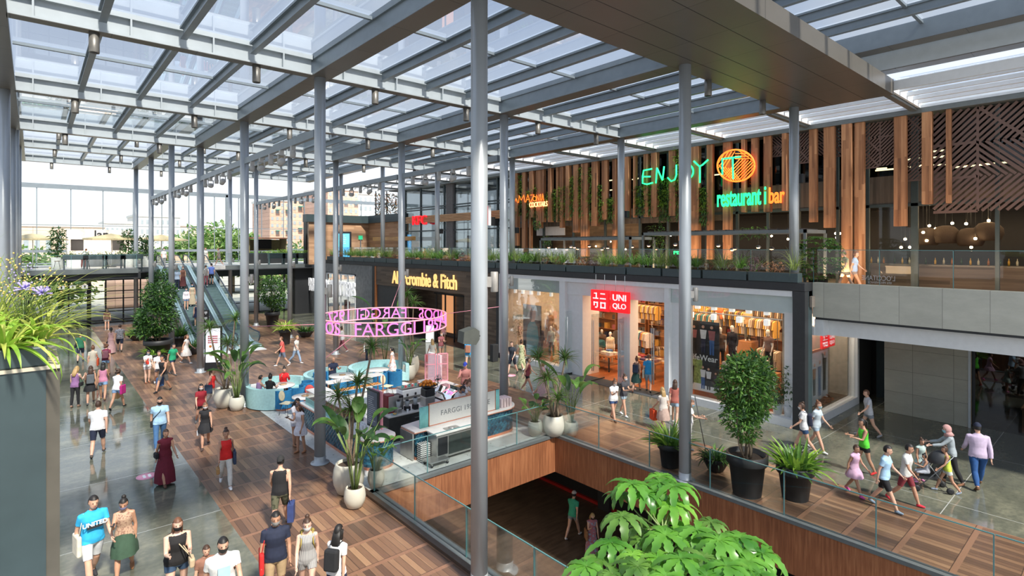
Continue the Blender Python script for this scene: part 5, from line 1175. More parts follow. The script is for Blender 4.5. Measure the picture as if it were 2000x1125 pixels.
# group behind the cafe sofa
t = potted('potted_dracaena', 'slim dragon tree in tall beige pot behind the rear cafe sofa', 803, 733); pot_round(t, .42, 1.0); dracaena(t, .9, [(0, 0, -.2, .1, 4.1), (.1, 0, .2, .1, 3.7)], rnd, L=.7, n=70)
t = potted('potted_strelitzia', 'bird of paradise with a high paddle leaf behind the rear cafe sofa', 799, 741); pot_round(t, .36, .75); strelitzia(t, .65, 8, 1.2, rnd, None, .6, .25, .4)
t = potted('potted_strelitzia', 'tall banana leafed plant behind the mint cafe booth', 752, 722); pot_round(t, .3, .5); strelitzia(t, .45, 5, 3.0, rnd, None, 1.3, .42, .35)
# black pots along the right glass rail
t = potted('potted_ginger', 'leafy shell ginger in black tub hidden partly by the rail column', 1309, 910); pot_taper(t, .38, .72); bushy(t, .6, 90, rnd, .75, .10, [L_MID, L_LIME], .4, 1.5, .9, .28)
t = potted('planted_bowl', 'wide black bowl of low ferns between the black tubs', 1398, 919); pot_bowl(t, .42, .42); bushy(t, .35, 90, rnd, .5, .06, [L_MID, L_DARK], .1, 1.3, 1.5, .3)
t = potted('potted_ficus', 'tall bushy weeping fig in the biggest black tub', 1459, 964); pot_taper(t, .53, 1.1)
tree(t, .95, [(0, 0, 2.85, .8, .75, .9), (.35, 0, 3.3, .55, .55, .5), (-.35, 0, 3.35, .45, .5, .4), (-.4, 0, 2.2, .5, .5, .45), (.45, .1, 2.3, .5, .5, .5), (-.1, 0, 1.75, .45, .4, .3)], 7, rnd, [L_MID, L_MID, L_DARK], .17, .065, 4600)
t = potted('potted_ginger', 'bright green shell ginger in the last black tub on the deck', 1553, 972); pot_taper(t, .47, .88); bushy(t, .78, 110, rnd, .75, .11, [L_MID, L_LIME], .3, 1.5, 1.0, .35)
# plants by the escalators
t = potted('potted_tree', 'dense dark umbrella tree in black tub at the far end of the deck', 309, 703); pot_taper(t, .75, 1.2)
tree(t, 1.0, [(-.1, 0, 2.5, 1.1, 1.1, 1.1), (.1, .3, 3.7, .95, .95, .9), (-.6, 0, 1.9, .7, .7, .6)], 5, rnd, [L_DARK, L_DARK, L_MID], .24, .10, 3600)
t = potted('potted_tree', 'second umbrella tree in black tub behind the dense dark one', 317, 650); pot_taper(t, .8, 1.3); tree(t, 1.0, [(0, 0, 3.6, 1.1, 1.0, 1.3)], 4, rnd, [L_DARK, L_MID], .26, .11, 1500)
t = potted('planted_bowl', 'lime fern bowl at the foot of the dense dark tree', 301, 708); pot_bowl(t, .5, .5); bushy(t, .4, 90, rnd, .7, .08, [L_LIME, L_MID], .3, 1.4, 1.3, .3)
t = potted('planted_bowl', 'black bowl of green ferns set before the far glass doors', 271, 664); pot_bowl(t, .75, .45); bushy(t, .35, 100, rnd, .8, .09, [L_MID, L_LIME], .3, 1.4, 1.2, .5)
t = potted('planted_bowl', 'small black bowl of strap leaves beside the totem', 377, 692); pot_bowl(t, .45, .5); bushy(t, .4, 60, rnd, .6, .08, [L_MID, L_DARK], .4, 1.4, 1.0, .3)
t = potted('potted_palm', 'leafy plant in dark pot between the dark tree and the thin column', 350, 676); pot_taper(t, .5, .7); bushy(t, .6, 90, rnd, 1.1, .1, [L_DARK, L_MID], .5, 1.5, 1.2, .3)
t = potted('potted_tree', 'umbrella tree in black tub at the far side of the escalators', 532, 637); pot_taper(t, .6, 1.2); tree(t, 1.0, [(0, 0, 2.9, 1.15, 1.1, 1.25), (.3, 0, 2.0, .8, .8, .7)], 4, rnd, [L_DARK, L_MID], .24, .10, 2200)
t = potted('potted_croton', 'lime yellow leafy plant in tall black tub beside the thin column', 557, 672); pot_taper(t, .42, 1.05); bushy(t, .95, 110, rnd, .8, .12, [L_LIME, L_YEL], .3, 1.5, 1.1, .3)
t = potted('planted_bowl', 'dark bowl of low green plants near the pink letter ring', 597, 658); pot_bowl(t, .6, .45); bushy(t, .4, 90, rnd, .65, .08, [L_MID, L_DARK], .4, 1.4, 1.2, .4)
# plants in the shop windows
for (px, X, z, lb, k) in ((1519, 21.45, .3, 'small bush in white pot in the shop window, beside the bigger one', 0), (1541, 21.4, .3, 'dark leafed bush in white pot at the shop window corner', 1)):
    t = thing('potted_bush', lb, 'plant', (X, yx(px, X), z)); MB().lathe([(.15, 0), (.21, .4), (.18, .4), (.18, .35), (.001, .35)], (0, 0, 0), 18, 0, cap=False).build('pot', M_POTW, t)
    s = MB(); crown(s, (0, 0, .85+k*.3), (.22, .22, .5+k*.35), 260, .16, .06, rnd, (0,)); s.build('foliage', L_DARK, t); MB().cyl((0, 0), .02, .3, 1.0, 6).build('trunk', M_BARK, t)
t = thing('potted_bush', 'dark small leafed tree inside the first shop window', 'plant', (22.2, yx(1013, 22.2), .3)); MB().lathe([(.15, 0), (.21, .4), (.001, .4)], (0, 0, 0), 18, 0, cap=False).build('pot', M_POTW, t)
s = MB(); crown(s, (0, 0, 1.6), (.45, .45, .8), 320, .13, .06, rnd, (0,)); s.build('foliage', L_OLIVE, t); MB().cyl((0, 0), .02, .3, 1.6, 6).build('trunk', M_BARK, t)
# ---- planter row on the terrace edge
def planter_kind(seed):
    r_ = random.Random(seed); f = MB()
    for c in range(4):
        y = -.7+c*.46+r_.uniform(-.1, .1); kind = r_.choice((0, 0, 1, 2, 3)); n = 46
        if kind == 2: crown(f, (0, y, .5), (.25, .25, .2), 130, .16, .03, r_, (3,)); continue
        if kind == 3: crown(f, (-.05, y, .45), (.17, .2, .14), 110, .10, .02, r_, (4,)); continue
        for k in range(n):
            a = r_.random()*6.283; blade(f, (.05*math.cos(a), y+.1*math.sin(a), .36), a, r_.uniform(.5, 1.45), (.72 if kind == 0 else 1.0)*r_.uniform(.7, 1.15), .03 if kind == 0 else .018, r_.uniform(.9, 2.3), kind if kind < 2 else 0, 4)
    return f
PMATS = [L_MID, L_GRASS, L_LIME, L_PURP, pm('rust_tuft', (.28, .13, .06), .9)]
protos = []
for v in range(5):
    protos.append(planter_kind(50+v).build('foliage', PMATS)); 
n = 22; y = 8.3
for k in range(n):
    t = thing('planter_box', 'slate planter box of grasses and strap leaves on the terrace edge', 'planter', (21.11, y+.94, 5.345), 0, 'planter boxes along the terrace edge')
    b_ = MB(); b_.box(-.2, .2, -.92, .92, 0, .34, b=.012); b_.build('box', M_SLATE, t); MB().box(-.18, .18, -.9, .9, .335, .345).build('soil', M_SOIL, t)
    if k < 5: o = protos[k]
    else: o = protos[k % 5].copy(); COL.objects.link(o)
    o.parent = t; o.scale = (1, 1, 1.25)
    if k % 2: o.rotation_euler = (0, 0, math.pi)
    y += 1.93
t = thing('potted_schefflera', 'big bushy umbrella plant in woven basket at the terrace corner', 'plant', (22.6, 8.25, 4.85)); t.location = gX(1598, 480, 22.7); t.location.z = 4.85
MB().lathe([(.26, 0), (.34, .55), (.3, .55), (.001, .5)], (0, 0, 0), 18, 0, cap=False).build('pot', M_BASK, t)
def ripple(t_): return paddle(t_)*(1+.16*math.sin(t_*34))
def umbrella_head(f, p, r, nl, rnd_, m=0, tilt=.3, w=.3, bend=1.2, sg=5, wp=None):
    a0 = rnd_.random()*6.28
    for k in range(nl): blade(f, p, a0+k*6.283/nl, tilt+rnd_.uniform(-.15, .15), r*rnd_.uniform(.85, 1.1), r*w, bend*rnd_.uniform(.7, 1.3), m, sg, .12, wp or paddle)
s = MB()
for k in range(95):
    v = Vector((rnd.gauss(0, 1), rnd.gauss(0, 1), rnd.gauss(0, 1))).normalized(); umbrella_head(s, Vector((v.x*.75, v.y*.75, 1.35+v.z*.85)), .26, 8, rnd, rnd.choice((0, 0, 1)))
s.build('foliage', [L_MID, L_DARK], t); MB().tube([(0, 0, .4), (.05, 0, 1.0), (0, 0, 1.6)], .03, 6).build('trunk', M_BARK, t)
# low strap plants behind
for (px, z) in ((1470, 0), (1410, 0), (1340, 0), (1290, 0), (1180, 0), (1090, 0), (1030, 0)):
    y = yx(px, 22.8); t = thing('potted_grass', 'tall flowering grass in slate tub behind the glass rail on the terrace', 'plant', (22.8, y, 4.85), 0, 'grass tubs behind the terrace rail')
    MB().box(-.3, .3, -.3, .3, 0, .7).build('pot', M_SLATE, t); bushy(t, .65, 70, rnd, .95, .025, [L_GRASS, L_MID, L_PURP], .9, 1.5, 1.0, .2)
# ---- climbing plants between the timber posts
def green_strip(px0, px1, py0, py1, X=26.12, n=150, mats=None, L=.28):
    y0, y1 = yx(px1, X), yx(px0, X); z1, z0 = gX(px0, py0, X).z, gX(px0, py1, X).z; c = ((y0+y1)/2)
    f = MB()
    for k in range(n):
        z = z0+(z1-z0)*rnd.random(); yy = y0+(y1-y0)*rnd.random(); top = (z-z0)/(z1-z0)
        if top < .35: blade(f, (0, yy-c, z-z0+.1), rnd.choice((math.pi, 1.57, -1.57))+rnd.uniform(-.8, .8), -.3, L*rnd.uniform(.6, 1.4), .05, 1.2, 0 if rnd.random() < .6 else 1, 3)
        else: blade(f, (0, yy-c, z-z0), math.pi+rnd.uniform(-1.4, 1.4), rnd.uniform(-.2, 1.0), L*rnd.uniform(.6, 1.2), .06, rnd.uniform(.8, 2), rnd.randrange(3), 4)
    o = f.build('climbing_plant', mats or [L_MID, L_DARK, L_LIME], None, (X, c, z0)); tag(o, 'column of green climbing plants growing between the timber posts', 'plant', 'green plants between the timber posts')
for a in ((1006, 1022, 345, 425), (1030, 1041, 370, 430), (1041, 1050, 362, 440), (1066, 1074, 378, 428), (1081, 1089, 372, 432), (1092, 1097, 368, 434), (1103, 1110, 365, 434), (1112, 1123, 348, 425), (1131, 1139, 328, 430), (1150, 1161, 328, 434), (1168, 1179, 362, 436), (1188, 1200, 388, 438),
          (1242, 1262, 365, 422), (1268, 1277, 362, 424), (1286, 1310, 350, 434), (1320, 1330, 290, 434), (1366, 1384, 368, 442)): green_strip(*a, n=int(90+(a[1]-a[0])*16))
for a in ((1045, 1056, 432, 450), (1062, 1075, 462, 480), (1268, 1300, 440, 480), (1450, 1500, 445, 470), (1280, 1300, 455, 490)): green_strip(*a, X=25.4, n=70, mats=[L_DARK, L_DARK, L_MID])
# ---- near planter wall at the left
YP = 4.7
def lx(px, py): return gY(px, py, YP)
c1 = lx(92.5, 676); c2 = lx(90, 720); c3 = lx(117, 720)
t = thing('planter_trough', 'big slate planter trough of grasses standing close to the camera', 'planter', (c1.x, YP, c2.z+.02)); H = c1.z-c2.z-.02
b_ = MB(); b_.box(-3, 0, 0, .9, 0, H, b=.01); b_.build('box', M_SLATE, t); MB().box(-2.98, -.02, .03, .87, H-.01, H+.004).build('soil', M_SOIL, t)
rn = random.Random(77); f = MB()
for (x, y, n, L, w, ms, e0, e1, bd) in ((-.22, .12, 46, .42, .034, (0, 1), .0, 1.3, 1.5), (-.05, .35, 30, .40, .03, (0, 1), .2, 1.3, 1.4), (-.55, .2, 50, .45, .034, (0, 1), .1, 1.3, 1.4), (-.3, .5, 60, .75, .012, (1, 2), .7, 1.45, 1.1),
        (-.15, .6, 50, .8, .01, (1, 2), .6, 1.4, 1.2), (-.6, .6, 70, .8, .012, (0, 2), .8, 1.5, .8), (-.85, .3, 60, .5, .03, (0, 1), .1, 1.3, 1.4), (-.9, .7, 60, .8, .012, (1, 2), .8, 1.5, .8), (-.4, .8, 60, .7, .014, (0, 2), .7, 1.4, 1.2), (0.0, .7, 40, .5, .012, (1, 2), .5, 1.2, 1.3)):
    for k in range(n): a = rn.random()*6.283; blade(f, (x+.06*math.cos(a), y+.06*math.sin(a), H), a, rn.uniform(e0, e1), L*rn.uniform(.65, 1.1), w, bd*rn.uniform(.6, 1.4), rn.choice(ms), 7)
f.build('foliage', [L_LIME, L_YEL, L_GRASS], t)
f = MB(); fm = MB()
for k in range(70):
    a = rn.random()*6.283; p = Vector((-.45+rn.uniform(-.5, .5), .5+rn.uniform(-.2, .3), H)); q = p+Vector((.18*math.cos(a), .18*math.sin(a), rn.uniform(.35, .62)))
    f.tube([p, (p+q)/2+Vector((0, 0, .06)), q], .0025, 3)
    for j in range(5): fm.sph(q+Vector((rn.uniform(-.035, .035), rn.uniform(-.035, .035), -j*.02)), .007, 0 if k % 6 else 1, 5)
for (dx, dy, dz) in ((-.12, .3, .36), (-.02, .4, .32), (-.3, .45, .36)):
    p = Vector((dx, dy, H+dz)); f.tube([(dx, dy, H), p], .004, 4)
    for j in range(26): a = rn.random()*6.28; e = rn.uniform(-.2, 1.2); q = p+Vector((math.cos(a)*math.cos(e), math.sin(a)*math.cos(e), math.sin(e)))*.055; fm.tube([p, q], [.002, .007], 4, 1)
f.build('stalks', M_STALK, t); fl_ = fm.build('flowers', [pm('straw_seed', (.60, .45, .14), .8), pm('lilac_flower', (.42, .36, .75), .7)], t); fl_['kind'] = 'stuff'
sbox('trim_8', pm('sand_coping', (.50, .45, .36), .7), c1.x-3, c3.x, YP-.01, YP+.95, c2.z-.005, c2.z+.018)
sbox('wall_near', M_SLATE, c2.x-3, c2.x, YP, YP+.95, 0, c2.z-.005); sbox('wall_near', pm('umber_pier', (.085, .078, .062), .6), c2.x, c3.x, YP+.01, YP+.95, 0, c2.z-.005)
# ---- umbrella plant below the camera
def cw(px, py, d): a, b = pray(px, py); return Vector((d*(SN+a*CS), d*(CS-a*SN), CH-d*b))
slab = MB(); slab.box(-7, 7, -4, 2.75, 4.45, 4.6, 0, Matrix.Rotation(-TH, 4, 'Z')); struct(slab.build('floor', pm('terrace_tiles', (.22, .19, .16), .6)))
root = Vector((2.55*SN+.95*CS, 2.55*CS-.95*SN, 4.6))
t = thing('umbrella_plant', 'large bright green umbrella plant rising in front of the void', 'plant', root)
MB().lathe([(.2, 0), (.27, .38), (.24, .38), (.001, .34)], (0, 0, 0), 20, 0, cap=False).build('pot', M_POTK, t)
f = MB(); st = MB()
heads = [(1235, 945, 3.3, .2, 0), (1290, 942, 3.35, .2, 0), (1290, 930, 3.6, .17, 0), (1318, 950, 3.3, .2, 0), (1262, 965, 3.25, .17, 0), (1315, 985, 3.2, .2, 1), (1216, 1008, 3.1, .2, 2), (1212, 965, 3.4, .13, 2), (1300, 975, 3.5, .2, 2), (1195, 1060, 2.95, .19, 0), (1265, 1055, 3.0, .17, 2),
         (1300, 1045, 2.9, .2, 0), (1325, 1030, 3.1, .17, 0), (1362, 1035, 2.95, .2, 0), (1405, 1055, 2.8, .2, 0), (1445, 1050, 2.9, .2, 0), (1145, 1105, 2.7, .18, 0), (1235, 1085, 2.75, .14, 1), (1285, 1090, 2.7, .16, 1), (1330, 1090, 2.6, .18, 0), (1375, 1090, 2.7, .18, 2), (1420, 1105, 2.55, .18, 0),
         (1462, 1095, 2.7, .2, 0), (1490, 1080, 2.8, .18, 0), (1245, 1105, 2.6, .16, 2), (1195, 1120, 2.6, .16, 2), (1380, 1125, 2.5, .18, 0), (1300, 1125, 2.5, .17, 0), (1485, 1120, 2.6, .18, 0), (1350, 1065, 3.1, .15, 2), (1250, 1030, 3.4, .16, 2), (1390, 1020, 3.3, .15, 2), (1170, 1090, 2.9, .15, 2)]
top = cw(1285, 1045, 3.1)-root
st.tube([(0, 0, .3), (.1, .1, .35), (top+Vector((0, 0, -.12))), cw(1282, 990, 3.3)-root], [.022, .02, .014, .01], 7)
for (px, py, d, r, m) in heads:
    p = cw(px, py, d)-root; umbrella_head(f, p, r*.97, 10, rn, m, .2, .25, 1.7, 12, ripple)
    b0 = top*.9+Vector((0, 0, .1)) if py < 1010 else Vector((top.x*.4, top.y*.4, .25)); st.tube([b0, (b0+p)/2+Vector((0, 0, -.03)), p], [.006, .005, .004], 5)
st.build('stem', M_STALK, t); f.build('foliage', [L_UMB, leafm('leaf_umbrella_young', (.08, .24, .02), (.24, .48, .07), .32), L_MID], t)
# ================================================================ the cafe island
M_COPPER = pm('copper_trim', (.62, .25, .15), .35, .5, .06); M_TOP = pm('white_quartz_top', (.68, .66, .62), .3, 0, .03); M_MINT = pm('mint_velvet', (.36, .60, .60), .75, 0, .08, 12); M_BLUE = pm('blue_velvet', (.015, .17, .36), .75, 0, .12, 12)
M_TEAL = pm('mint_glass', (.20, .52, .50), .15); M_PINK = pm('pink_paint', (.72, .28, .33), .5, 0, .04); M_INOX = pm('brushed_steel', (.50, .49, .46), .32, .75, .08, 5); M_BLKM = pm('black_machine', (.02, .02, .022), .35)
def mk_tiles():
    n = NT('petrol_diamond_tiles'); x, y, z = n.pos(); u = n.ma('ADD', x, n.ma('MULTIPLY', y, .9)); k = 6.0
    a = n.ma('FRACT', n.ma('MULTIPLY', n.ma('ADD', u, z), k)); b = n.ma('FRACT', n.ma('MULTIPLY', n.ma('SUBTRACT', u, z), k))
    w = n.white(n.vec(n.ma('FLOOR', n.ma('MULTIPLY', n.ma('ADD', u, z), k)), n.ma('FLOOR', n.ma('MULTIPLY', n.ma('SUBTRACT', u, z), k)), 1.0))
    n.col(n.ramp(w, [(.1, (.006, .045, .075)), (.9, (.025, .13, .19))])); n.set(Roughness=.18)
    h = n.ma('MINIMUM', n.ma('MINIMUM', a, b), n.ma('MINIMUM', n.ma('SUBTRACT', 1.0, a), n.ma('SUBTRACT', 1.0, b))); n.bump(h, .9, .06); return n.mat
M_TILE = mk_tiles()
def arc(cx, cy, r, a0, a1, n=12): return [(cx+r*math.cos(R(a0+(a1-a0)*k/n)), cy+r*math.sin(R(a0+(a1-a0)*k/n))) for k in range(n+1)]
def grow(poly, d):
    n = len(poly); out = []
    for i in range(n):
        p, q, r = Vector(poly[i-1]), Vector(poly[i]), Vector(poly[(i+1) % n]); a = (q-p).normalized() if (q-p).length > 1e-6 else Vector((1, 0)); b = (r-q).normalized() if (r-q).length > 1e-6 else a
        nn = Vector((a.y+b.y, -a.x-b.x)); nn = nn.normalized() if nn.length > 1e-6 else Vector((a.y, -a.x)); out.append(tuple(q+nn*d/max(.5, math.sqrt((1+a.dot(b))/2))))
    return out
def counter(poly, label, sides=(), h=.9):
    cx = sum(p[0] for p in poly)/len(poly); cy = sum(p[1] for p in poly)/len(poly); t = thing('counter', label, 'counter', (cx, cy, 0)); q = [(p[0]-cx, p[1]-cy) for p in poly]
    MB().prism(grow(q, -.05), .06, h-.06).build('body', M_TILE, t); MB().prism(grow(q, -.035), 0.002, .085).build('plinth', M_COPPER, t); MB().prism(grow(q, .03), h-.06, h-.035).build('edge', M_COPPER, t); MB().prism(grow(q, .02), h-.035, h).build('top', M_TOP, t)
    return t
counter([(8.97, 14.95), (12.75, 14.95)]+arc(12.75, 15.65, .7, -90, 90)+[(8.97, 15.75), (8.97, 15.35)], 'tiled cafe counter with rounded end below the white lettered panel')
sp = MB(); sp.box(8.90, 8.955, 14.98, 15.74, .02, .84); tag(sp.build('steel_panel', M_INOX), 'brushed steel end panel of the lettered counter', 'panel')
counter([(7.45, 15.9)]+arc(7.95, 15.5, .55, 180, 360)[1:-1]+[(8.45, 15.9), (8.45, 17.4), (8.1, 20.6), (7.45, 20.6)], 'tiled cafe counter with rounded end behind the big potted plants')
counter([(12.5, 16.9), (13.4, 16.9), (13.4, 20.6), (12.5, 20.6)], 'tiled cafe counter at the side with the ham table')
# lettered panel
t = thing('lettered_panel', 'white panel with copper frame reading FARGGI 1957 on the counter', 'sign', (10.95, 15.12, .9)); w = 1.38; f = MB()
f.box(-w, w, -.03, .03, 0, .025); f.box(-w, w, -.03, .03, .70, .725); f.box(-w, -w+.025, -.03, .03, 0, .72); f.box(w-.025, w, -.03, .03, 0, .72); f.build('frame', M_COPPER, t); MB().box(-w+.02, w-.02, -.02, .02, .02, .70).build('board', pm('speckled_board', (.66, .65, .60), .6, 0, .1, 60), t)
s = MB(); text_on(s, 'FARGGI 1957 CAFE', Matrix.Translation((.10, -.024, .34)), 0, size=.235, depth=.006, spacing=1.05); s.build('lettering', pm('grey_letters', (.22, .23, .23), .5), t)
for (x, w_, h_, lb) in ((9.40, .26, .66, 'ribbed mint glass screen beside the lettered panel, nearer the steel end'), (12.42, .12, .70, 'slim mint glass screen at the far end of the lettered panel')):
    s = MB()
    for k in range(6): s.cyl((x-w_/2+k*w_/5, 15.12), .035, .902, .9+h_, 8)
    tag(s.build('ribbed_screen', M_TEAL), lb, 'screen')
for k in range(8):
    s = MB(); s.box(12.60+(k % 4)*.13, 12.70+(k % 4)*.13, 15.1+(k//4)*.22, 15.3+(k//4)*.22, .9, 1.22, b=.012); tag(s.build('cup_box', pm('pale_pink_box', (.70, .55, .54), .7)), 'pale pink and white upright box on the round counter end', 'box', 'pale pink boxes on the counter end')
# low fridge worktop, trolley
t = thing('fridge_counter', 'low steel fridge with white worktop in front of the lettered counter', 'fridge', (10.25, 14.66, 0))
MB().box(-.85, .85, -.28, .25, .1, .83).build('body', M_INOX, t); MB().box(-.4, .8, -.295, -.28, .16, .74).build('door', pm('smoked_glass', (.05, .06, .055), .08), t); MB().box(-.8, -.45, -.295, -.28, .2, .74).build('open_shelf', M_DARKER, t); MB().box(-.88, .88, -.32, .26, .83, .87).build('worktop', M_TOP, t)
for x in (-.75, .75): MB().box(x-.03, x+.03, -.22, -.16, 0, .1).build('leg', M_INOX, t)
s = MB(); s.box(9.85, 10.35, 14.45, 14.72, .872, .89, b=.006); s.lathe([(.11, .89), (.11, .905), (.001, .905)], (10.1, 14.58, 0), 18); tag(s.build('crepe_plate', M_INOX), 'square steel hot plate on the low fridge worktop', 'plate')
t = thing('flat_trolley', 'flat steel trolley on castors parked by the counter', 'trolley', (9.40, 14.38, 0)); t.location = (9.35, 14.33, 0)
MB().box(-.34, .34, -.25, .25, .13, .17, b=.01).build('platform', M_INOX, t)
for (x, y) in ((-.28, -.2), (.28, -.2), (-.28, .2), (.28, .2)): c = MB().box(x-.02, x+.02, y-.02, y+.02, .06, .13).build('caster', M_INOX, t); MB().lathe([(.001, -.012), (.045, -.012), (.045, .012), (.001, .012)], (0, 0, 0), 12, 0, True, Matrix.Translation((x, y, .046)) @ Matrix.Rotation(R(90), 4, 'X')).build('wheel', M_DARK, c)
n_ = NT('zigzag_black_white'); x_, y_, z_ = n_.pos(); n_.col(n_.mix(n_.ma('GREATER_THAN', n_.ma('FRACT', n_.ma('ADD', n_.ma('MULTIPLY', z_, 16.0), n_.ma('ABSOLUTE', n_.ma('SUBTRACT', n_.ma('FRACT', n_.ma('MULTIPLY', x_, 14.0)), .5)))), .5), (.02, .02, .02), (.7, .7, .68)))
tag(MB().box(9.03, 9.38, 14.70, 14.93, .0, .55, b=.01).build('patterned_box', n_.mat), 'black and white zigzag patterned box behind the flat trolley', 'box')
# dark back bar with machines
t = thing('back_bar', 'dark steel back bar with white top carrying the coffee machines', 'counter', (10.3, 17.25, 0)); MB().box(-1.2, 1.2, -.42, .42, 0, .86).build('body', pm('dark_steel_front', (.09, .09, .08), .3, .4), t); MB().box(-1.23, 1.23, -.46, .44, .86, .9).build('top', M_TOP, t)
for k in range(3): d = MB().box(-.35+k*.52, .12+k*.52, -.44, -.42, .45, .8, b=.004).build('drawer', pm('drawer_front', (.06, .06, .06), .35), t); MB().box(-.22+k*.52, 0+k*.52, -.47, -.44, .68, .70).build('handle', M_INOX, d)
def tt(name, label, cat, x, y, z=.9, rz=0): return thing(name, label, cat, (x, y, z), rz)
t = tt('grinder', 'tall dark red coffee grinder machine on the back bar', 'machine', 9.35, 17.35); MB().box(-.13, .13, -.2, .2, 0, .62, b=.02).build('body', pm('dark_red', (.20, .01, .02), .35), t); MB().box(-.1, .3, -.21, -.18, .05, .58, b=.01).build('door', M_INOX, t)
t = tt('oven', 'small black oven with steel face on the back bar', 'oven', 9.72, 17.5); MB().box(-.2, .2, -.2, .2, 0, .5, b=.02).build('body', M_BLKM, t); MB().box(-.16, .16, -.215, -.2, .06, .42, b=.004).build('door', M_INOX, t)
for k, (x, y, h, lb) in enumerate(((9.55, 17.0, .42, 'tall clear cup tower on the back bar'), (9.95, 17.1, .34, 'black blender with clear jug on the back bar'), (10.25, 17.05, .4, 'second black grinder with round hopper on the back bar'))):
    t = tt('blender', lb, 'machine', x, y); MB().box(-.09, .09, -.1, .1, 0, h*.45, b=.02).build('base', M_BLKM if k else M_INOX, t); MB().lathe([(.06, h*.45), (.09, h), (.085, h), (.06, h*.5)], (0, 0, 0), 16, 0, cap=False).build('jug', pm('clear_plastic', (.35, .37, .37), .15), t); MB().cyl((0, 0), .05, h, h+.05).build('lid', M_BLKM, t)
t = tt('juicer', 'black and steel orange juicer topped with a tray of oranges', 'juicer', 10.85, 17.2); MB().box(-.2, .2, -.2, .2, 0, .34, b=.02).build('body', M_INOX, t); MB().box(-.18, .22, -.18, .2, .34, .62, b=.04).build('head', M_BLKM, t); MB().lathe([(.1, .62), (.36, .72), (.36, .74), (.1, .64)], (0, 0, 0), 20, 0, cap=False).build('basket', M_BLKM, t)
rnd = random.Random(8); M_OR = pm('orange_peel', (.80, .26, .02), .5, 0, .1, 40)
for k in range(34):
    a = k*2.4; r = .045*math.sqrt(k % 20)*1.35; z = 1.66+(.09 if k >= 20 else 0); r *= .7 if k >= 20 else 1
    tag(MB().sph((0, 0, 0), .045, 0, 10).build('orange', M_OR, None, (10.85+r*math.cos(a)*1.2, 17.2+r*math.sin(a), z)), 'orange heaped on top of the juicer', 'orange', 'oranges on the juicer')
for (x, y, lb, h) in ((9.75, 16.9, 'small white paper cup on the back bar edge', .10),): tag(MB().lathe([(.03, .9), (.042, 1.0), (.04, 1.0), (.001, .93)], (x+.1, y, 0), 14, 0, cap=False).build('paper_cup', M_WHITE), lb, 'cup')
t = tt('fruit_plate', 'plate of sliced fruit on the corner of the back bar', 'plate', 9.35, 16.93); MB().lathe([(.06, 0), (.12, .02), (.11, .02), (.001, .008)], (0, 0, 0), 18, 0, cap=False).build('dish', pm('blue_dish', (.3, .5, .55), .3), t); s = MB()
for k in range(9): s.sph((.06*math.cos(k*2.3)*(k % 3)/2, .06*math.sin(k*2.3)*(k % 3)/2, .035+.01*(k % 2)), .025, 0, 7)
s.build('fruit', pm('fruit_yellow', (.65, .42, .12), .6), t)
# rear service table: espresso machine, jars, glasses
t = thing('service_table', 'white topped service table behind the back bar', 'table', (11.2, 18.6, 0)); MB().box(-1.3, 1.3, -.35, .35, .86, .9).build('top', M_TOP, t); MB().box(-1.25, 1.25, -.3, .3, 0.0, .86).build('body', pm('pale_cabinet', (.45, .44, .40), .6), t)
t = tt('espresso_machine', 'white and steel espresso machine with cups lined on top', 'machine', 11.0, 18.55); MB().box(-.55, .55, -.25, .25, .08, .36, b=.03).build('body', M_WHITE, t); MB().box(-.5, .5, -.27, -.2, .0, .1).build('drip_tray', M_INOX, t); MB().box(-.55, .55, -.25, .25, .40, .42).build('cup_rail', M_INOX, t)
for k in range(3): MB().cyl((-.35+k*.35, -.28), .035, .14, .22, 12).build('group_head', M_BLKM, t)
cc = [(.03, .25, .22), (.02, .02, .02), (.5, .04, .04), (.6, .6, .58)]
for k in range(14): tag(MB().lathe([(.03, 0), (.04, .07), (.036, .07), (.001, .01)], (10.53+k*.072, 18.45+.1*(k % 2), 1.322), 10, 0, cap=False).build('cup', pm('cup_%d' % (k % 4), cc[k % 4], .4)), 'coloured cup on top of the espresso machine', 'cup', 'cups on the espresso machine')
M_JAR = glassm('jar_glass', (.78, .82, .80), 1.3)
for k in range(18):
    tag(MB().lathe([(.035, 0), (.042, .16), (.038, .16), (.001, .01)], (11.72+(k % 6)*.1, 18.35+(k//6)*.12, .9), 10, 0, cap=False).build('drinking_glass', M_JAR), 'clear drinking glass on the service table', 'glass', 'drinking glasses on the service table')
for k in range(4): tag(MB().lathe([(.09, 0), (.1, .2), (.06, .26), (.06, .3), (.001, .3)], (10.1+k*.02, 18.42+k*.0, .9), 14, 0, cap=False).build('jar', pm('cookie_jar', (.28, .17, .10), .3)) if k == 0 else MB().lathe([(.06, 0), (.07, .2), (.05, .24), (.001, .24)], (9.97+.0*k, 18.3+k*.13, .9), 12, 0, cap=False).build('jar', M_JAR), 'glass jar at the end of the service table', 'jar', 'jars on the service table')
t = tt('desk_fan', 'black round fan standing on the service table', 'fan', 12.3, 18.75); MB().lathe([(.09, 0), (.09, .02), (.015, .03), (.015, .3)], (0, 0, 0), 14).build('stand', M_BLKM, t); s = MB(); Mf = Matrix.Translation((0, -.03, .42)) @ Matrix.Rotation(R(90), 4, 'X')
for r in (.05, .1, .15, .19): s.tube([Mf @ Vector((r*math.cos(a*.3142), r*math.sin(a*.3142), 0)) for a in range(21)], .006, 5)
s.lathe([(.001, -.05), (.05, -.05), (.05, .03), (.001, .03)], (0, 0, 0), 12, 0, True, Mf); s.build('cage', M_BLKM, t)
b_ = MB()
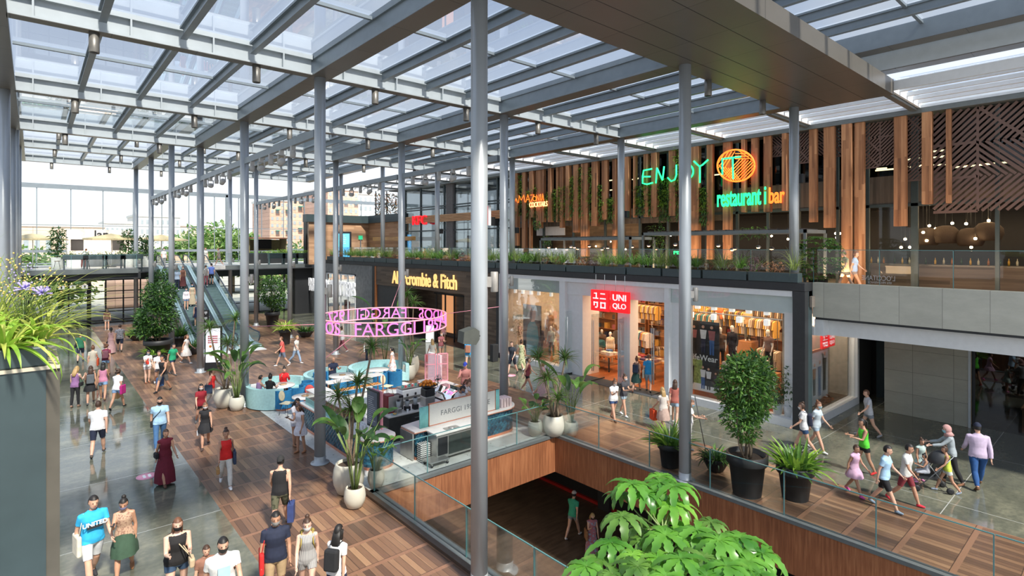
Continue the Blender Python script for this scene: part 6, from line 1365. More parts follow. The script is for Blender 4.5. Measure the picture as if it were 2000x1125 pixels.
for k in range(4):
    a = k*math.pi/2; c, s_ = math.cos(a), math.sin(a); b_.add([Mf @ Vector(v) for v in ((c*.04, s_*.04, -.02), (c*.15-s_*.05, s_*.15+c*.05, 0), (c*.17+s_*.04, s_*.17-c*.04, .01))], [(0, 1, 2)], 0)
b_.build('blade', pm('fan_blade', (.12, .12, .13), .4), t)
# glass deli case and ham table
t = thing('deli_case', 'curved glass cold case with sliced food beside the staff', 'case', (12.1, 17.75, 0)); MB().box(-.35, .35, -.6, .6, 0, .85).build('body', M_BLKM, t); s = MB(); s.prism([(-.33, .85), (.33, .85), (.33, 1.22), (.05, 1.2), (-.2, 1.05)], -.6, .6, 0, Matrix(((1, 0, 0, 0), (0, 0, 1, 0), (0, 1, 0, 0), (0, 0, 0, 1)))); s.build('glass_cover', M_JAR, t)
s = MB(); [s.sph((rnd.uniform(-.25, .25), rnd.uniform(-.5, .5), .88), .06, 0, 6, (1, 1, .5)) for k in range(22)]; s.build('food', pm('bread_orange', (.55, .24, .09), .7), t)
tag(MB().box(12.6, 13.35, 17.3, 18.7, .905, .94, b=.01).build('serving_board', wood('maple_board', [(.3, (.45, .22, .09)), (.7, (.65, .38, .18))], 'y', 1, .5)), 'long timber serving board on the side counter', 'board')
for k, (x, y) in enumerate(((12.8, 17.6), (13.1, 17.8), (12.9, 18.1), (13.2, 18.4), (12.75, 18.5), (13.1, 17.45))): tag(MB().sph((x, y, .975), .07, 0, 10, (1.3, 1, .5)).build('bread_roll', pm('bread_orange', (.55, .24, .09), .7)), 'bread roll on the long timber serving board', 'bread', 'bread rolls on the serving board')
# pink mesh doors
t = thing('mesh_screen', 'pink metal double screen standing on the side counter', 'screen', (13.0, 19.9, .9), -TH*.6)
for sd in (-1, 1):
    s = MB(); x0, x1 = (-.5, -.02) if sd < 0 else (.02, .5); s.box(x0, x1, -.02, .02, 0, .04); s.box(x0, x1, -.02, .02, 1.16, 1.2); s.box(x0, x0+.04, -.02, .02, 0, 1.2); s.box(x1-.04, x1, -.02, .02, 0, 1.2); s.box(x0, x1, -.02, .02, .72, .76)
    for k in range(9): s.box(x0+.04+k*.045, x0+.05+k*.045, -.006, .006, .04, 1.16)
    for k in range(18): s.box(x0, x1, -.006, .006, .06+k*.062, .07+k*.062)
    s.build('leaf', M_PINK, t)
tag(MB().box(13.45, 13.55, 20.3, 21.3, .0, 1.9, b=.02).build('white_cabinet', M_WHITE), 'white side cabinet behind the pink screen', 'cabinet')
# menu screen on pink pole
p = gp(732, 850, .9); t = thing('menu_screen', 'dark menu screen on a pink frame and pole over the counter', 'screen', p, -TH-R(48)); s = MB(); s.cyl((0, 0), .022, 0, .3, 10); s.build('pole', M_PINK, t); MB().box(-.26, .40, .02, .07, .25, 1.4, b=.03).build('frame', M_PINK, t); MB().box(-.42, .28, -.05, .018, .22, 1.38, b=.02).build('display', M_DARK, t)
s = MB(); s.box(-.38, .24, -.056, -.05, .3, 1.33, 0)
for k in range(14): s.box(-.32, -.32+.2+.3*rnd.random(), -.060, -.056, .38+k*.06, .40+k*.06, 1)
s.build('menu', [pm('screen_grey_blue', (.10, .13, .17), .3), pm('menu_text', (.40, .43, .46), .5)], t)
# pastry shelf table with copper legs
def high_table(x0, x1, y0, y1, z, label, nf=0):
    t = thing('pastry_table', label, 'table', ((x0+x1)/2, (y0+y1)/2, 0)); w, d = (x1-x0)/2, (y1-y0)/2; MB().box(-w, w, -d, d, z-.04, z).build('top', M_TOP, t); MB().box(-w+.04, w-.04, -d+.04, d-.04, z-.42, z-.40).build('shelf', M_TOP, t); MB().box(-w+.04, w-.04, -d+.04, d-.04, z-.72, z-.70).build('shelf', M_TOP, t)
    for a in (-w+.02, w-.02):
        for b in (-d+.02, d-.02): MB().box(a-.018, a+.018, b-.018, b+.018, 0, z-.04).build('leg', M_COPPER, t)
    return t
high_table(8.7, 11.1, 21.0, 21.5, 1.3, 'white high pastry table with copper legs behind the counters')
for k in range(30): tag(MB().sph((0, 0, 0), .055, 0, 8, (1.5, 1, .7)).build('croissant', pm('croissant_%d' % (k % 2), ((.50, .23, .07), (.38, .15, .04))[k % 2], .6), None, (8.9+(k % 15)*.145, 21.1+.17*(k//15), .918+.003)), 'croissant on the shelf of the pastry table', 'pastry', 'croissants on the pastry table')
# pastry case on the left counter
t = thing('pastry_case', 'long glass pastry case on the counter behind the potted plants', 'case', (7.9, 18.6, .9)); s = MB(); s.box(-.35, .35, -1.6, 1.6, 0, .5); s.build('glass_box', M_JAR, t); s = MB(); s.box(-.34, .34, -1.58, 1.58, .2, .215); s.box(-.36, .36, -1.62, 1.62, .5, .53); s.build('shelf', M_TOP, t); MB().box(-.365, -.35, -1.62, 1.62, 0, .25).build('mint_strip', M_TEAL, t)
for k in range(42): tag(MB().sph((0, 0, 0), .055, 0, 8, (1.5, 1, .7)).build('croissant', pm('croissant_%d' % (k % 2), ((.50, .23, .07), (.38, .15, .04))[k % 2], .6), None, (7.72+(k % 3)*.16, 17.15+(k//3)*.2, 1.155)), 'croissant inside the long glass pastry case', 'pastry', 'croissants in the pastry case')
for k in range(16): tag(MB().lathe([(.035, 0), (.05, .1), (.045, .1), (.001, .02)], (7.72+(k % 4)*.11, 16.3+(k//4)*.13, .9), 10, 0, cap=False).build('white_cup', M_WHITE), 'white cup stacked by the pastry case', 'cup', 'white cups by the pastry case')
# seating
def booth(cx, cy, r, a0, a1, label, h=.85):
    t = thing('booth_sofa', label, 'sofa', (cx, cy, 0)); n = 20
    def seg(r0, r1, z0, z1): return arc(0, 0, r1, a0, a1, n)+arc(0, 0, r0, a1, a0, n)
    b = MB(); b.prism(seg(r-.16, r, 0, 0), .04, h); b.build('backrest', M_MINT, t); s = MB(); s.prism(seg(r-.6, r-.16, 0, 0), .06, .45); s.build('seat', M_MINT, t); s = MB(); s.prism(seg(r-.55, r-.05, 0, 0), 0, .05); s.build('plinth', M_DARK, t); return t
def rtable(cx, cy, r, label, z=.74, items=True):
    t = thing('round_table', label, 'table', (cx, cy, 0)); MB().lathe([(r-.02, z-.03), (r, z-.03), (r, z), (.001, z)], (0, 0, 0), 32, 0, cap=False).build('top', M_TOP, t); MB().lathe([(r-.015, z-.045), (r-.005, z-.03)], (0, 0, 0), 32).build('edge', M_COPPER, t); MB().lathe([(.28, 0), (.28, .02), (.05, .03), (.04, z-.04)], (0, 0, 0), 20).build('pedestal', M_COPPER, t)
    return t
def tub(cx, cy, rz, label, m=None):
    m = m or M_BLUE; t = thing('tub_chair', label, 'chair', (cx, cy, 0), rz, 'blue velvet tub chairs'); b = MB(); b.prism(arc(0, 0, .34, -40, 220, 18)+arc(0, 0, .26, 220, -40, 18), .08, .80); b.build('backrest', m, t); MB().lathe([(.26, .08), (.27, .42), (.22, .46), (.001, .46)], (0, 0, 0), 22, 0, cap=False).build('seat', m, t); MB().lathe([(.30, 0), (.31, .08)], (0, 0, 0), 22).build('plinth', M_COPPER, t); return t
tabs = [(7.98, 24.3, .59, 'white round cafe table where the woman in red sits'), (8.15, 21.9, .50, 'white round cafe table behind the thin column with cream chairs'), (10.75, 24.3, .60, 'white round cafe table in front of the seated man'), (12.5, 24.3, .55, 'white round cafe table inside the large mint booth')]
for a in tabs: rtable(*a)
booth(7.9, 24.35, 1.25, 150, 262, 'pale mint curved sofa nearest the potted strelitzia'); booth(7.95, 24.4, 1.30, 20, 110, 'pale mint curved sofa behind the woman in red')
booth(10.5, 24.6, 1.35, 40, 200, 'pale mint curved sofa behind the seated man'); booth(12.75, 24.6, 1.45, -30, 190, 'large pale mint U shaped booth sofa')
for (x, y, rz) in ((8.35, 23.35, 3.4), (8.95, 23.9, 4.3), (7.75, 23.25, 2.9), (10.2, 23.4, 3.0), (10.9, 23.3, 3.3), (12.2, 23.4, 3.0), (12.9, 23.3, 3.3), (10.1, 25.2, .3)): tub(x, y, rz, 'blue velvet tub chair drawn up to a cafe table')
def shell_chair(x, y, rz, m, label):
    t = thing('shell_chair', label, 'chair', (x, y, 0), rz); s = MB(); s.box(-.2, .2, -.2, .2, .44, .47, b=.014); s.build('seat', m, t); s = MB(); s.lathe([(.001, -.012), (.15, -.012), (.19, 0), (.15, .012), (.001, .012)], (0, 0, 0), 20, 0, True, Matrix.Translation((0, .22, .72)) @ Matrix.Rotation(R(80), 4, 'X'), 1.0, 1.1); s.build('backrest', m, t)
    for a in (-.16, .16):
        for b in (-.16, .16): MB().tube([(a*.8, b*.8, .44), (a*1.25, b*1.25, 0)], .010, 6).build('leg', M_DARK, t)
shell_chair(7.6, 22.4, .6, pm('cream_shell', (.62, .58, .40), .5), 'cream shell chair beside the phone reader'); shell_chair(8.7, 21.2, 2.6, pm('teal_shell', (.02, .30, .32), .5), 'teal shell chair near the column'); shell_chair(8.55, 22.6, -.5, pm('red_shell', (.45, .05, .04), .5), 'dark red shell chair behind the column')
shell_chair(11.9, 22.2, .4, pm('cream_shell', (.62, .58, .40), .5), 'cream shell chair behind the espresso machine')
for (x, y, m, lb) in ((8.1, 24.3, pm('pizza', (.55, .34, .18), .7), 'plate of food on the table of the woman in red'), (8.15, 21.9, pm('pizza', (.55, .34, .18), .7), 'round wooden tray on the table behind the column'), (10.75, 24.3, pm('pizza', (.55, .34, .18), .7), 'plate of food on the table of the seated man')): tag(MB().lathe([(.12, .745), (.15, .765), (.001, .76)], (x, y, 0), 20, 0, cap=False).build('plate', m), lb, 'plate')
# seated and working people
def S(label, p, H, face, **k): return person(label, p, H, face, vox=.018, **k)
S('woman in red top seated with hands at her chin', (8.35, 25.0, 0), 1.66, 10, sex='f', pose='sitchin', top=('long', (.60, .01, .015)), bot=('trousers', (.02, .02, .03)), hair=('bun', 'k'), sz=.60)
S('woman in black top seated with her back to the column', (7.35, 23.75, 0), 1.66, 150, sex='f', pose='sit', top=('tee', (.012, .012, .012)), bot=('trousers', (.012, .012, .015)), hair=('bun', 'k'), sz=.60)
S('person in lilac top seated on the nearest mint sofa', (7.05, 24.15, 0), 1.55, 120, sex='f', pose='sit', top=('tank', (.35, .22, .40)), bot=('trousers', (.1, .1, .12)), hair=('short', 'k'), skin='a', sz=.58)
S('bald man in navy t-shirt seated at the rear cafe table', (10.75, 25.4, 0), 1.74, 20, pose='sit', top=('tee', (.012, .02, .05)), bot=('trousers', (.1, .1, .12)), hair=('none', 'k'), skin='b', sz=.60)
S('barista in white shirt bending over the counter', (11.3, 16.2, 0), 1.84, 60, pose='work', top=('tee', (.70, .70, .72)), bot=('trousers', (.05, .05, .06)), hair=('short', 'k'), mask=(.10, .13, .2), skin='d')
S('barista in white shirt with hair tied up working behind the lettered panel', (11.95, 16.75, 0), 1.84, 70, sex='f', pose='work', top=('tee', (.72, .72, .74)), bot=('trousers', (.05, .05, .06)), hair=('tail', 'r'), skin='a')
S('man in pink shirt and blue cap at the ham table', (13.8, 18.9, 0), 1.78, -10, pose='hold', top=('long', (.46, .19, .16)), bot=('trousers', (.1, .12, .16)), hair=('short', 'k'), extras=(('cap', 'F', (.02, .04, .3)),), wide=1.1)
# hanging ring of letters
RC = (10.3, 19.5); RR = 2.42; t = thing('letter_ring', 'hanging pink metal ring of letters over the cafe', 'sign', (RC[0], RC[1], 0))
z1, z0 = 4.02, 3.56; f = MB()
for z in (z0, z1): f.tube([(RR*math.cos(2*math.pi*k/72), RR*math.sin(2*math.pi*k/72), z) for k in range(73)], .028, 6)
for k in range(6): a = k*math.pi/3+.35; f.box(RR-.015, RR+.015, -.015, .015, z0, z1, 0, Matrix.Rotation(a, 4, 'Z'))
f.build('rings', glow('pink_ring', (.90, .36, .42), .25), t)
s = MB(); vs, fs = text_mesh('FARGGI 1957   HELADOS   FARGGI 1957   HELADOS', .60, .03, -.004); xs = [v.x for v in vs]; L = max(xs)-min(xs); cir = 2*math.pi*RR; k_ = cir*.96/L; zs = [v.z for v in vs]; hz = max(zs)-min(zs); cz = (max(zs)+min(zs))/2
a00 = math.atan2(-RC[1], -RC[0])-1.49
s.add([Vector(((RR-v.y)*math.cos(a00+(v.x*k_)/RR+.95), (RR-v.y)*math.sin(a00+(v.x*k_)/RR+.95), (z0+z1)/2+(v.z-cz)/hz*(z1-z0)*.94)) for v in vs], fs); s.build('letters', glow('pink_letters', (.95, .16, .55), .8), t)
for k, (cx, cy, zz) in enumerate(((CX[1], CY[2], 3.3), (CX[2], CY[1], 4.3), (CX[2], CY[2], 5.0), (CX[1], CY[1], 3.1))):
    a = math.atan2(cy-RC[1], cx-RC[0]); p = Vector((RC[0]+RR*math.cos(a), RC[1]+RR*math.sin(a), z0 if k in (0, 3) else z1)); tag(MB().tube([p, (cx, cy, zz)], .012, 5).build('stay_cable', M_PINK), ('pink stay cable from the ring to the column by the strelitzia', 'pink stay cable from the ring to the column behind the counter end', 'pink stay cable from the ring to the column inside its outline', 'pink stay cable from the ring to the column at the terrazzo edge')[k], 'cable')
# ================================================================ the crowd
def P(label, px, fy, H, face=0, z=0.0, **k):
    p = gp(px, fy, z); d = p.x*SN+p.y*CS
    return person(label, p, H, face, vox=.0135 if d < 12.5 else .016 if d < 20 else .021, **k)
DEN = (.10, .17, .28); WH = (.74, .74, .74); BK = (.012, .012, .014); NV = (.014, .020, .045); LB = (.36, .56, .74); KH = (.42, .30, .17)
def behead(px, top_y, H):   # feet row from head row
    d = F*(CH-H)/(top_y-HY); return HY+F*CH/d
P('man in bright blue printed t-shirt and white shorts holding hands in front', 180, behead(180, 962, 1.8), 1.8, 14, pose='walk', top=('tee', (.03, .40, .72)), bot=('long_shorts', (.66, .68, .70)), shoes=(.02, .02, .025), hair=('short', 'k'), wide=1.08,
  extras=(('print', 'bars', 'UNITED', M_WHITE), ('tote', 'LS', (.70, .64, .52), 'cream tote bag on the shoulder of the man in bright blue')), skin='a')
P('woman in beige patterned top and dark green skirt with lilac mask', 243, behead(243, 966, 1.64), 1.64, -8, pose='phonew', sex='f', top=('tank', pattern('beige_pattern', (.48, .32, .22), (.30, .17, .12), 30)), bot=('skirt', (.035, .075, .045)), shoes=(.30, .14, .06), hair=('bun', 'k'), mask=(.30, .30, .48), skin='b',
  extras=(('phone', 'L', 'dark phone held by the woman in the green skirt'),))
P('woman with long brown hair in black sleeveless top and denim shorts', 346, behead(346, 1008, 1.66), 1.66, 6, pose='carry', sex='f', top=('tank', (.014, .013, .014)), bot=('shorts', (.035, .07, .13)), shoes=(.1, .1, .1), hair=('long', 'r'), mask=(.012, .012, .012), wide=1.3,
  extras=(('purse', 'RX', (.52, .40, .26), 'cream crossbody bag of the woman in the black top'),), skin='c')
P('man in white t-shirt with pale print looking down, cut by the picture edge', 434, behead(434, 1041, 1.78), 1.78, 8, pose='walk', top=('tee', (.74, .74, .72)), bot=('long_shorts', (.2, .22, .25)), hair=('short', 'k'), mask=(.02, .02, .02), wide=1.22, extras=(('print', 'box', '', pm('pale_blue_print', (.35, .55, .66), .8)),))
P('child with brown hair half hidden behind the man in the white t-shirt', 402, 1205, 1.3, 10, pose='stand', top=('tee', (.25, .12, .08)), bot=('shorts', (.1, .1, .12)), hair=('short', 'b'))
P('man in navy polo shirt and khaki shorts with grey mask', 538, behead(538, 998, 1.76), 1.76, 4, pose='stand', top=('polo', NV), bot=('long_shorts', KH), shoes=(.1, .08, .06), hair=('short', 'k'), mask=(.30, .30, .29), wide=1.1, extras=(('tote', 'LS', (.65, .02, .02), 'red bag on the shoulder of the man in navy'),), skin='b')
P('woman in grey striped playsuit with white mask', 600, behead(600, 1004, 1.66), 1.66, 0, pose='walk2', sex='f', top=('tank', stripe('grey_stripe', (.45, .44, .42), (.22, .22, .23), -40)), bot=('shorts', stripe('grey_stripe', (.45, .44, .42), (.22, .22, .23), -40)), shoes=(.4, .3, .2), hair=('bun', 'b'), mask=WH, extras=(('backpack', '', (.32, .24, .05), 'olive backpack worn by the woman in stripes'),), skin='c')
P('woman in white top walking away with long black ponytail', 657, behead(657, 1026, 1.63), 1.63, 150, pose='walk', sex='f', top=('tee', WH), bot=('trousers', (.02, .03, .07)), shoes=(.6, .6, .6), hair=('long', 'k'), mask=WH, extras=(('backpack', '', (.015, .016, .018), 'small black backpack on the woman in white'),))
P('person in black tank top and camouflage shorts walking away with paper bags', 547, behead(547, 890, 1.72), 1.72, 172, pose='walk', top=('tank', BK), bot=('long_shorts', pattern('camouflage', (.10, .10, .06), (.035, .04, .02), 12)), shoes=(.3, .25, .2), hair=('short', 'k'), skin='a', wide=1.1,
  extras=(('cap', 'B', (.02, .02, .02)), ('paper', 'L', (.03, .05, .16), 'blue and black paper bag held by the person in camouflage')))
P('woman in red top and white trousers on the deck', 441, 950, 1.65, 4, pose='walk2', sex='f', top=('tank', (.68, .02, .02)), bot=('trousers', (.66, .66, .62)), shoes=WH, hair=('bun', 'b'), skin='b', extras=(('tote', 'RS', (.03, .05, .10), 'navy tote bag of the woman in the red top'), ('purse', 'L', (.35, .20, .08), 'small tan bag of the woman in the red top')))
P('woman in long maroon dress with black shoulder bag', 322, 945, 1.58, 18, pose='walk', sex='f', top=('dress', (.13, .008, .022)), bot=('maxi', (.13, .008, .022)), shoes=(.10, .05, .03), hair=('tail', 'b'), skin='b', wide=1.1, extras=(('purse', 'LS', BK, 'black shoulder bag of the woman in maroon'),))
P('man in light blue t-shirt and jeans with black mask', 312, 876, 1.76, 2, pose='walk', top=('tee', LB), bot=('trousers', (.05, .13, .27)), shoes=(.3, .3, .3), hair=('short', 'k'), mask=BK, wide=1.12, extras=(('strap', '', BK, 'black sling bag of the man in light blue'),))
P('man in white t-shirt and navy shorts walking away on the stone floor', 191, 889, 1.75, 172, pose='walk', top=('tee', WH), bot=('long_shorts', NV), shoes=(.08, .06, .05), hair=('short', 'b'), wide=1.15)
P('woman in black sleeveless dress with white mask', 401, 874, 1.55, 0, pose='walk', sex='f', top=('dress', BK), bot=('mini', BK), shoes=(.08, .05, .04), hair=('long', 'r'), mask=WH, skin='b', extras=(('purse', 'L', WH, 'white bag of the woman in the black dress'),))
P('woman in maroon t-shirt and black shorts with white mask', 392, 831, 1.6, 10, pose='walk2', sex='f', top=('tee', (.24, .01, .02)), bot=('shorts', BK), shoes=(.1, .1, .1), hair=('long', 'k'), mask=WH)
P('woman in bright red top and pale trousers beside the totem', 413, 794, 1.62, 60, pose='walk', sex='f', top=('tank', (.68, .03, .03)), bot=('trousers', (.60, .56, .48)), shoes=WH, hair=('tail', 'b'), extras=(('tote', 'LS', (.03, .05, .09), 'dark tote bag of the woman beside the totem'),))
P('woman in white top with small red bag standing on the deck', 288, 748, 1.62, 20, pose='phone', sex='f', top=('tee', WH), bot=('shorts', (.55, .5, .5)), shoes=(.3, .12, .06), hair=('long', 'k'), mask=(.3, .5, .65), skin='c', extras=(('purse', 'LX', (.6, .04, .02), 'small red bag of the woman in white'),))
P('person in black tank top and grey shorts striding with bags', 319, 765, 1.72, -40, pose='walk', top=('tank', BK), bot=('long_shorts', (.10, .10, .10)), shoes=BK, hair=('short', 'k'), skin='b', extras=(('paper', 'L', (.04, .10, .25), 'blue paper bag of the striding person in black'),))
P('man in white t-shirt behind the person in black tank top', 310, 752, 1.70, 10, pose='walk2', top=('tee', WH), bot=('shorts', (.1, .1, .12)), hair=('short', 'b'))
P('person in green t-shirt and navy shorts near the dark tree', 337, 732, 1.66, 40, pose='walk', top=('tee', (.02, .34, .16)), bot=('shorts', (.02, .05, .09)), shoes=(.1, .1, .1), hair=('short', 'k'), extras=(('purse', 'RS', BK, 'black bag of the person in green'),))
P('woman in loose white dress hurrying beside the column', 363, 710, 1.68, 60, pose='walk', sex='f', top=('dress', (.62, .58, .55)), bot=('skirt', (.62, .58, .55)), shoes=WH, hair=('tail', 'r'))
# group on the stone floor
P('blonde woman in purple top and black trousers with black bag', 147, 795, 1.68, 150, pose='phone', sex='f', top=('tank', (.26, .13, .28)), bot=('leggings', BK), shoes=(.2, .12, .08), hair=('long', 'y'), mask=(.6, .2, .4), skin='c', extras=(('purse', 'LS', BK, 'black bag of the blonde woman in purple'),))
P('woman in black dress with grey backpack in the group on the stone floor', 177, 789, 1.64, 178, pose='walk', sex='f', top=('tank', BK), bot=('mini', BK), shoes=(.1, .1, .1), hair=('long', 'b'), skin='b', extras=(('backpack', '', (.10, .11, .12), 'grey backpack on the woman in the black dress'),))
P('woman in pink top and denim shorts in the group on the stone floor', 201, 781, 1.66, 175, pose='walk2', sex='f', top=('tank', (.55, .22, .34)), bot=('shorts', (.18, .30, .48)), shoes=(.3, .18, .1), hair=('long', 'k'), skin='b')
P('woman in white top and denim shorts carrying magenta and paper bags', 229, 798, 1.66, 150, pose='walk', sex='f', top=('tee', WH), bot=('shorts', (.16, .26, .42)), shoes=BK, hair=('curly', 'b'), skin='b', extras=(('tote', 'LS', (.38, .01, .16), 'magenta bag of the woman in white'), ('paper', 'R', (.50, .32, .15), 'kraft paper shopping bag swinging beside the magenta bag')))
P('woman in maroon top and denim shorts behind the group', 207, 733, 1.66, 170, pose='walk', sex='f', top=('tee', (.16, .02, .05)), bot=('shorts', (.18, .30, .48)), shoes=(.3, .2, .1), hair=('curly', 'r'), extras=(('backpack', '', (.14, .05, .07), 'maroon backpack on the woman behind the group'),))
P('woman in pale top with orange bag behind the group', 181, 738, 1.66, 172, pose='walk2', sex='f', top=('tee', (.5, .45, .36)), bot=('skirt', (.45, .42, .36)), shoes=(.3, .2, .1), hair=('bun', 'r'), extras=(('tote', 'LS', (.60, .09, .03), 'orange bag of the woman in the pale top'),))
P('man in dark green t-shirt and navy shorts on the stone floor', 157, 707, 1.72, 175, pose='walk', top=('tee', (.02, .14, .07)), bot=('long_shorts', NV), shoes=BK, hair=('short', 'k'), extras=(('purse', 'RS', BK, 'black bag of the man in dark green'),))
P('woman in pink trousers far along the deck beside the man in patterned shirt', 217, 691, 1.66, 178, pose='walk', sex='f', top=('tank', (.5, .3, .3)), bot=('maxi', (.45, .28, .28)), shoes=(.2, .1, .1), hair=('tail', 'k'), extras=(('purse', 'RX', BK, 'black belt bag of the woman in pink trousers'),))
P('man in grey patterned shirt and navy shorts far along the deck', 234, 687, 1.75, 176, pose='walk2', top=('tee', pattern('grey_leaf_print', (.35, .35, .38), (.15, .15, .18), 16)), bot=('long_shorts', NV), shoes=(.1, .08, .06), hair=('short', 'b'), wide=1.1)
P('person in brown top standing before the far glass doors', 209, 645, 1.7, 175, pose='stand', top=('tee', (.12, .06, .04)), bot=('shorts', (.3, .28, .26)), hair=('long', 'b'))
# by the cafe
P('woman in pale dress looking at a phone at the terrazzo edge', 577, 870, 1.60, 40, pose='phone', sex='f', top=('tee', (.62, .60, .64)), bot=('shorts', (.5, .5, .55)), shoes=(.30, .15, .08), hair=('long', 'k'), mask=(.5, .4, .55), skin='b')
P('woman in off shoulder pale dress showing her phone, nearest the terrazzo edge', 587, 884, 1.60, -50, pose='phone', sex='f', top=('dress', (.64, .62, .66)), bot=('mini', (.64, .62, .66)), shoes=(.35, .16, .08), hair=('long', 'b'), skin='b', extras=(('phone', 'L', 'phone held by the woman in the off shoulder dress'),))
P('person in coral shirt and grey shorts walking by the escalators', 552, 715, 1.68, -80, pose='walk', top=('tee', (.68, .12, .10)), bot=('long_shorts', (.16, .20, .27)), shoes=WH, hair=('short', 'r'), extras=(('tote', 'LS', BK, 'black bag of the person in coral'),))
P('person in white shirt and pale jeans walking by the escalators', 578, 710, 1.62, 60, pose='walk2', top=('tee', (.66, .64, .58)), bot=('trousers', (.30, .42, .58)), shoes=WH, hair=('short', 'y'))
P('woman in white t-shirt and rose trousers behind the thin column', 669, 687, 1.62, -100, pose='walk', sex='f', top=('tee', WH), bot=('trousers', (.30, .09, .12)), shoes=WH, hair=('bun', 'b'), wide=1.1)
P('man in beige shirt and dark jeans seen from behind by the sofas', 720, 710, 1.72, 178, pose='stand', top=('tee', (.32, .27, .20)), bot=('trousers', (.012, .018, .04)), hair=('short', 'g'), wide=1.1, extras=(('tote', 'RS', (.62, .62, .60), 'white bag of the man in the beige shirt'),))
P('woman in white floral dress with black ponytail beside the mint booth', 767, 742, 1.62, -110, pose='stand', sex='f', top=('dress', pattern('floral_white', (.68, .62, .6), (.55, .35, .33), 10)), bot=('skirt', pattern('floral_white', (.68, .62, .6), (.55, .35, .33), 10)), shoes=(.5, .45, .4), hair=('tail', 'k'))
P('blonde woman with white and red shopping bags on the stone floor', 845, 719, 1.62, -165, pose='walk', sex='f', top=('tee', (.42, .42, .38)), bot=('skirt', (.4, .38, .32)), shoes=(.4, .35, .3), hair=('long', 'y'), extras=(('paper', 'R', (.66, .07, .02), 'bright red shopping bag of the blonde woman'), ('paper', 'L', (.6, .6, .6), 'white shopping bag of the blonde woman')))
P('woman in maroon top with white mask near the timber clad shop', 861, 702, 1.64, 20, pose='carry', sex='f', top=('tee', (.28, .09, .10)), bot=('shorts', (.35, .28, .25)), shoes=(.3, .2, .15), hair=('bun', 'r'), mask=WH)
P('person in pink shorts entering the timber clad shop', 866, 672, 1.66, 178, pose='walk', sex='f', top=('tank', (.35, .15, .16)), bot=('shorts', (.6, .42, .45)), hair=('long', 'b'))
P('person in bright blue top and shorts half hidden by the thick column', 915, 722, 1.72, 170, pose='walk', top=('tee', (.03, .30, .60)), bot=('shorts', (.35, .52, .6)), shoes=(.3, .2, .15), hair=('short', 'b'), extras=(('backpack', '', (.35, .16, .10), 'tan backpack on the person in bright blue'),))
P('man in dark t-shirt and shorts walking past the first shop window', 1001, 731, 1.76, -30, pose='walk', top=('tee', (.035, .045, .06)), bot=('long_shorts', (.015, .02, .035)), shoes=BK, hair=('short', 'b'), skin='c')
P('woman in green leaf print dress walking past the first shop window', 1019, 722, 1.62, -150, pose='walk', sex='f', top=('dress', pattern('leaf_print', (.48, .50, .30), (.18, .22, .10), 9)), bot=('maxi', pattern('leaf_print', (.48, .50, .30), (.18, .22, .10), 9)), shoes=WH, hair=('bun', 'b'))
P('woman in dark red top and black shorts crossing behind the palm pots', 1030, 766, 1.62, 70, pose='walk', sex='f', top=('tank', (.16, .03, .04)), bot=('shorts', BK), shoes=WH, hair=('tail', 'b'), extras=(('purse', 'RS', (.4, .22, .1), 'tan bag of the woman in dark red'),))
P('person in pale pink clothes crossing behind the palm pots', 1058, 775, 1.65, 90, pose='walk2', sex='f', top=('tee', (.66, .42, .42)), bot=('maxi', (.62, .42, .42)), shoes=WH, hair=('long', 'y'))
P('woman with navy backpack and dark green skirt entering the red logo shop', 1243, 765, 1.62, 165, pose='walk', sex='f', top=('tank', (.20, .12, .08)), bot=('skirt', (.02, .06, .05)), shoes=(.15, .06, .04), hair=('bun', 'r'), extras=(('backpack', '', (.02, .03, .06), 'navy backpack on the woman entering the shop'),))
P('man in bright blue t-shirt and pale shorts entering the red logo shop', 1267, 766, 1.76, 175, pose='walk2', top=('tee', (.02, .26, .56)), bot=('long_shorts', (.30, .40, .50)), shoes=BK, hair=('short', 'r'), extras=(('tote', 'RS', (.45, .42, .34), 'beige tote of the man entering the shop'),), wide=1.1)
P('woman in white top and denim shorts before the shop entrance', 1198, 821, 1.62, 35, pose='phonew', sex='f', top=('tee', WH), bot=('shorts', (.04, .08, .20)), shoes=(.06, .03, .02), hair=('bun', 'r'), mask=WH, wide=1.15)
P('woman in black top and pale denim shorts before the shop entrance', 1218, 812, 1.64, 50, pose='carry', sex='f', top=('tee', (.05, .05, .06)), bot=('shorts', (.35, .46, .54)), shoes=WH, hair=('bun', 'b'), mask=WH)
P('blonde woman carrying a red and white bag near the potted ginger', 1296, 842, 1.60, -150, pose='walk', sex='f', top=('tee', (.64, .58, .52)), bot=('skirt', (.5, .36, .3)), shoes=(.4, .3, .25), hair=('long', 'y'), extras=(('paper', 'R', (.70, .08, .02), 'red and white shopping bag near the potted ginger'), ('tote', 'LS', (.6, .58, .52), 'white bag of the woman near the potted ginger')))
P('person in rose t-shirt and pale shorts just beside the rail column', 1318, 828, 1.68, 175, pose='walk2', sex='f', top=('tee', (.42, .13, .10)), bot=('shorts', (.34, .46, .58)), shoes=WH, hair=('long', 'b'))
cl = P('cleaner in white uniform and face mask holding a long black pole', 1346, 877, 1.62, 80, pose='hold', sex='f', top=('tee', WH), bot=('trousers', (.6, .62, .62)), shoes=(.06, .07, .09), hair=('short', 'r'), mask=(.3, .5, .62))
a_, b_ = gp(1379, 884, 0), gp(1357, 877, 0)+Vector((0, 0, 1.75)); tag(MB().tube([a_, b_], .014, 8).build('pole', M_DARK), 'long black cleaning pole held by the cleaner', 'pole')
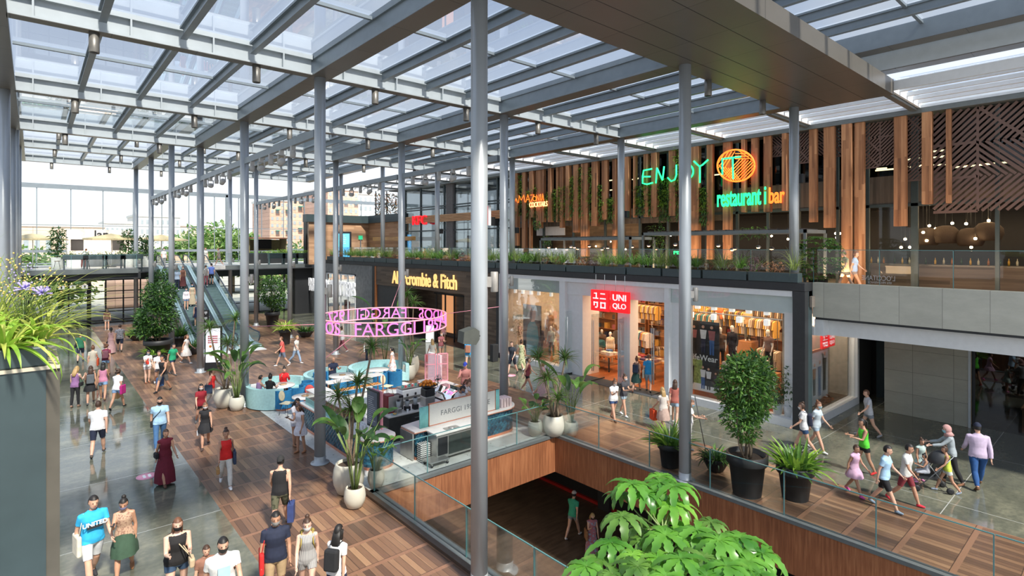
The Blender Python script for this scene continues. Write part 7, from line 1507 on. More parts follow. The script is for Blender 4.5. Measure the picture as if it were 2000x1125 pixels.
# right hand side
P('woman in white top and denim shorts with navy backpack by the dark corner post', 1571, 884, 1.64, -90, pose='walk', sex='f', top=('tee', WH), bot=('shorts', (.03, .07, .16)), shoes=WH, hair=('bun', 'b'), mask=WH, extras=(('backpack', '', (.02, .025, .05), 'navy backpack by the dark corner post'),), wide=1.1)
P('woman in pale top and light denim shorts by the dark corner post', 1594, 880, 1.66, 60, pose='walk', sex='f', top=('tee', (.45, .52, .56)), bot=('shorts', (.32, .42, .5)), shoes=WH, hair=('bun', 'r'), mask=(.4, .6, .65))
P('person in white and grey clothes hurrying past the side window', 1697, 852, 1.66, -70, pose='walk', top=('tee', (.5, .5, .52)), bot=('shorts', (.2, .22, .25)), shoes=(.3, .3, .3), hair=('short', 'r'))
P('person in lime green tank top and black shorts holding arms behind the head', 1688, 925, 1.62, -60, pose='carry', sex='f', top=('tank', (.10, .62, .04)), bot=('shorts', BK), shoes=(.6, .03, .03), hair=('tail', 'k'), skin='b')
P('girl in lilac pink dress and pink shoes on the stone floor edge', 1668, 965, 1.38, 55, pose='walk', sex='f', top=('dress', (.60, .38, .52)), bot=('mini', (.60, .38, .52)), shoes=(.75, .08, .36), hair=('short', 'b'), skin='b')
P('boy in light blue t-shirt and black shorts walking on the deck', 1727, 993, 1.66, 75, pose='walk', top=('tee', LB), bot=('long_shorts', BK), shoes=(.2, .25, .32), hair=('short', 'k'), skin='a')
P('boy in white t-shirt and dark red shorts with red slippers', 1769, 985, 1.62, 75, pose='walk2', top=('tee', (.62, .62, .58)), bot=('long_shorts', (.22, .03, .04)), shoes=(.6, .03, .05), hair=('short', 'k'), skin='b')
P('small girl in mint dress behind the pushchair', 1798, 940, 1.22, 40, pose='stand', sex='f', top=('dress', (.42, .52, .48)), bot=('mini', (.42, .58, .55)), shoes=(.6, .2, .4), hair=('bun', 'b'), skin='b')
P('girl in lime yellow top and pale shorts beside the pushchair', 1850, 962, 1.28, -70, pose='walk', sex='f', top=('tank', (.55, .66, .08)), bot=('shorts', (.55, .58, .55)), shoes=(.30, .36, .45), hair=('bun', 'b'), skin='b')
wm = P('woman in pink headscarf and grey top pushing the pushchair', 1858, 945, 1.64, -78, pose='push', sex='f', top=('long', (.30, .34, .36)), bot=('trousers', BK), shoes=(.3, .15, .08), hair=('scarf', cloth((.48, .27, .25))), mask=(.25, .55, .68), skin='c')
P('man in lilac shirt and blue jeans with dark cap walking at the edge', 1911, 952, 1.80, -165, pose='walk', top=('long', (.52, .42, .56)), bot=('trousers', (.015, .07, .22)), shoes=(.12, .06, .03), hair=('short', 'k'), extras=(('cap', 'F', NV),), wide=1.2)
q = gp(1812, 955, 0); t = thing('pushchair', 'black pushchair with hood carrying a small child', 'pushchair', q, 0); tc = Vector((-q.x, -q.y, 0)).normalized(); rt = Vector((-tc.y, tc.x, 0)); dd = tc*math.cos(R(-70))+rt*math.sin(R(-70)); t.rotation_euler = (0, 0, math.atan2(dd.y, dd.x)+math.pi/2)
s = MB()
for sd in (-.24, .24): s.tube([(sd, -.32, .1), (sd, .1, .55), (sd, .50, 1.02)], .014, 8); s.tube([(sd, .42, .1), (sd, .12, .5), (sd, -.08, .78)], .012, 8)
s.tube([(-.24, .50, 1.02), (.24, .50, 1.02)], .016, 8); s.tube([(-.24, .42, .12), (.24, .42, .12)], .01, 6); s.build('frame', pm('pushchair_steel', (.16, .17, .18), .35, .6), t)
s = MB(); s.prism([(-.3, .36), (-.28, .32), (.14, .36), (.34, .86), (.30, .9), (.10, .42)], -.2, .2, 0, Matrix(((0, 0, 1, 0), (1, 0, 0, 0), (0, 1, 0, 0), (0, 0, 0, 1)))); s.build('seat', M_DARK, t)
s = MB(); vs = []; fs = []
for i in range(7):
    a = R(-10+i*18); 
    for k in range(9): b2 = math.pi*k/8; vs.append((.23*math.cos(b2), .30-.34*math.cos(a)*math.sin(b2)*.9, .78+.30*math.sin(a)*1.0*math.sin(b2)+.02))
for i in range(6):
    for k in range(8): fs.append((i*9+k, i*9+k+1, i*9+k+10, i*9+k+9))
s.add(vs, fs, 0, True); s.build('hood', M_DARK, t)
for (x, y) in ((-.24, -.34), (.24, -.34), (-.24, .43), (.24, .43)): s = MB(); s.lathe([(.03, -.02), (.085, -.02), (.085, .02), (.03, .02)], (0, 0, 0), 16, 0, True, Matrix.Translation((x, y, .086)) @ Matrix.Rotation(R(90), 4, 'Y')); s.build('wheel', M_DARKER, t)
cp = q+dd*.02; person('small child in pale clothes sitting in the pushchair', (cp.x, cp.y, 0), .98, -70, 'f', 'sit', ('tank', (.40, .42, .46)), ('shorts', (.25, .3, .32)), (.62, .25, .5), ('bun', 'k'), 'b', vox=.013, sz=.50)
# lower floor
P('person in green t-shirt walking on the dark lower floor', 1119, 1050, 1.8, 150, z=-4.5, pose='walk', top=('tee', (.04, .34, .20)), bot=('shorts', (.2, .24, .24)), shoes=(.6, .6, .6), hair=('cap', 'k') if 0 else ('short', 'k'), extras=(('cap', 'F', (.55, .5, .48)),))
P('woman in flowered dress holding her mask on the dark lower floor', 1156, 1087, 1.62, 15, z=-4.5, pose='phone', sex='f', top=('dress', pattern('flower_print', (.35, .12, .14), (.25, .28, .34), 12)), bot=('maxi', pattern('flower_print', (.35, .12, .14), (.25, .28, .34), 12)), shoes=(.2, .1, .06), hair=('long', 'y'), mask=BK, extras=(('tote', 'LS', (.25, .12, .05), 'brown bag of the woman in the flowered dress'),))
# upper levels
P('person in olive shirt and black skirt on the terrace behind the rail', 1652, 569, 1.68, -60, z=4.85, pose='walk', top=('tee', (.30, .28, .16)), bot=('shorts', BK), shoes=WH, hair=('short', 'r'))
P('person in pale blue top on the terrace behind the rail', 1668, 567, 1.64, 80, z=4.85, pose='walk', sex='f', top=('tee', (.30, .42, .65)), bot=('shorts', (.25, .2, .2)), shoes=WH, hair=('bun', 'r'))
P('person in salmon top seated far on the terrace by the chicken shop', 829, 522, 1.6, 20, z=4.85, pose='stand', top=('tee', (.62, .24, .18)), bot=('trousers', BK), hair=('short', 'k'), mask=WH)
for (px, fy, c, lb) in ((727, 521, (.7, .7, .7), 'person in white shirt behind the far planters, beside the dark column foot'), (741, 521, (.62, .6, .6), 'second person in white behind the far planters')):
    P(lb, px, fy, 1.45, 20, z=4.85, pose='stand', top=('tee', c), bot=('trousers', BK), hair=('short', 'k'))
# mannequins in the shop window
rnd = random.Random(6)
for (px, X, z, H, c1, c2, lb) in ((1055, 22.3, .3, 1.75, (.06, .06, .09), (.02, .02, .03), 'white mannequin in dark jacket beside the teal poster'), (1077, 22.4, .3, 1.8, (.45, .50, .46), (.015, .015, .02), 'white mannequin in pale green top in the first window'), (1075, 24.2, .9, 1.8, (.30, .18, .10), (.2, .1, .06), 'white mannequin in brown coat deeper in the first window'),
    (1059, 25.8, 2.2, 1.6, (.45, .25, .18), (.1, .06, .05), 'white torso mannequin on the back shelf'), (1192, 24.6, .0, 1.85, (.62, .55, .42), (.5, .42, .3), 'white mannequin in cream clothes by the shop pier'), (1176, 25.2, .0, 1.8, (.09, .06, .05), (.06, .04, .03), 'white mannequin in dark suit inside the entrance'), (1235, 25.2, .6, 1.8, (.05, .05, .06), (.3, .2, .12), 'white mannequin in black top beside the bright rail'),
    (1407, 22.6, 1.35, 1.8, (.10, .06, .04), (.02, .02, .02), 'white mannequin in brown jacket with sunglasses over the big poster'), (1431, 22.9, 1.45, 1.8, (.02, .02, .03), (.03, .03, .04), 'white mannequin in black top beside the brown jacket one'), (1378, 22.9, 1.2, 1.78, (.14, .08, .05), (.1, .05, .03), 'white mannequin behind the top of the big poster'),
    (1502, 23.2, 1.4, 1.8, (.16, .09, .07), (.02, .02, .02), 'white mannequin in maroon top at the window end'), (1422, 22.1, .3, 1.85, (.55, .5, .42), (.4, .35, .28), 'white mannequin low behind the weeping fig'), (1499, 22.1, .3, 1.85, (.35, .25, .15), (.5, .5, .5), 'white mannequin low at the window end'), (1405, 25.5, 2.3, 1.6, (.5, .15, .05), (.1, .1, .1), 'mannequin in orange top high at the back'), (1460, 25.5, 2.2, 1.6, (.45, .3, .15), (.1, .1, .1), 'mannequin in tan top high at the back')):
    y = yx(px, X); person(lb, (X, y, z), H, rnd.uniform(-50, 20), rnd.choice('mf'), 'stand', ('long' if rnd.random() < .5 else 'tee', c1), ('trousers', c2), None, ('none', 'k'), 'a', vox=.022, mann=True)
    if z > .35: tag(MB().box(X-.35, X+.35, y-.35, y+.35, .013, z).build('plinth', M_SHELF), 'timber plinth under a mannequin in the clothing shop', 'plinth', 'mannequin plinths')
# ================================================================ rails, escalators, lamps, far terrace, outside
rail('glass_balustrade', [(7.0, -1), (7.0, 13.8)], .035, 1.08, 'clear glass rail along the void beside the walkers', None, .02, 2.0)
rail('glass_balustrade', [(7.0, 13.86), (14.0, 13.86)], .035, 1.08, 'clear glass rail between the cafe terrazzo and the void', None, .02, 1.75)
rail('glass_balustrade', [(14.04, 13.8), (14.04, -2)], .035, 1.08, 'clear glass rail along the void beside the black tubs', None, .02, 2.0)
# stair glass in the void
t = thing('moving_walk_glass', 'blue edged glass side of the ramp going down into the void', 'balustrade', (8.9, 10, 0))
def ramp(x):
    s = MB(); pts = [(-9, -.9), (7, -5.0), (7, -4.1), (-9, -.0)]; s.prism([(a, b) for a, b in pts], x, x+.02, 0, Matrix(((0, 0, 1, 0), (1, 0, 0, 0), (0, 1, 0, 0), (0, 0, 0, 1)))); pn = s.build('pane', M_GLASS, t)
    MB().tube([(x, -9, .0), (x, 7, -4.1)], .02, 6).build('glass_edge', pm('cyan_edge', (.05, .35, .45), .2), pn)
ramp(-1.2); ramp(.5); s = MB(); s.beam((-.35, -9, -.95), (-.35, 4.5, -4.45), 1.6, .2); s.build('ramp', pm('ramp_grey', (.05, .035, .03), .6), t)
# ---- light bars with spot heads
M_HEAD = pm('spot_head_grey', (.38, .38, .37), .45); barn = 0
for i in (1, 2):
    for j in range(1, 5):
        x = CX[i]; y0, y1 = CY[j]+.35, CY[j+1]-.2; barn += 1
        t = thing('light_bar', ['grey light bar from the column at the terrazzo edge, first of its line', 'grey light bar between the second and third columns of the walkway line', 'grey light bar over the dark tree, third of the walkway line', 'smallest grey light bar, last of the walkway line', 'grey light bar beginning behind the thick column, first of the shop side line', 'grey light bar left of the column inside the pink ring, second of the shop side line', 'grey light bar over the escalator foot, third of the shop side line', 'small grey light bar above the dark kiosk, last of the shop side line'][barn-1].replace(' left of', ' past'), 'light bar', (x, y0, 10.08))
        MB().box(-.07, .07, 0, y1-y0, 0, .24).build('bar', M_STEEL, t)
        for k in range(5):
            u = 2.0+k*1.15; big = k % 2; h = MB(); h.box(-.07, .07, u-.07, u+.07, -.16, 0); 
            if big: h.box(-.13, -.10, u-.03, u+.03, -.42, -.14); h.box(.10, .13, u-.03, u+.03, -.42, -.14); h.box(-.13, .13, u-.05, u+.05, -.18, -.14); h.lathe([(.001, -.2), (.11, -.18), (.12, .08), (.09, .14), (.001, .14)], (0, 0, 0), 14, 0, True, Matrix.Translation((0, u, -.40)) @ Matrix.Rotation(R(60+12*k), 4, 'X'))
            else: h.lathe([(.07, 0), (.1, -.12), (.085, -.28), (.001, -.28)], (0, u, -.12), 12, 0, cap=False)
            h.build('spot_head', M_HEAD, t)
# ---- round downlights on the cross beams
M_DL = pm('downlight_bronze', (.20, .19, .17), .4, .4)
dl = [(x, CY[j], ZR) for j in (1, 2, 3) for x in (CX[0]+1.85, CX[1]-1.85, CX[1]+1.85, CX[2]-1.85, CX[2]+1.85, CX[3]-1.85)]+[(x, CY[j], ZF) for j in (4, 5, 6) for x in (CX[0]+1.85, CX[1]-1.85, CX[1]+1.85, CX[2]-1.85)]+[(15.9, 9.0, ZR), (19.6, 9.0, ZR)]
for (x, y, z) in dl:
    t = thing('downlight', 'round bronze downlight fixed under a glass roof beam', 'lamp', (x, y, z-.5), 0, 'round downlights under the roof beams'); MB().lathe([(.001, .02), (.105, 0), (.11, .02), (.11, .49)], (0, 0, 0), 16).build('housing', M_DL, t); MB().lathe([(.001, -.002), (.085, -.002), (.085, .004), (.001, .004)], (0, 0, 0), 14).build('lens', M_DARK, t)
# speaker on the thick column, sensors
t = thing('loudspeaker', 'dark grey loudspeaker bolted to the thick front column', 'speaker', cw(915, 656, 10.6), -TH+.5)
MB().prism([(-.17, -.12), (.10, -.16), (.17, -.06), (.17, .10), (.08, .16), (-.15, .10)], -.14, .14, 0, Matrix.Rotation(R(90), 4, 'X')).build('cabinet', pm('speaker_grey', (.06, .065, .055), .5), t); MB().tube([(.1, 0, 0), (.24, 0, -.02)], .02, 6).build('bracket', M_DARK, t)
for (i, j, z, lb) in ((2, 1, 8.2, 'small dark terrace speaker on the column before the green neon'), (2, 2, 7.6, 'small dark terrace speaker on the column by the zigzag neon'), (2, 0, 9.2, 'small grey terrace speaker on the column by the orange word'), (2, 3, 7.7, 'small dark terrace speaker on the column before the chicken shop')):
    tag(MB().box(-.1, .1, -.1, .1, -.17, .17, b=.02).build('wall_speaker', M_DARK, None, (CX[3]+CS*.28, CY[j]-SN*.28, z)), lb, 'speaker')
# ---- escalators
def escalator(x, label, y0=37.6, run=9.2, z1=4.85, w=.55):
    t = thing('escalator', label, 'escalator', (x, y0, 0)); n = 26; st = MB()
    for k in range(n): st.box(-w, w, 1.6+k*run/n, 1.6+(k+1)*run/n+.02, max(0, k*z1/n-.3), (k+1)*z1/n)
    st.build('steps', pm('step_teal', (.10, .16, .165), .5, .2, .1), t)
    yy = [(-.4, .05), (1.2, .05), (1.8, .15), (1.6+run-.3, z1-.05), (1.6+run+.5, z1+.02), (1.6+run+1.6, z1+.02)]
    for sd in (-1, 1):
        s = MB(); pl = [(a, b+.18) for a, b in yy]+[(a, b-.35) for a, b in yy[::-1]]; pl = [(a, max(.0, b)) if a < 2 else (a, b) for a, b in pl]
        x0, x1 = sorted((sd*w, sd*(w+.26))); s.prism(pl, x0, x1, 0, Matrix(((0, 0, 1, 0), (1, 0, 0, 0), (0, 1, 0, 0), (0, 0, 0, 1)))); s.build('side_panel', pm('esc_panel', (.30, .42, .45), .35, .3, .05), t)
        hr = [(-.2, .45), (-.5, .75), (-.3, 1.02), (1.2, 1.05), (1.9, 1.15), (1.6+run-.2, z1+.95), (1.6+run+.5, z1+1.02), (1.6+run+1.6, z1+1.02), (1.6+run+1.85, z1+.75), (1.6+run+1.5, z1+.4)]
        pg = [(a, b-.03) for a, b in hr]+[(a, b+.15) for a, b in yy[::-1]]; s = MB(); s.prism(pg, sd*(w+.12)-.006, sd*(w+.12)+.006, 0, Matrix(((0, 0, 1, 0), (1, 0, 0, 0), (0, 1, 0, 0), (0, 0, 0, 1)))); s.build('glass_side', M_GLASS, t)
        MB().tube([(sd*(w+.12), a, b) for a, b in hr], .045, 8).build('handrail', pm('rubber_dark', (.02, .03, .045), .4), t)
    MB().box(-w-.3, w+.3, -1.3, 1.2, 0.0, .025).build('landing_plate', pm('landing_white', (.62, .64, .64), .4), t)
    s = MB(); s.prism([(1.7, 0), (1.6+run, z1-.2), (1.6+run+1.0, z1-.35), (1.6+run+1.0, z1-.8), (1.6+run-.4, z1-.9), (3.2, 0)], -w-.27, w+.27, 0, Matrix(((0, 0, 1, 0), (1, 0, 0, 0), (0, 1, 0, 0), (0, 0, 0, 1)))); s.build('truss_cladding', pm('esc_under', (.32, .30, .26), .4, .2), t)
    return t
escalator(8.55, 'down escalator full of people', 38.6, 13.0); escalator(10.55, 'up escalator with two people seen from behind', 38.6, 13.0)
def EP(label, x, u, H, face, **k): # u: distance along the run
    z = 0 if u < 1.6 else min(4.85, (u-1.6)/13.0*4.85+.19); return person(label, (x, 38.6+u, z), H, face, vox=.022, **k)
EP('woman in white top at the top of the down escalator', 8.3, 15.6, 1.62, 20, sex='f', top=('tee', WH), bot=('trousers', (.3, .3, .3)), hair=('bun', 'k'), mask=WH)
EP('woman in bright green top and white skirt on the down escalator', 8.75, 14.7, 1.6, 10, sex='f', top=('crop', (.02, .42, .10)), bot=('skirt', (.6, .58, .5)), hair=('long', 'b'))
EP('woman in brown dress holding the handrail on the down escalator', 8.75, 10.3, 1.64, 5, sex='f', top=('dress', (.22, .10, .07)), bot=('maxi', (.16, .05, .05)), hair=('long', 'b'), mask=WH)
EP('person in white and blue top beside the woman in brown on the escalator', 8.3, 9.9, 1.66, -5, top=('tee', (.45, .55, .68)), bot=('trousers', NV), hair=('short', 'k'), mask=(.3, .5, .65))
EP('person in white hoodie and denim shorts on the down escalator', 8.3, 6.6, 1.6, 5, sex='f', top=('long', (.66, .62, .66)), bot=('shorts', (.15, .24, .4)), hair=('curly', 'k'), mask=(.45, .5, .65))
EP('woman in beige dress with blue mask on the down escalator', 8.8, 7.2, 1.62, 0, sex='f', top=('dress', (.50, .42, .30)), bot=('maxi', (.48, .40, .28)), hair=('long', 'k'), mask=(.1, .4, .65))
EP('man in navy striped t-shirt on the down escalator', 8.85, 5.3, 1.7, 30, top=('tee', stripe('navy_stripe', (.02, .03, .07), (.5, .5, .5), 24)), bot=('shorts', (.1, .1, .1)), hair=('none', 'g'), mask=WH, wide=1.15)
EP('woman in navy sleeveless dress low on the down escalator', 8.5, 4.2, 1.62, 0, sex='f', top=('tank', (.012, .02, .06)), bot=('mini', (.012, .02, .06)), hair=('short', 'b'), mask=(.4, .4, .4), wide=1.1)
EP('child in yellow t-shirt at the foot of the down escalator', 8.75, 3.0, 1.2, 0, top=('tee', (.70, .42, .02)), bot=('shorts', (.02, .08, .2)), hair=('short', 'b'))
EP('person in white t-shirt and rose trousers going up the escalator', 10.35, 10.4, 1.66, 178, sex='f', top=('tee', WH), bot=('trousers', (.34, .10, .12)), shoes=WH, hair=('short', 'b'), wide=1.1)
EP('person in blue and white t-shirt and black shorts going up the escalator', 10.8, 10.6, 1.72, 175, top=('tee', (.10, .16, .45)), bot=('long_shorts', BK), shoes=BK, hair=('short', 'k'), extras=())
P('person behind the top of the escalators in pale clothes', 401, 521, 1.66, 20, z=4.85, sex='f', top=('tee', (.55, .55, .5)), bot=('trousers', (.3, .3, .3)), hair=('short', 'r'))
P('person in beige walking past the top of the up escalator', 428, 519, 1.66, -80, z=4.85, pose='walk', top=('tee', (.45, .38, .32)), bot=('shorts', (.3, .3, .3)), hair=('short', 'r'))
# ---- totems and signs
q = gp(417, 722, 0); t = thing('advert_totem', 'tall black totem with lit white advert for drinks', 'totem', q, -TH+.25); MB().box(-.42, .42, -.1, .1, 0, 2.35, b=.03).build('frame', M_DARK, t); MB().box(-.35, .35, -.115, -.1, .42, 2.25).build('display', glow('advert_white', (.72, .74, .78), .55), t)
s = MB()
for r_ in range(4):
    for c_ in range(6): s.box(-.24+c_*.08, -.24+c_*.08+.065, -.125, -.116, 1.78-r_*.11, 1.85-r_*.11, 0)
for (x, z, r, m) in ((-.12, 1.28, .07, 1), (.05, 1.12, .05, 2), (.12, .95, .09, 3), (-.08, .85, .1, 3)): s.lathe([(.001, 0), (r, 0), (r, .008), (.001, .008)], (0, 0, 0), 14, m, False, Matrix.Translation((x, -.116, z)) @ Matrix.Rotation(R(90), 4, 'X'))
s.build('advert_print', [pm('advert_red', (.65, .12, .14), .6), pm('advert_orange', (.75, .28, .05), .6), pm('advert_crimson', (.6, .02, .05), .6), pm('advert_beige', (.60, .50, .42), .6)], t)
q = cw(393, 620, 31.2); t = thing('directory_sign', 'black pictogram sign fixed to the column beside the escalator', 'sign', (7.0, 33.2, q.z), -TH+.9); MB().box(-.17, .17, -.04, .04, -.6, .6, b=.01).build('panel', M_DARK, t); s = MB()
for k in range(4): s.box(-.07, .07, -.05, -.04, .42-k*.3, .52-k*.3); s.box(-.02, .02, -.05, -.04, .36-k*.3, .42-k*.3)
s.build('pictograms', M_WHITE, t)
tag(MB().box(-.2, .2, -.15, .15, 0, 1.0, b=.03).build('litter_bin', M_DARK, None, gp(965, 706, 0)), 'black litter bin at the corner of the timber clad shop', 'bin')
q = gp(840, 668, 0); t = thing('board_sign', 'white folding board standing before the timber clad shop', 'sign', q, -TH); s = MB(); s.beam((0, -.22, .02), (0, 0, 1.15), .55, .03); s.build('front_panel', M_WHITE, t); s = MB(); s.beam((0, .22, .02), (0, 0, 1.15), .55, .03); s.build('back_panel', M_WHITE, t)
q = gY(120, 562, 57.6); t = thing('pictogram_sign', 'row of three white pictograms on the dark fascia over the far doors', 'sign', q)
for k, dx in enumerate((0, .72, 1.5)):
    s = MB(); s.box(dx-.2, dx+.2, -.02, 0, -.15, .15, 0, b=.008); s.box(dx-.05, dx+.05, -.03, -.02, -.1, .1, 1); s.build('pictogram', [M_LW, M_DARK], t)
q = gp(190, 640, 0); t = thing('bench', 'long dark bench before the far glass doors', 'bench', (q.x+1.2, 57.6, 0)); MB().box(-3.0, 3.0, -.3, .3, .38, .46).build('seat', M_DARK, t)
for x in (-2.4, 2.4): MB().box(x-.08, x+.08, -.25, .25, 0, .38).build('leg', M_DARK, t)
for (px, py, r_, lb) in ((287, 930, .27, 'round pink floor sticker on the grey stone by the maroon dress'), (996, 733, .3, 'round pink floor sticker before the first shop window')): 
    q = gp(px, py, 0); t = thing('floor_sticker', lb, 'sticker', (q.x, q.y, .0)); MB().lathe([(r_, .001), (r_, .004), (.001, .004)], (0, 0, 0), 28, 0, cap=False).build('disc', pm('sticker_pink', (.70, .30, .42), .4), t); s = MB(); s.box(-.1, -.03, -.12, .12, .004, .006); s.box(.03, .1, -.12, .12, .004, .006); s.build('footprints', M_WHITE, t)
# ---- far terrace
def parasol(px, pytop, pyb, Y, r, label):
    q = gY(px, pytop, Y); t = thing('parasol', label, 'parasol', (q.x, Y, 4.85)); H = q.z-4.85; hb = gY(px, pyb, Y).z-4.85
    MB().lathe([(.001, H), (.25, H-.06), (r, hb), (r, hb-.12), (r-.02, hb-.12), (.25, H-.12), (.001, H-.08)], (0, 0, 0), 8, 0, False, cap=False).build('canopy', pm('parasol_cream', (.55, .46, .26), .8), t); MB().cyl((0, 0), .035, 0, H).build('pole', M_WHITE, t); MB().cyl((0, 0), .35, 0, .07).build('foot', M_DARK, t)
parasol(64, 456, 466, 60, 2.2, 'cream parasol at the very side of the far terrace'); parasol(218, 456, 466, 58.6, 2.0, 'cream parasol in front of the white kiosk tent'); parasol(315, 458, 468, 60, 2.2, 'cream parasol between the kiosk tent and the escalator')
q0, q1 = gY(131, 500, 61), gY(256, 500, 61); t = thing('kiosk_tent', 'white canvas kiosk with rounded lettering on the far terrace', 'kiosk', ((q0.x+q1.x)/2, 61, 4.85)); w = (q1.x-q0.x)/2; s = MB(); hk = gY(190, 449, 61).z-4.85
s.box(-w, w, 1.9, 2.0, 0, hk); s.box(-w, -w+.06, 0, 2, 0, hk); s.box(w-.06, w, 0, 2, 0, hk); s.box(-w, w, 0, 2, hk-.1, hk); s.box(-w-.02, w+.02, -.1, 0, hk-.85, hk); s.build('canvas', pm('canvas_white', (.80, .74, .70), .8), t); s = MB(); text_on(s, 'lan', Matrix.Translation((.1, -.12, hk-.42)), 0, size=.95, depth=.02, bold=.02); s.build('lettering', M_DARK, t)
s = MB(); s.box(-w+.1, w-.1, -.5, .2, 0, 1.05); s.build('counter', M_WHITE, t)
for x in (-1.5, 1.5): MB().box(x-.45, x+.45, 1.85, 1.9, 1.4, 2.6).build('menu_board', M_DARKER, t)
P('kiosk seller with dark hair in white behind the far counter', 192, 518, 1.72, 0, z=4.85, top=('tee', WH), bot=('trousers', BK), hair=('short', 'k')); P('person in white leaning at the far kiosk counter', 163, 524, 1.68, 150, z=4.85, pose='work', top=('tee', WH), bot=('trousers', (.2, .05, .04)), hair=('short', 'r'))
for k, px in enumerate((148, 186, 223, 257)):
    q = gY(px, 510, 54.2); t = thing('high_planter', 'slate high planter of herbs on legs along the far terrace edge', 'planter', (q.x, 54.3, 4.85), 0, 'herb planters on the far terrace'); MB().box(-.78, .78, -.25, .25, .75, 1.15, b=.01).build('box', M_SLATE, t); [MB().box(x-.04, x+.04, -.2, .2, 0, .75).build('leg', M_SLATE, t) for x in (-.7, .7)]
    s = MB(); [crown(s, (x, 0, 1.25), (.3, .2, .16), 60, .16, .05, rnd, (0,)) for x in (-.5, 0, .5)]; s.build('foliage', L_MID, t)
for k, px in enumerate((540, 566, 592)):
    q = gY(px, 505, 55.6); t = thing('high_planter', 'slate high planter of herbs on the terrace past the escalators', 'planter', (q.x, 55.6, 4.85), 0, 'herb planters past the escalators'); MB().box(-.78, .78, -.25, .25, .6, 1.1, b=.01).build('box', M_SLATE, t); [MB().box(x-.04, x+.04, -.2, .2, 0, .6).build('leg', M_SLATE, t) for x in (-.7, .7)]
    s = MB(); [crown(s, (x, 0, 1.22), (.32, .2, .2), 80, .2, .05, rnd, (0, 0)) for x in (-.5, 0, .5)]; s.build('foliage', L_LIME, t)
for (px, Y, h, lb) in ((112, 57.5, 3.1, 'dark leafed tree in pale pot at the near side of the kiosk tent'), (251, 57.5, 3.0, 'dark leafed tree in pale pot at the far side of the kiosk tent'), (286, 58, 2.6, 'dark leafed tree in pale pot beside the thin column on the terrace')):
    q = gY(px, 520, Y); t = thing('potted_tree', lb, 'plant', (q.x, Y, 4.85)); MB().lathe([(.35, 0), (.42, .9), (.36, .9), (.001, .8)], (0, 0, 0), 18, 0, cap=False).build('pot', pm('pale_concrete', (.45, .45, .42), .8), t)
    s = MB(); [crown(s, (.3*math.cos(k*2.4)*(1-k/9), .3*math.sin(k*2.4), 1.1+k*(h-1.2)/7), (.5, .5, .3), 60, .3, .12, rnd, (0,)) for k in range(8)]; s.build('foliage', L_DARK, t); MB().cyl((0, 0), .04, .8, h, 6).build('trunk', M_BARK, t)
rail('glass_balustrade', [(-6, 53.4), (6.3, 53.4), (6.3, 55.1), (7.4, 55.1)], 4.85, 1.1, 'clear glass rail along the far terrace before the kiosk', None, .02, 2); rail('glass_balustrade', [(13.3, 55.0), (20.8, 55.0)], 4.85, 1.1, 'clear glass rail along the far terrace past the escalators', None, .02, 2)
q0, q1 = gY(486, 480, 60), gY(560, 480, 60); t = thing('terrace_kiosk', 'dark open kiosk with reed roof on the far terrace', 'kiosk', ((q0.x+q1.x)/2, 60, 4.85)); w = (q1.x-q0.x)/2; hk = gY(520, 464, 60).z-4.85
MB().box(-w-.2, w+.3, -.6, 2.2, hk-.12, hk).build('roof', pm('rust_roof', (.20, .09, .05), .7), t); MB().box(-w, w, -.3, .4, 0, 1.1).build('counter', M_DARKER, t); s = MB(); s.box(-w, w, 1.9, 2.0, 1.3, hk-.2); s.box(w-.1, w, 0, 2, 0, hk); s.box(-w, -w+.1, 0, 2, 0, hk); s.build('back_wall', pm('reed_screen', (.22, .19, .09), .8), t); MB().box(-.6, .9, 1.8, 1.88, 1.5, 2.5).build('screen', M_DARKER, t)
s = MB(); s.beam((22.0, 55.0, 4.9), (23.6, 55.6, 6.4), .06, .06); tag(s.build('handrail', M_STEEL2), 'slanting steel handrail by the timber wall', 'handrail')
for k, x in enumerate((3.2, 4.4, 1.4, -.4)):
    t = thing('bar_stool', 'dark bar stool under the herb planters of the far terrace', 'stool', (x, 55.0, 4.85), 0, 'bar stools on the far terrace'); MB().cyl((0, 0), .18, .62, .67).build('seat', M_BARK, t); [MB().tube([(a*.1, b*.1, .62), (a*.2, b*.2, 0)], .012, 5).build('leg', M_DARK, t) for a, b in ((1, 1), (-1, 1), (1, -1), (-1, -1))]
# ---- outside: buildings, trees
def brickm(name, a, b):
    return mk_panels(name, a, 3.2, 1.1, 'x', 0, .02, .9, .10)
M_BR = mk_panels('brick_far', (.74, .47, .36), 2.2, .8, 'x', 0, .02, .9); M_BR2 = mk_panels('brick_low', (.80, .60, .46), 3, .6, 'x', 0, .02, .9); M_PLA = pm('plaster_white', (.72, .70, .66), .9); M_WIN = pm('far_window', (.36, .40, .43), .2); M_TOLD = pm('green_awning', (.02, .35, .28), .8)
def building(x0, x1, y0, y1, z1, m, fl, nx, label, band=None, aw=False):
    t = thing('building', label, 'building', ((x0+x1)/2, y0, 0)); cx = (x0+x1)/2; MB().box(x0-cx, x1-cx, 0, y1-y0, 0, z1).build('wall', m, t); dw = (x1-x0)/nx; dz = z1/fl; c = 0
    for i in range(nx):
        for j in range(fl):
            if c >= 90: break
            c += 1; a = x0-cx+(i+.5)*dw; z = (j+.45)*dz; MB().box(a-dw*.24, a+dw*.24, -.05, .1, z-dz*.22, z+dz*.25).build('window', M_WIN, t)
            if aw and i % 2 and j % 3 == 0: MB().box(a-dw*.4, a+dw*.4, -1.0, 0, z+dz*.25, z+dz*.32).build('awning', M_TOLD, t)
    MB().box(x0-cx-.2, x1-cx+.2, -.2, y1-y0+.2, z1, z1+.5).build('cornice', band or M_PLA, t); return t
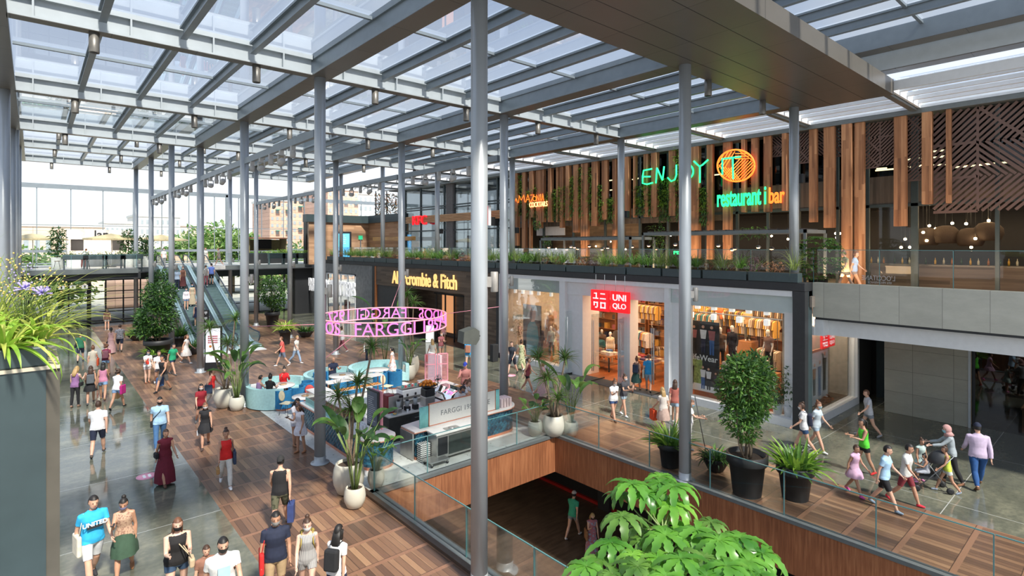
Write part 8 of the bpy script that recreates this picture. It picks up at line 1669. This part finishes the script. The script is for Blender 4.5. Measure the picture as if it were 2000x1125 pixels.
def bpx(px0, px1, pyt, Y): return gY(px0, 480, Y).x, gY(px1, 480, Y).x, gY((px0+px1)/2, pyt, Y).z
for (a, b, yt, Y, m, fl, nx, lb, aw) in ((40, 205, 443, 110, M_BR2, 2, 8, 'low brick hall with a pale roof beyond the glass wall', False), (205, 262, 437, 135, M_PLA, 4, 6, 'white apartment block beside the low brick hall', False), (262, 352, 424, 150, M_PLA, 6, 9, 'pale apartment block with many windows behind the columns', False), (350, 420, 442, 160, M_BR2, 5, 5, 'pinkish block half hidden behind the trees', False),
    (527, 566, 393, 120, M_BR, 11, 4, 'orange brick tower block with green awnings, first beyond the trees', True), (570, 612, 386, 118, M_BR, 11, 4, 'orange brick tower block with white balconies', True), (640, 700, 372, 105, M_BR, 11, 6, 'orange brick tower block behind the timber walled building', True), (700, 728, 380, 112, M_PLA, 9, 3, 'pale tower block beside the climber screen', False)):
    x0, x1, z1 = bpx(a, b, yt, Y); building(x0, x1, Y, Y+12, z1, m, fl, nx, lb, None, aw)
rnd = random.Random(31)
for k, (px, pyt, Y, rr) in enumerate(((398, 440, 84, 3.6), (425, 434, 88, 4.2), (455, 446, 86, 3.6), (476, 456, 82, 3), (375, 462, 80, 2.6), (290, 484, 80, 3), (345, 484, 82, 2.5), (510, 482, 84, 3), (590, 476, 86, 3), (60, 484, 84, 3), (120, 600, 75, 3), (560, 480, 90, 3.5))):
    q = gY(px, pyt, Y); zt = max(q.z, 5.5); t = thing('street_tree', ['green street tree beyond the glass wall, its crown over the escalators', 'tallest green street tree beyond the glass wall', 'green street tree just past the tallest one', 'low green street tree before the dark kiosk', 'small street tree next to the thin columns', 'low bush top behind the parasol', 'low tree top under the pale apartment block', 'low green tree top behind the dark kiosk', 'low green tree top before the brick towers', 'small tree top beside the low brick hall', 'leafy tree outside the ground floor doors', 'green tree under the brick towers'][k], 'tree', (q.x, Y, 0))
    s = MB(); crown(s, (0, 0, zt-rr*.9), (rr*1.1, rr*1.1, rr*.95), 900, .75, .45, rnd, (0, 1), .3); s.build('foliage', [leafm('street_leaf', (.12, .20, .05), (.34, .44, .15)) if 'street_leaf' not in bpy.data.materials else bpy.data.materials['street_leaf'], L_MID], t); MB().cyl((0, 0), .25, 0, zt-rr, 8).build('trunk', M_BARK, t)
# flyover canopy seen through the glass
tag(MB().prism([(-8.0, 66.8), (-3.2, 66.8), (-3.9, 70), (-8, 70)], 9.0, 9.7).build('outdoor_canopy', pm('concrete_canopy', (.42, .42, .38), .9)), 'grey concrete canopy with a rounded end outside the glass wall', 'canopy')
# things seen through the ground floor glass
for (x, y, m, h, lb) in ((-2, 66, M_WHITE, 2.4, 'white van parked outside the far doors'), (8.0, 72, M_BR, 3.0, 'low brick wall outside the far doors'), (-6.5, 75, M_TOLD, 3.4, 'green street booth outside the far doors')): tag(MB().box(x-2.2, x+2.2, y, y+1.8, 0, h, b=.3).build('van' if m is M_WHITE else 'brick_wall' if m is M_BR else 'street_booth', m), lb, 'van' if m is M_WHITE else 'wall' if m is M_BR else 'booth')
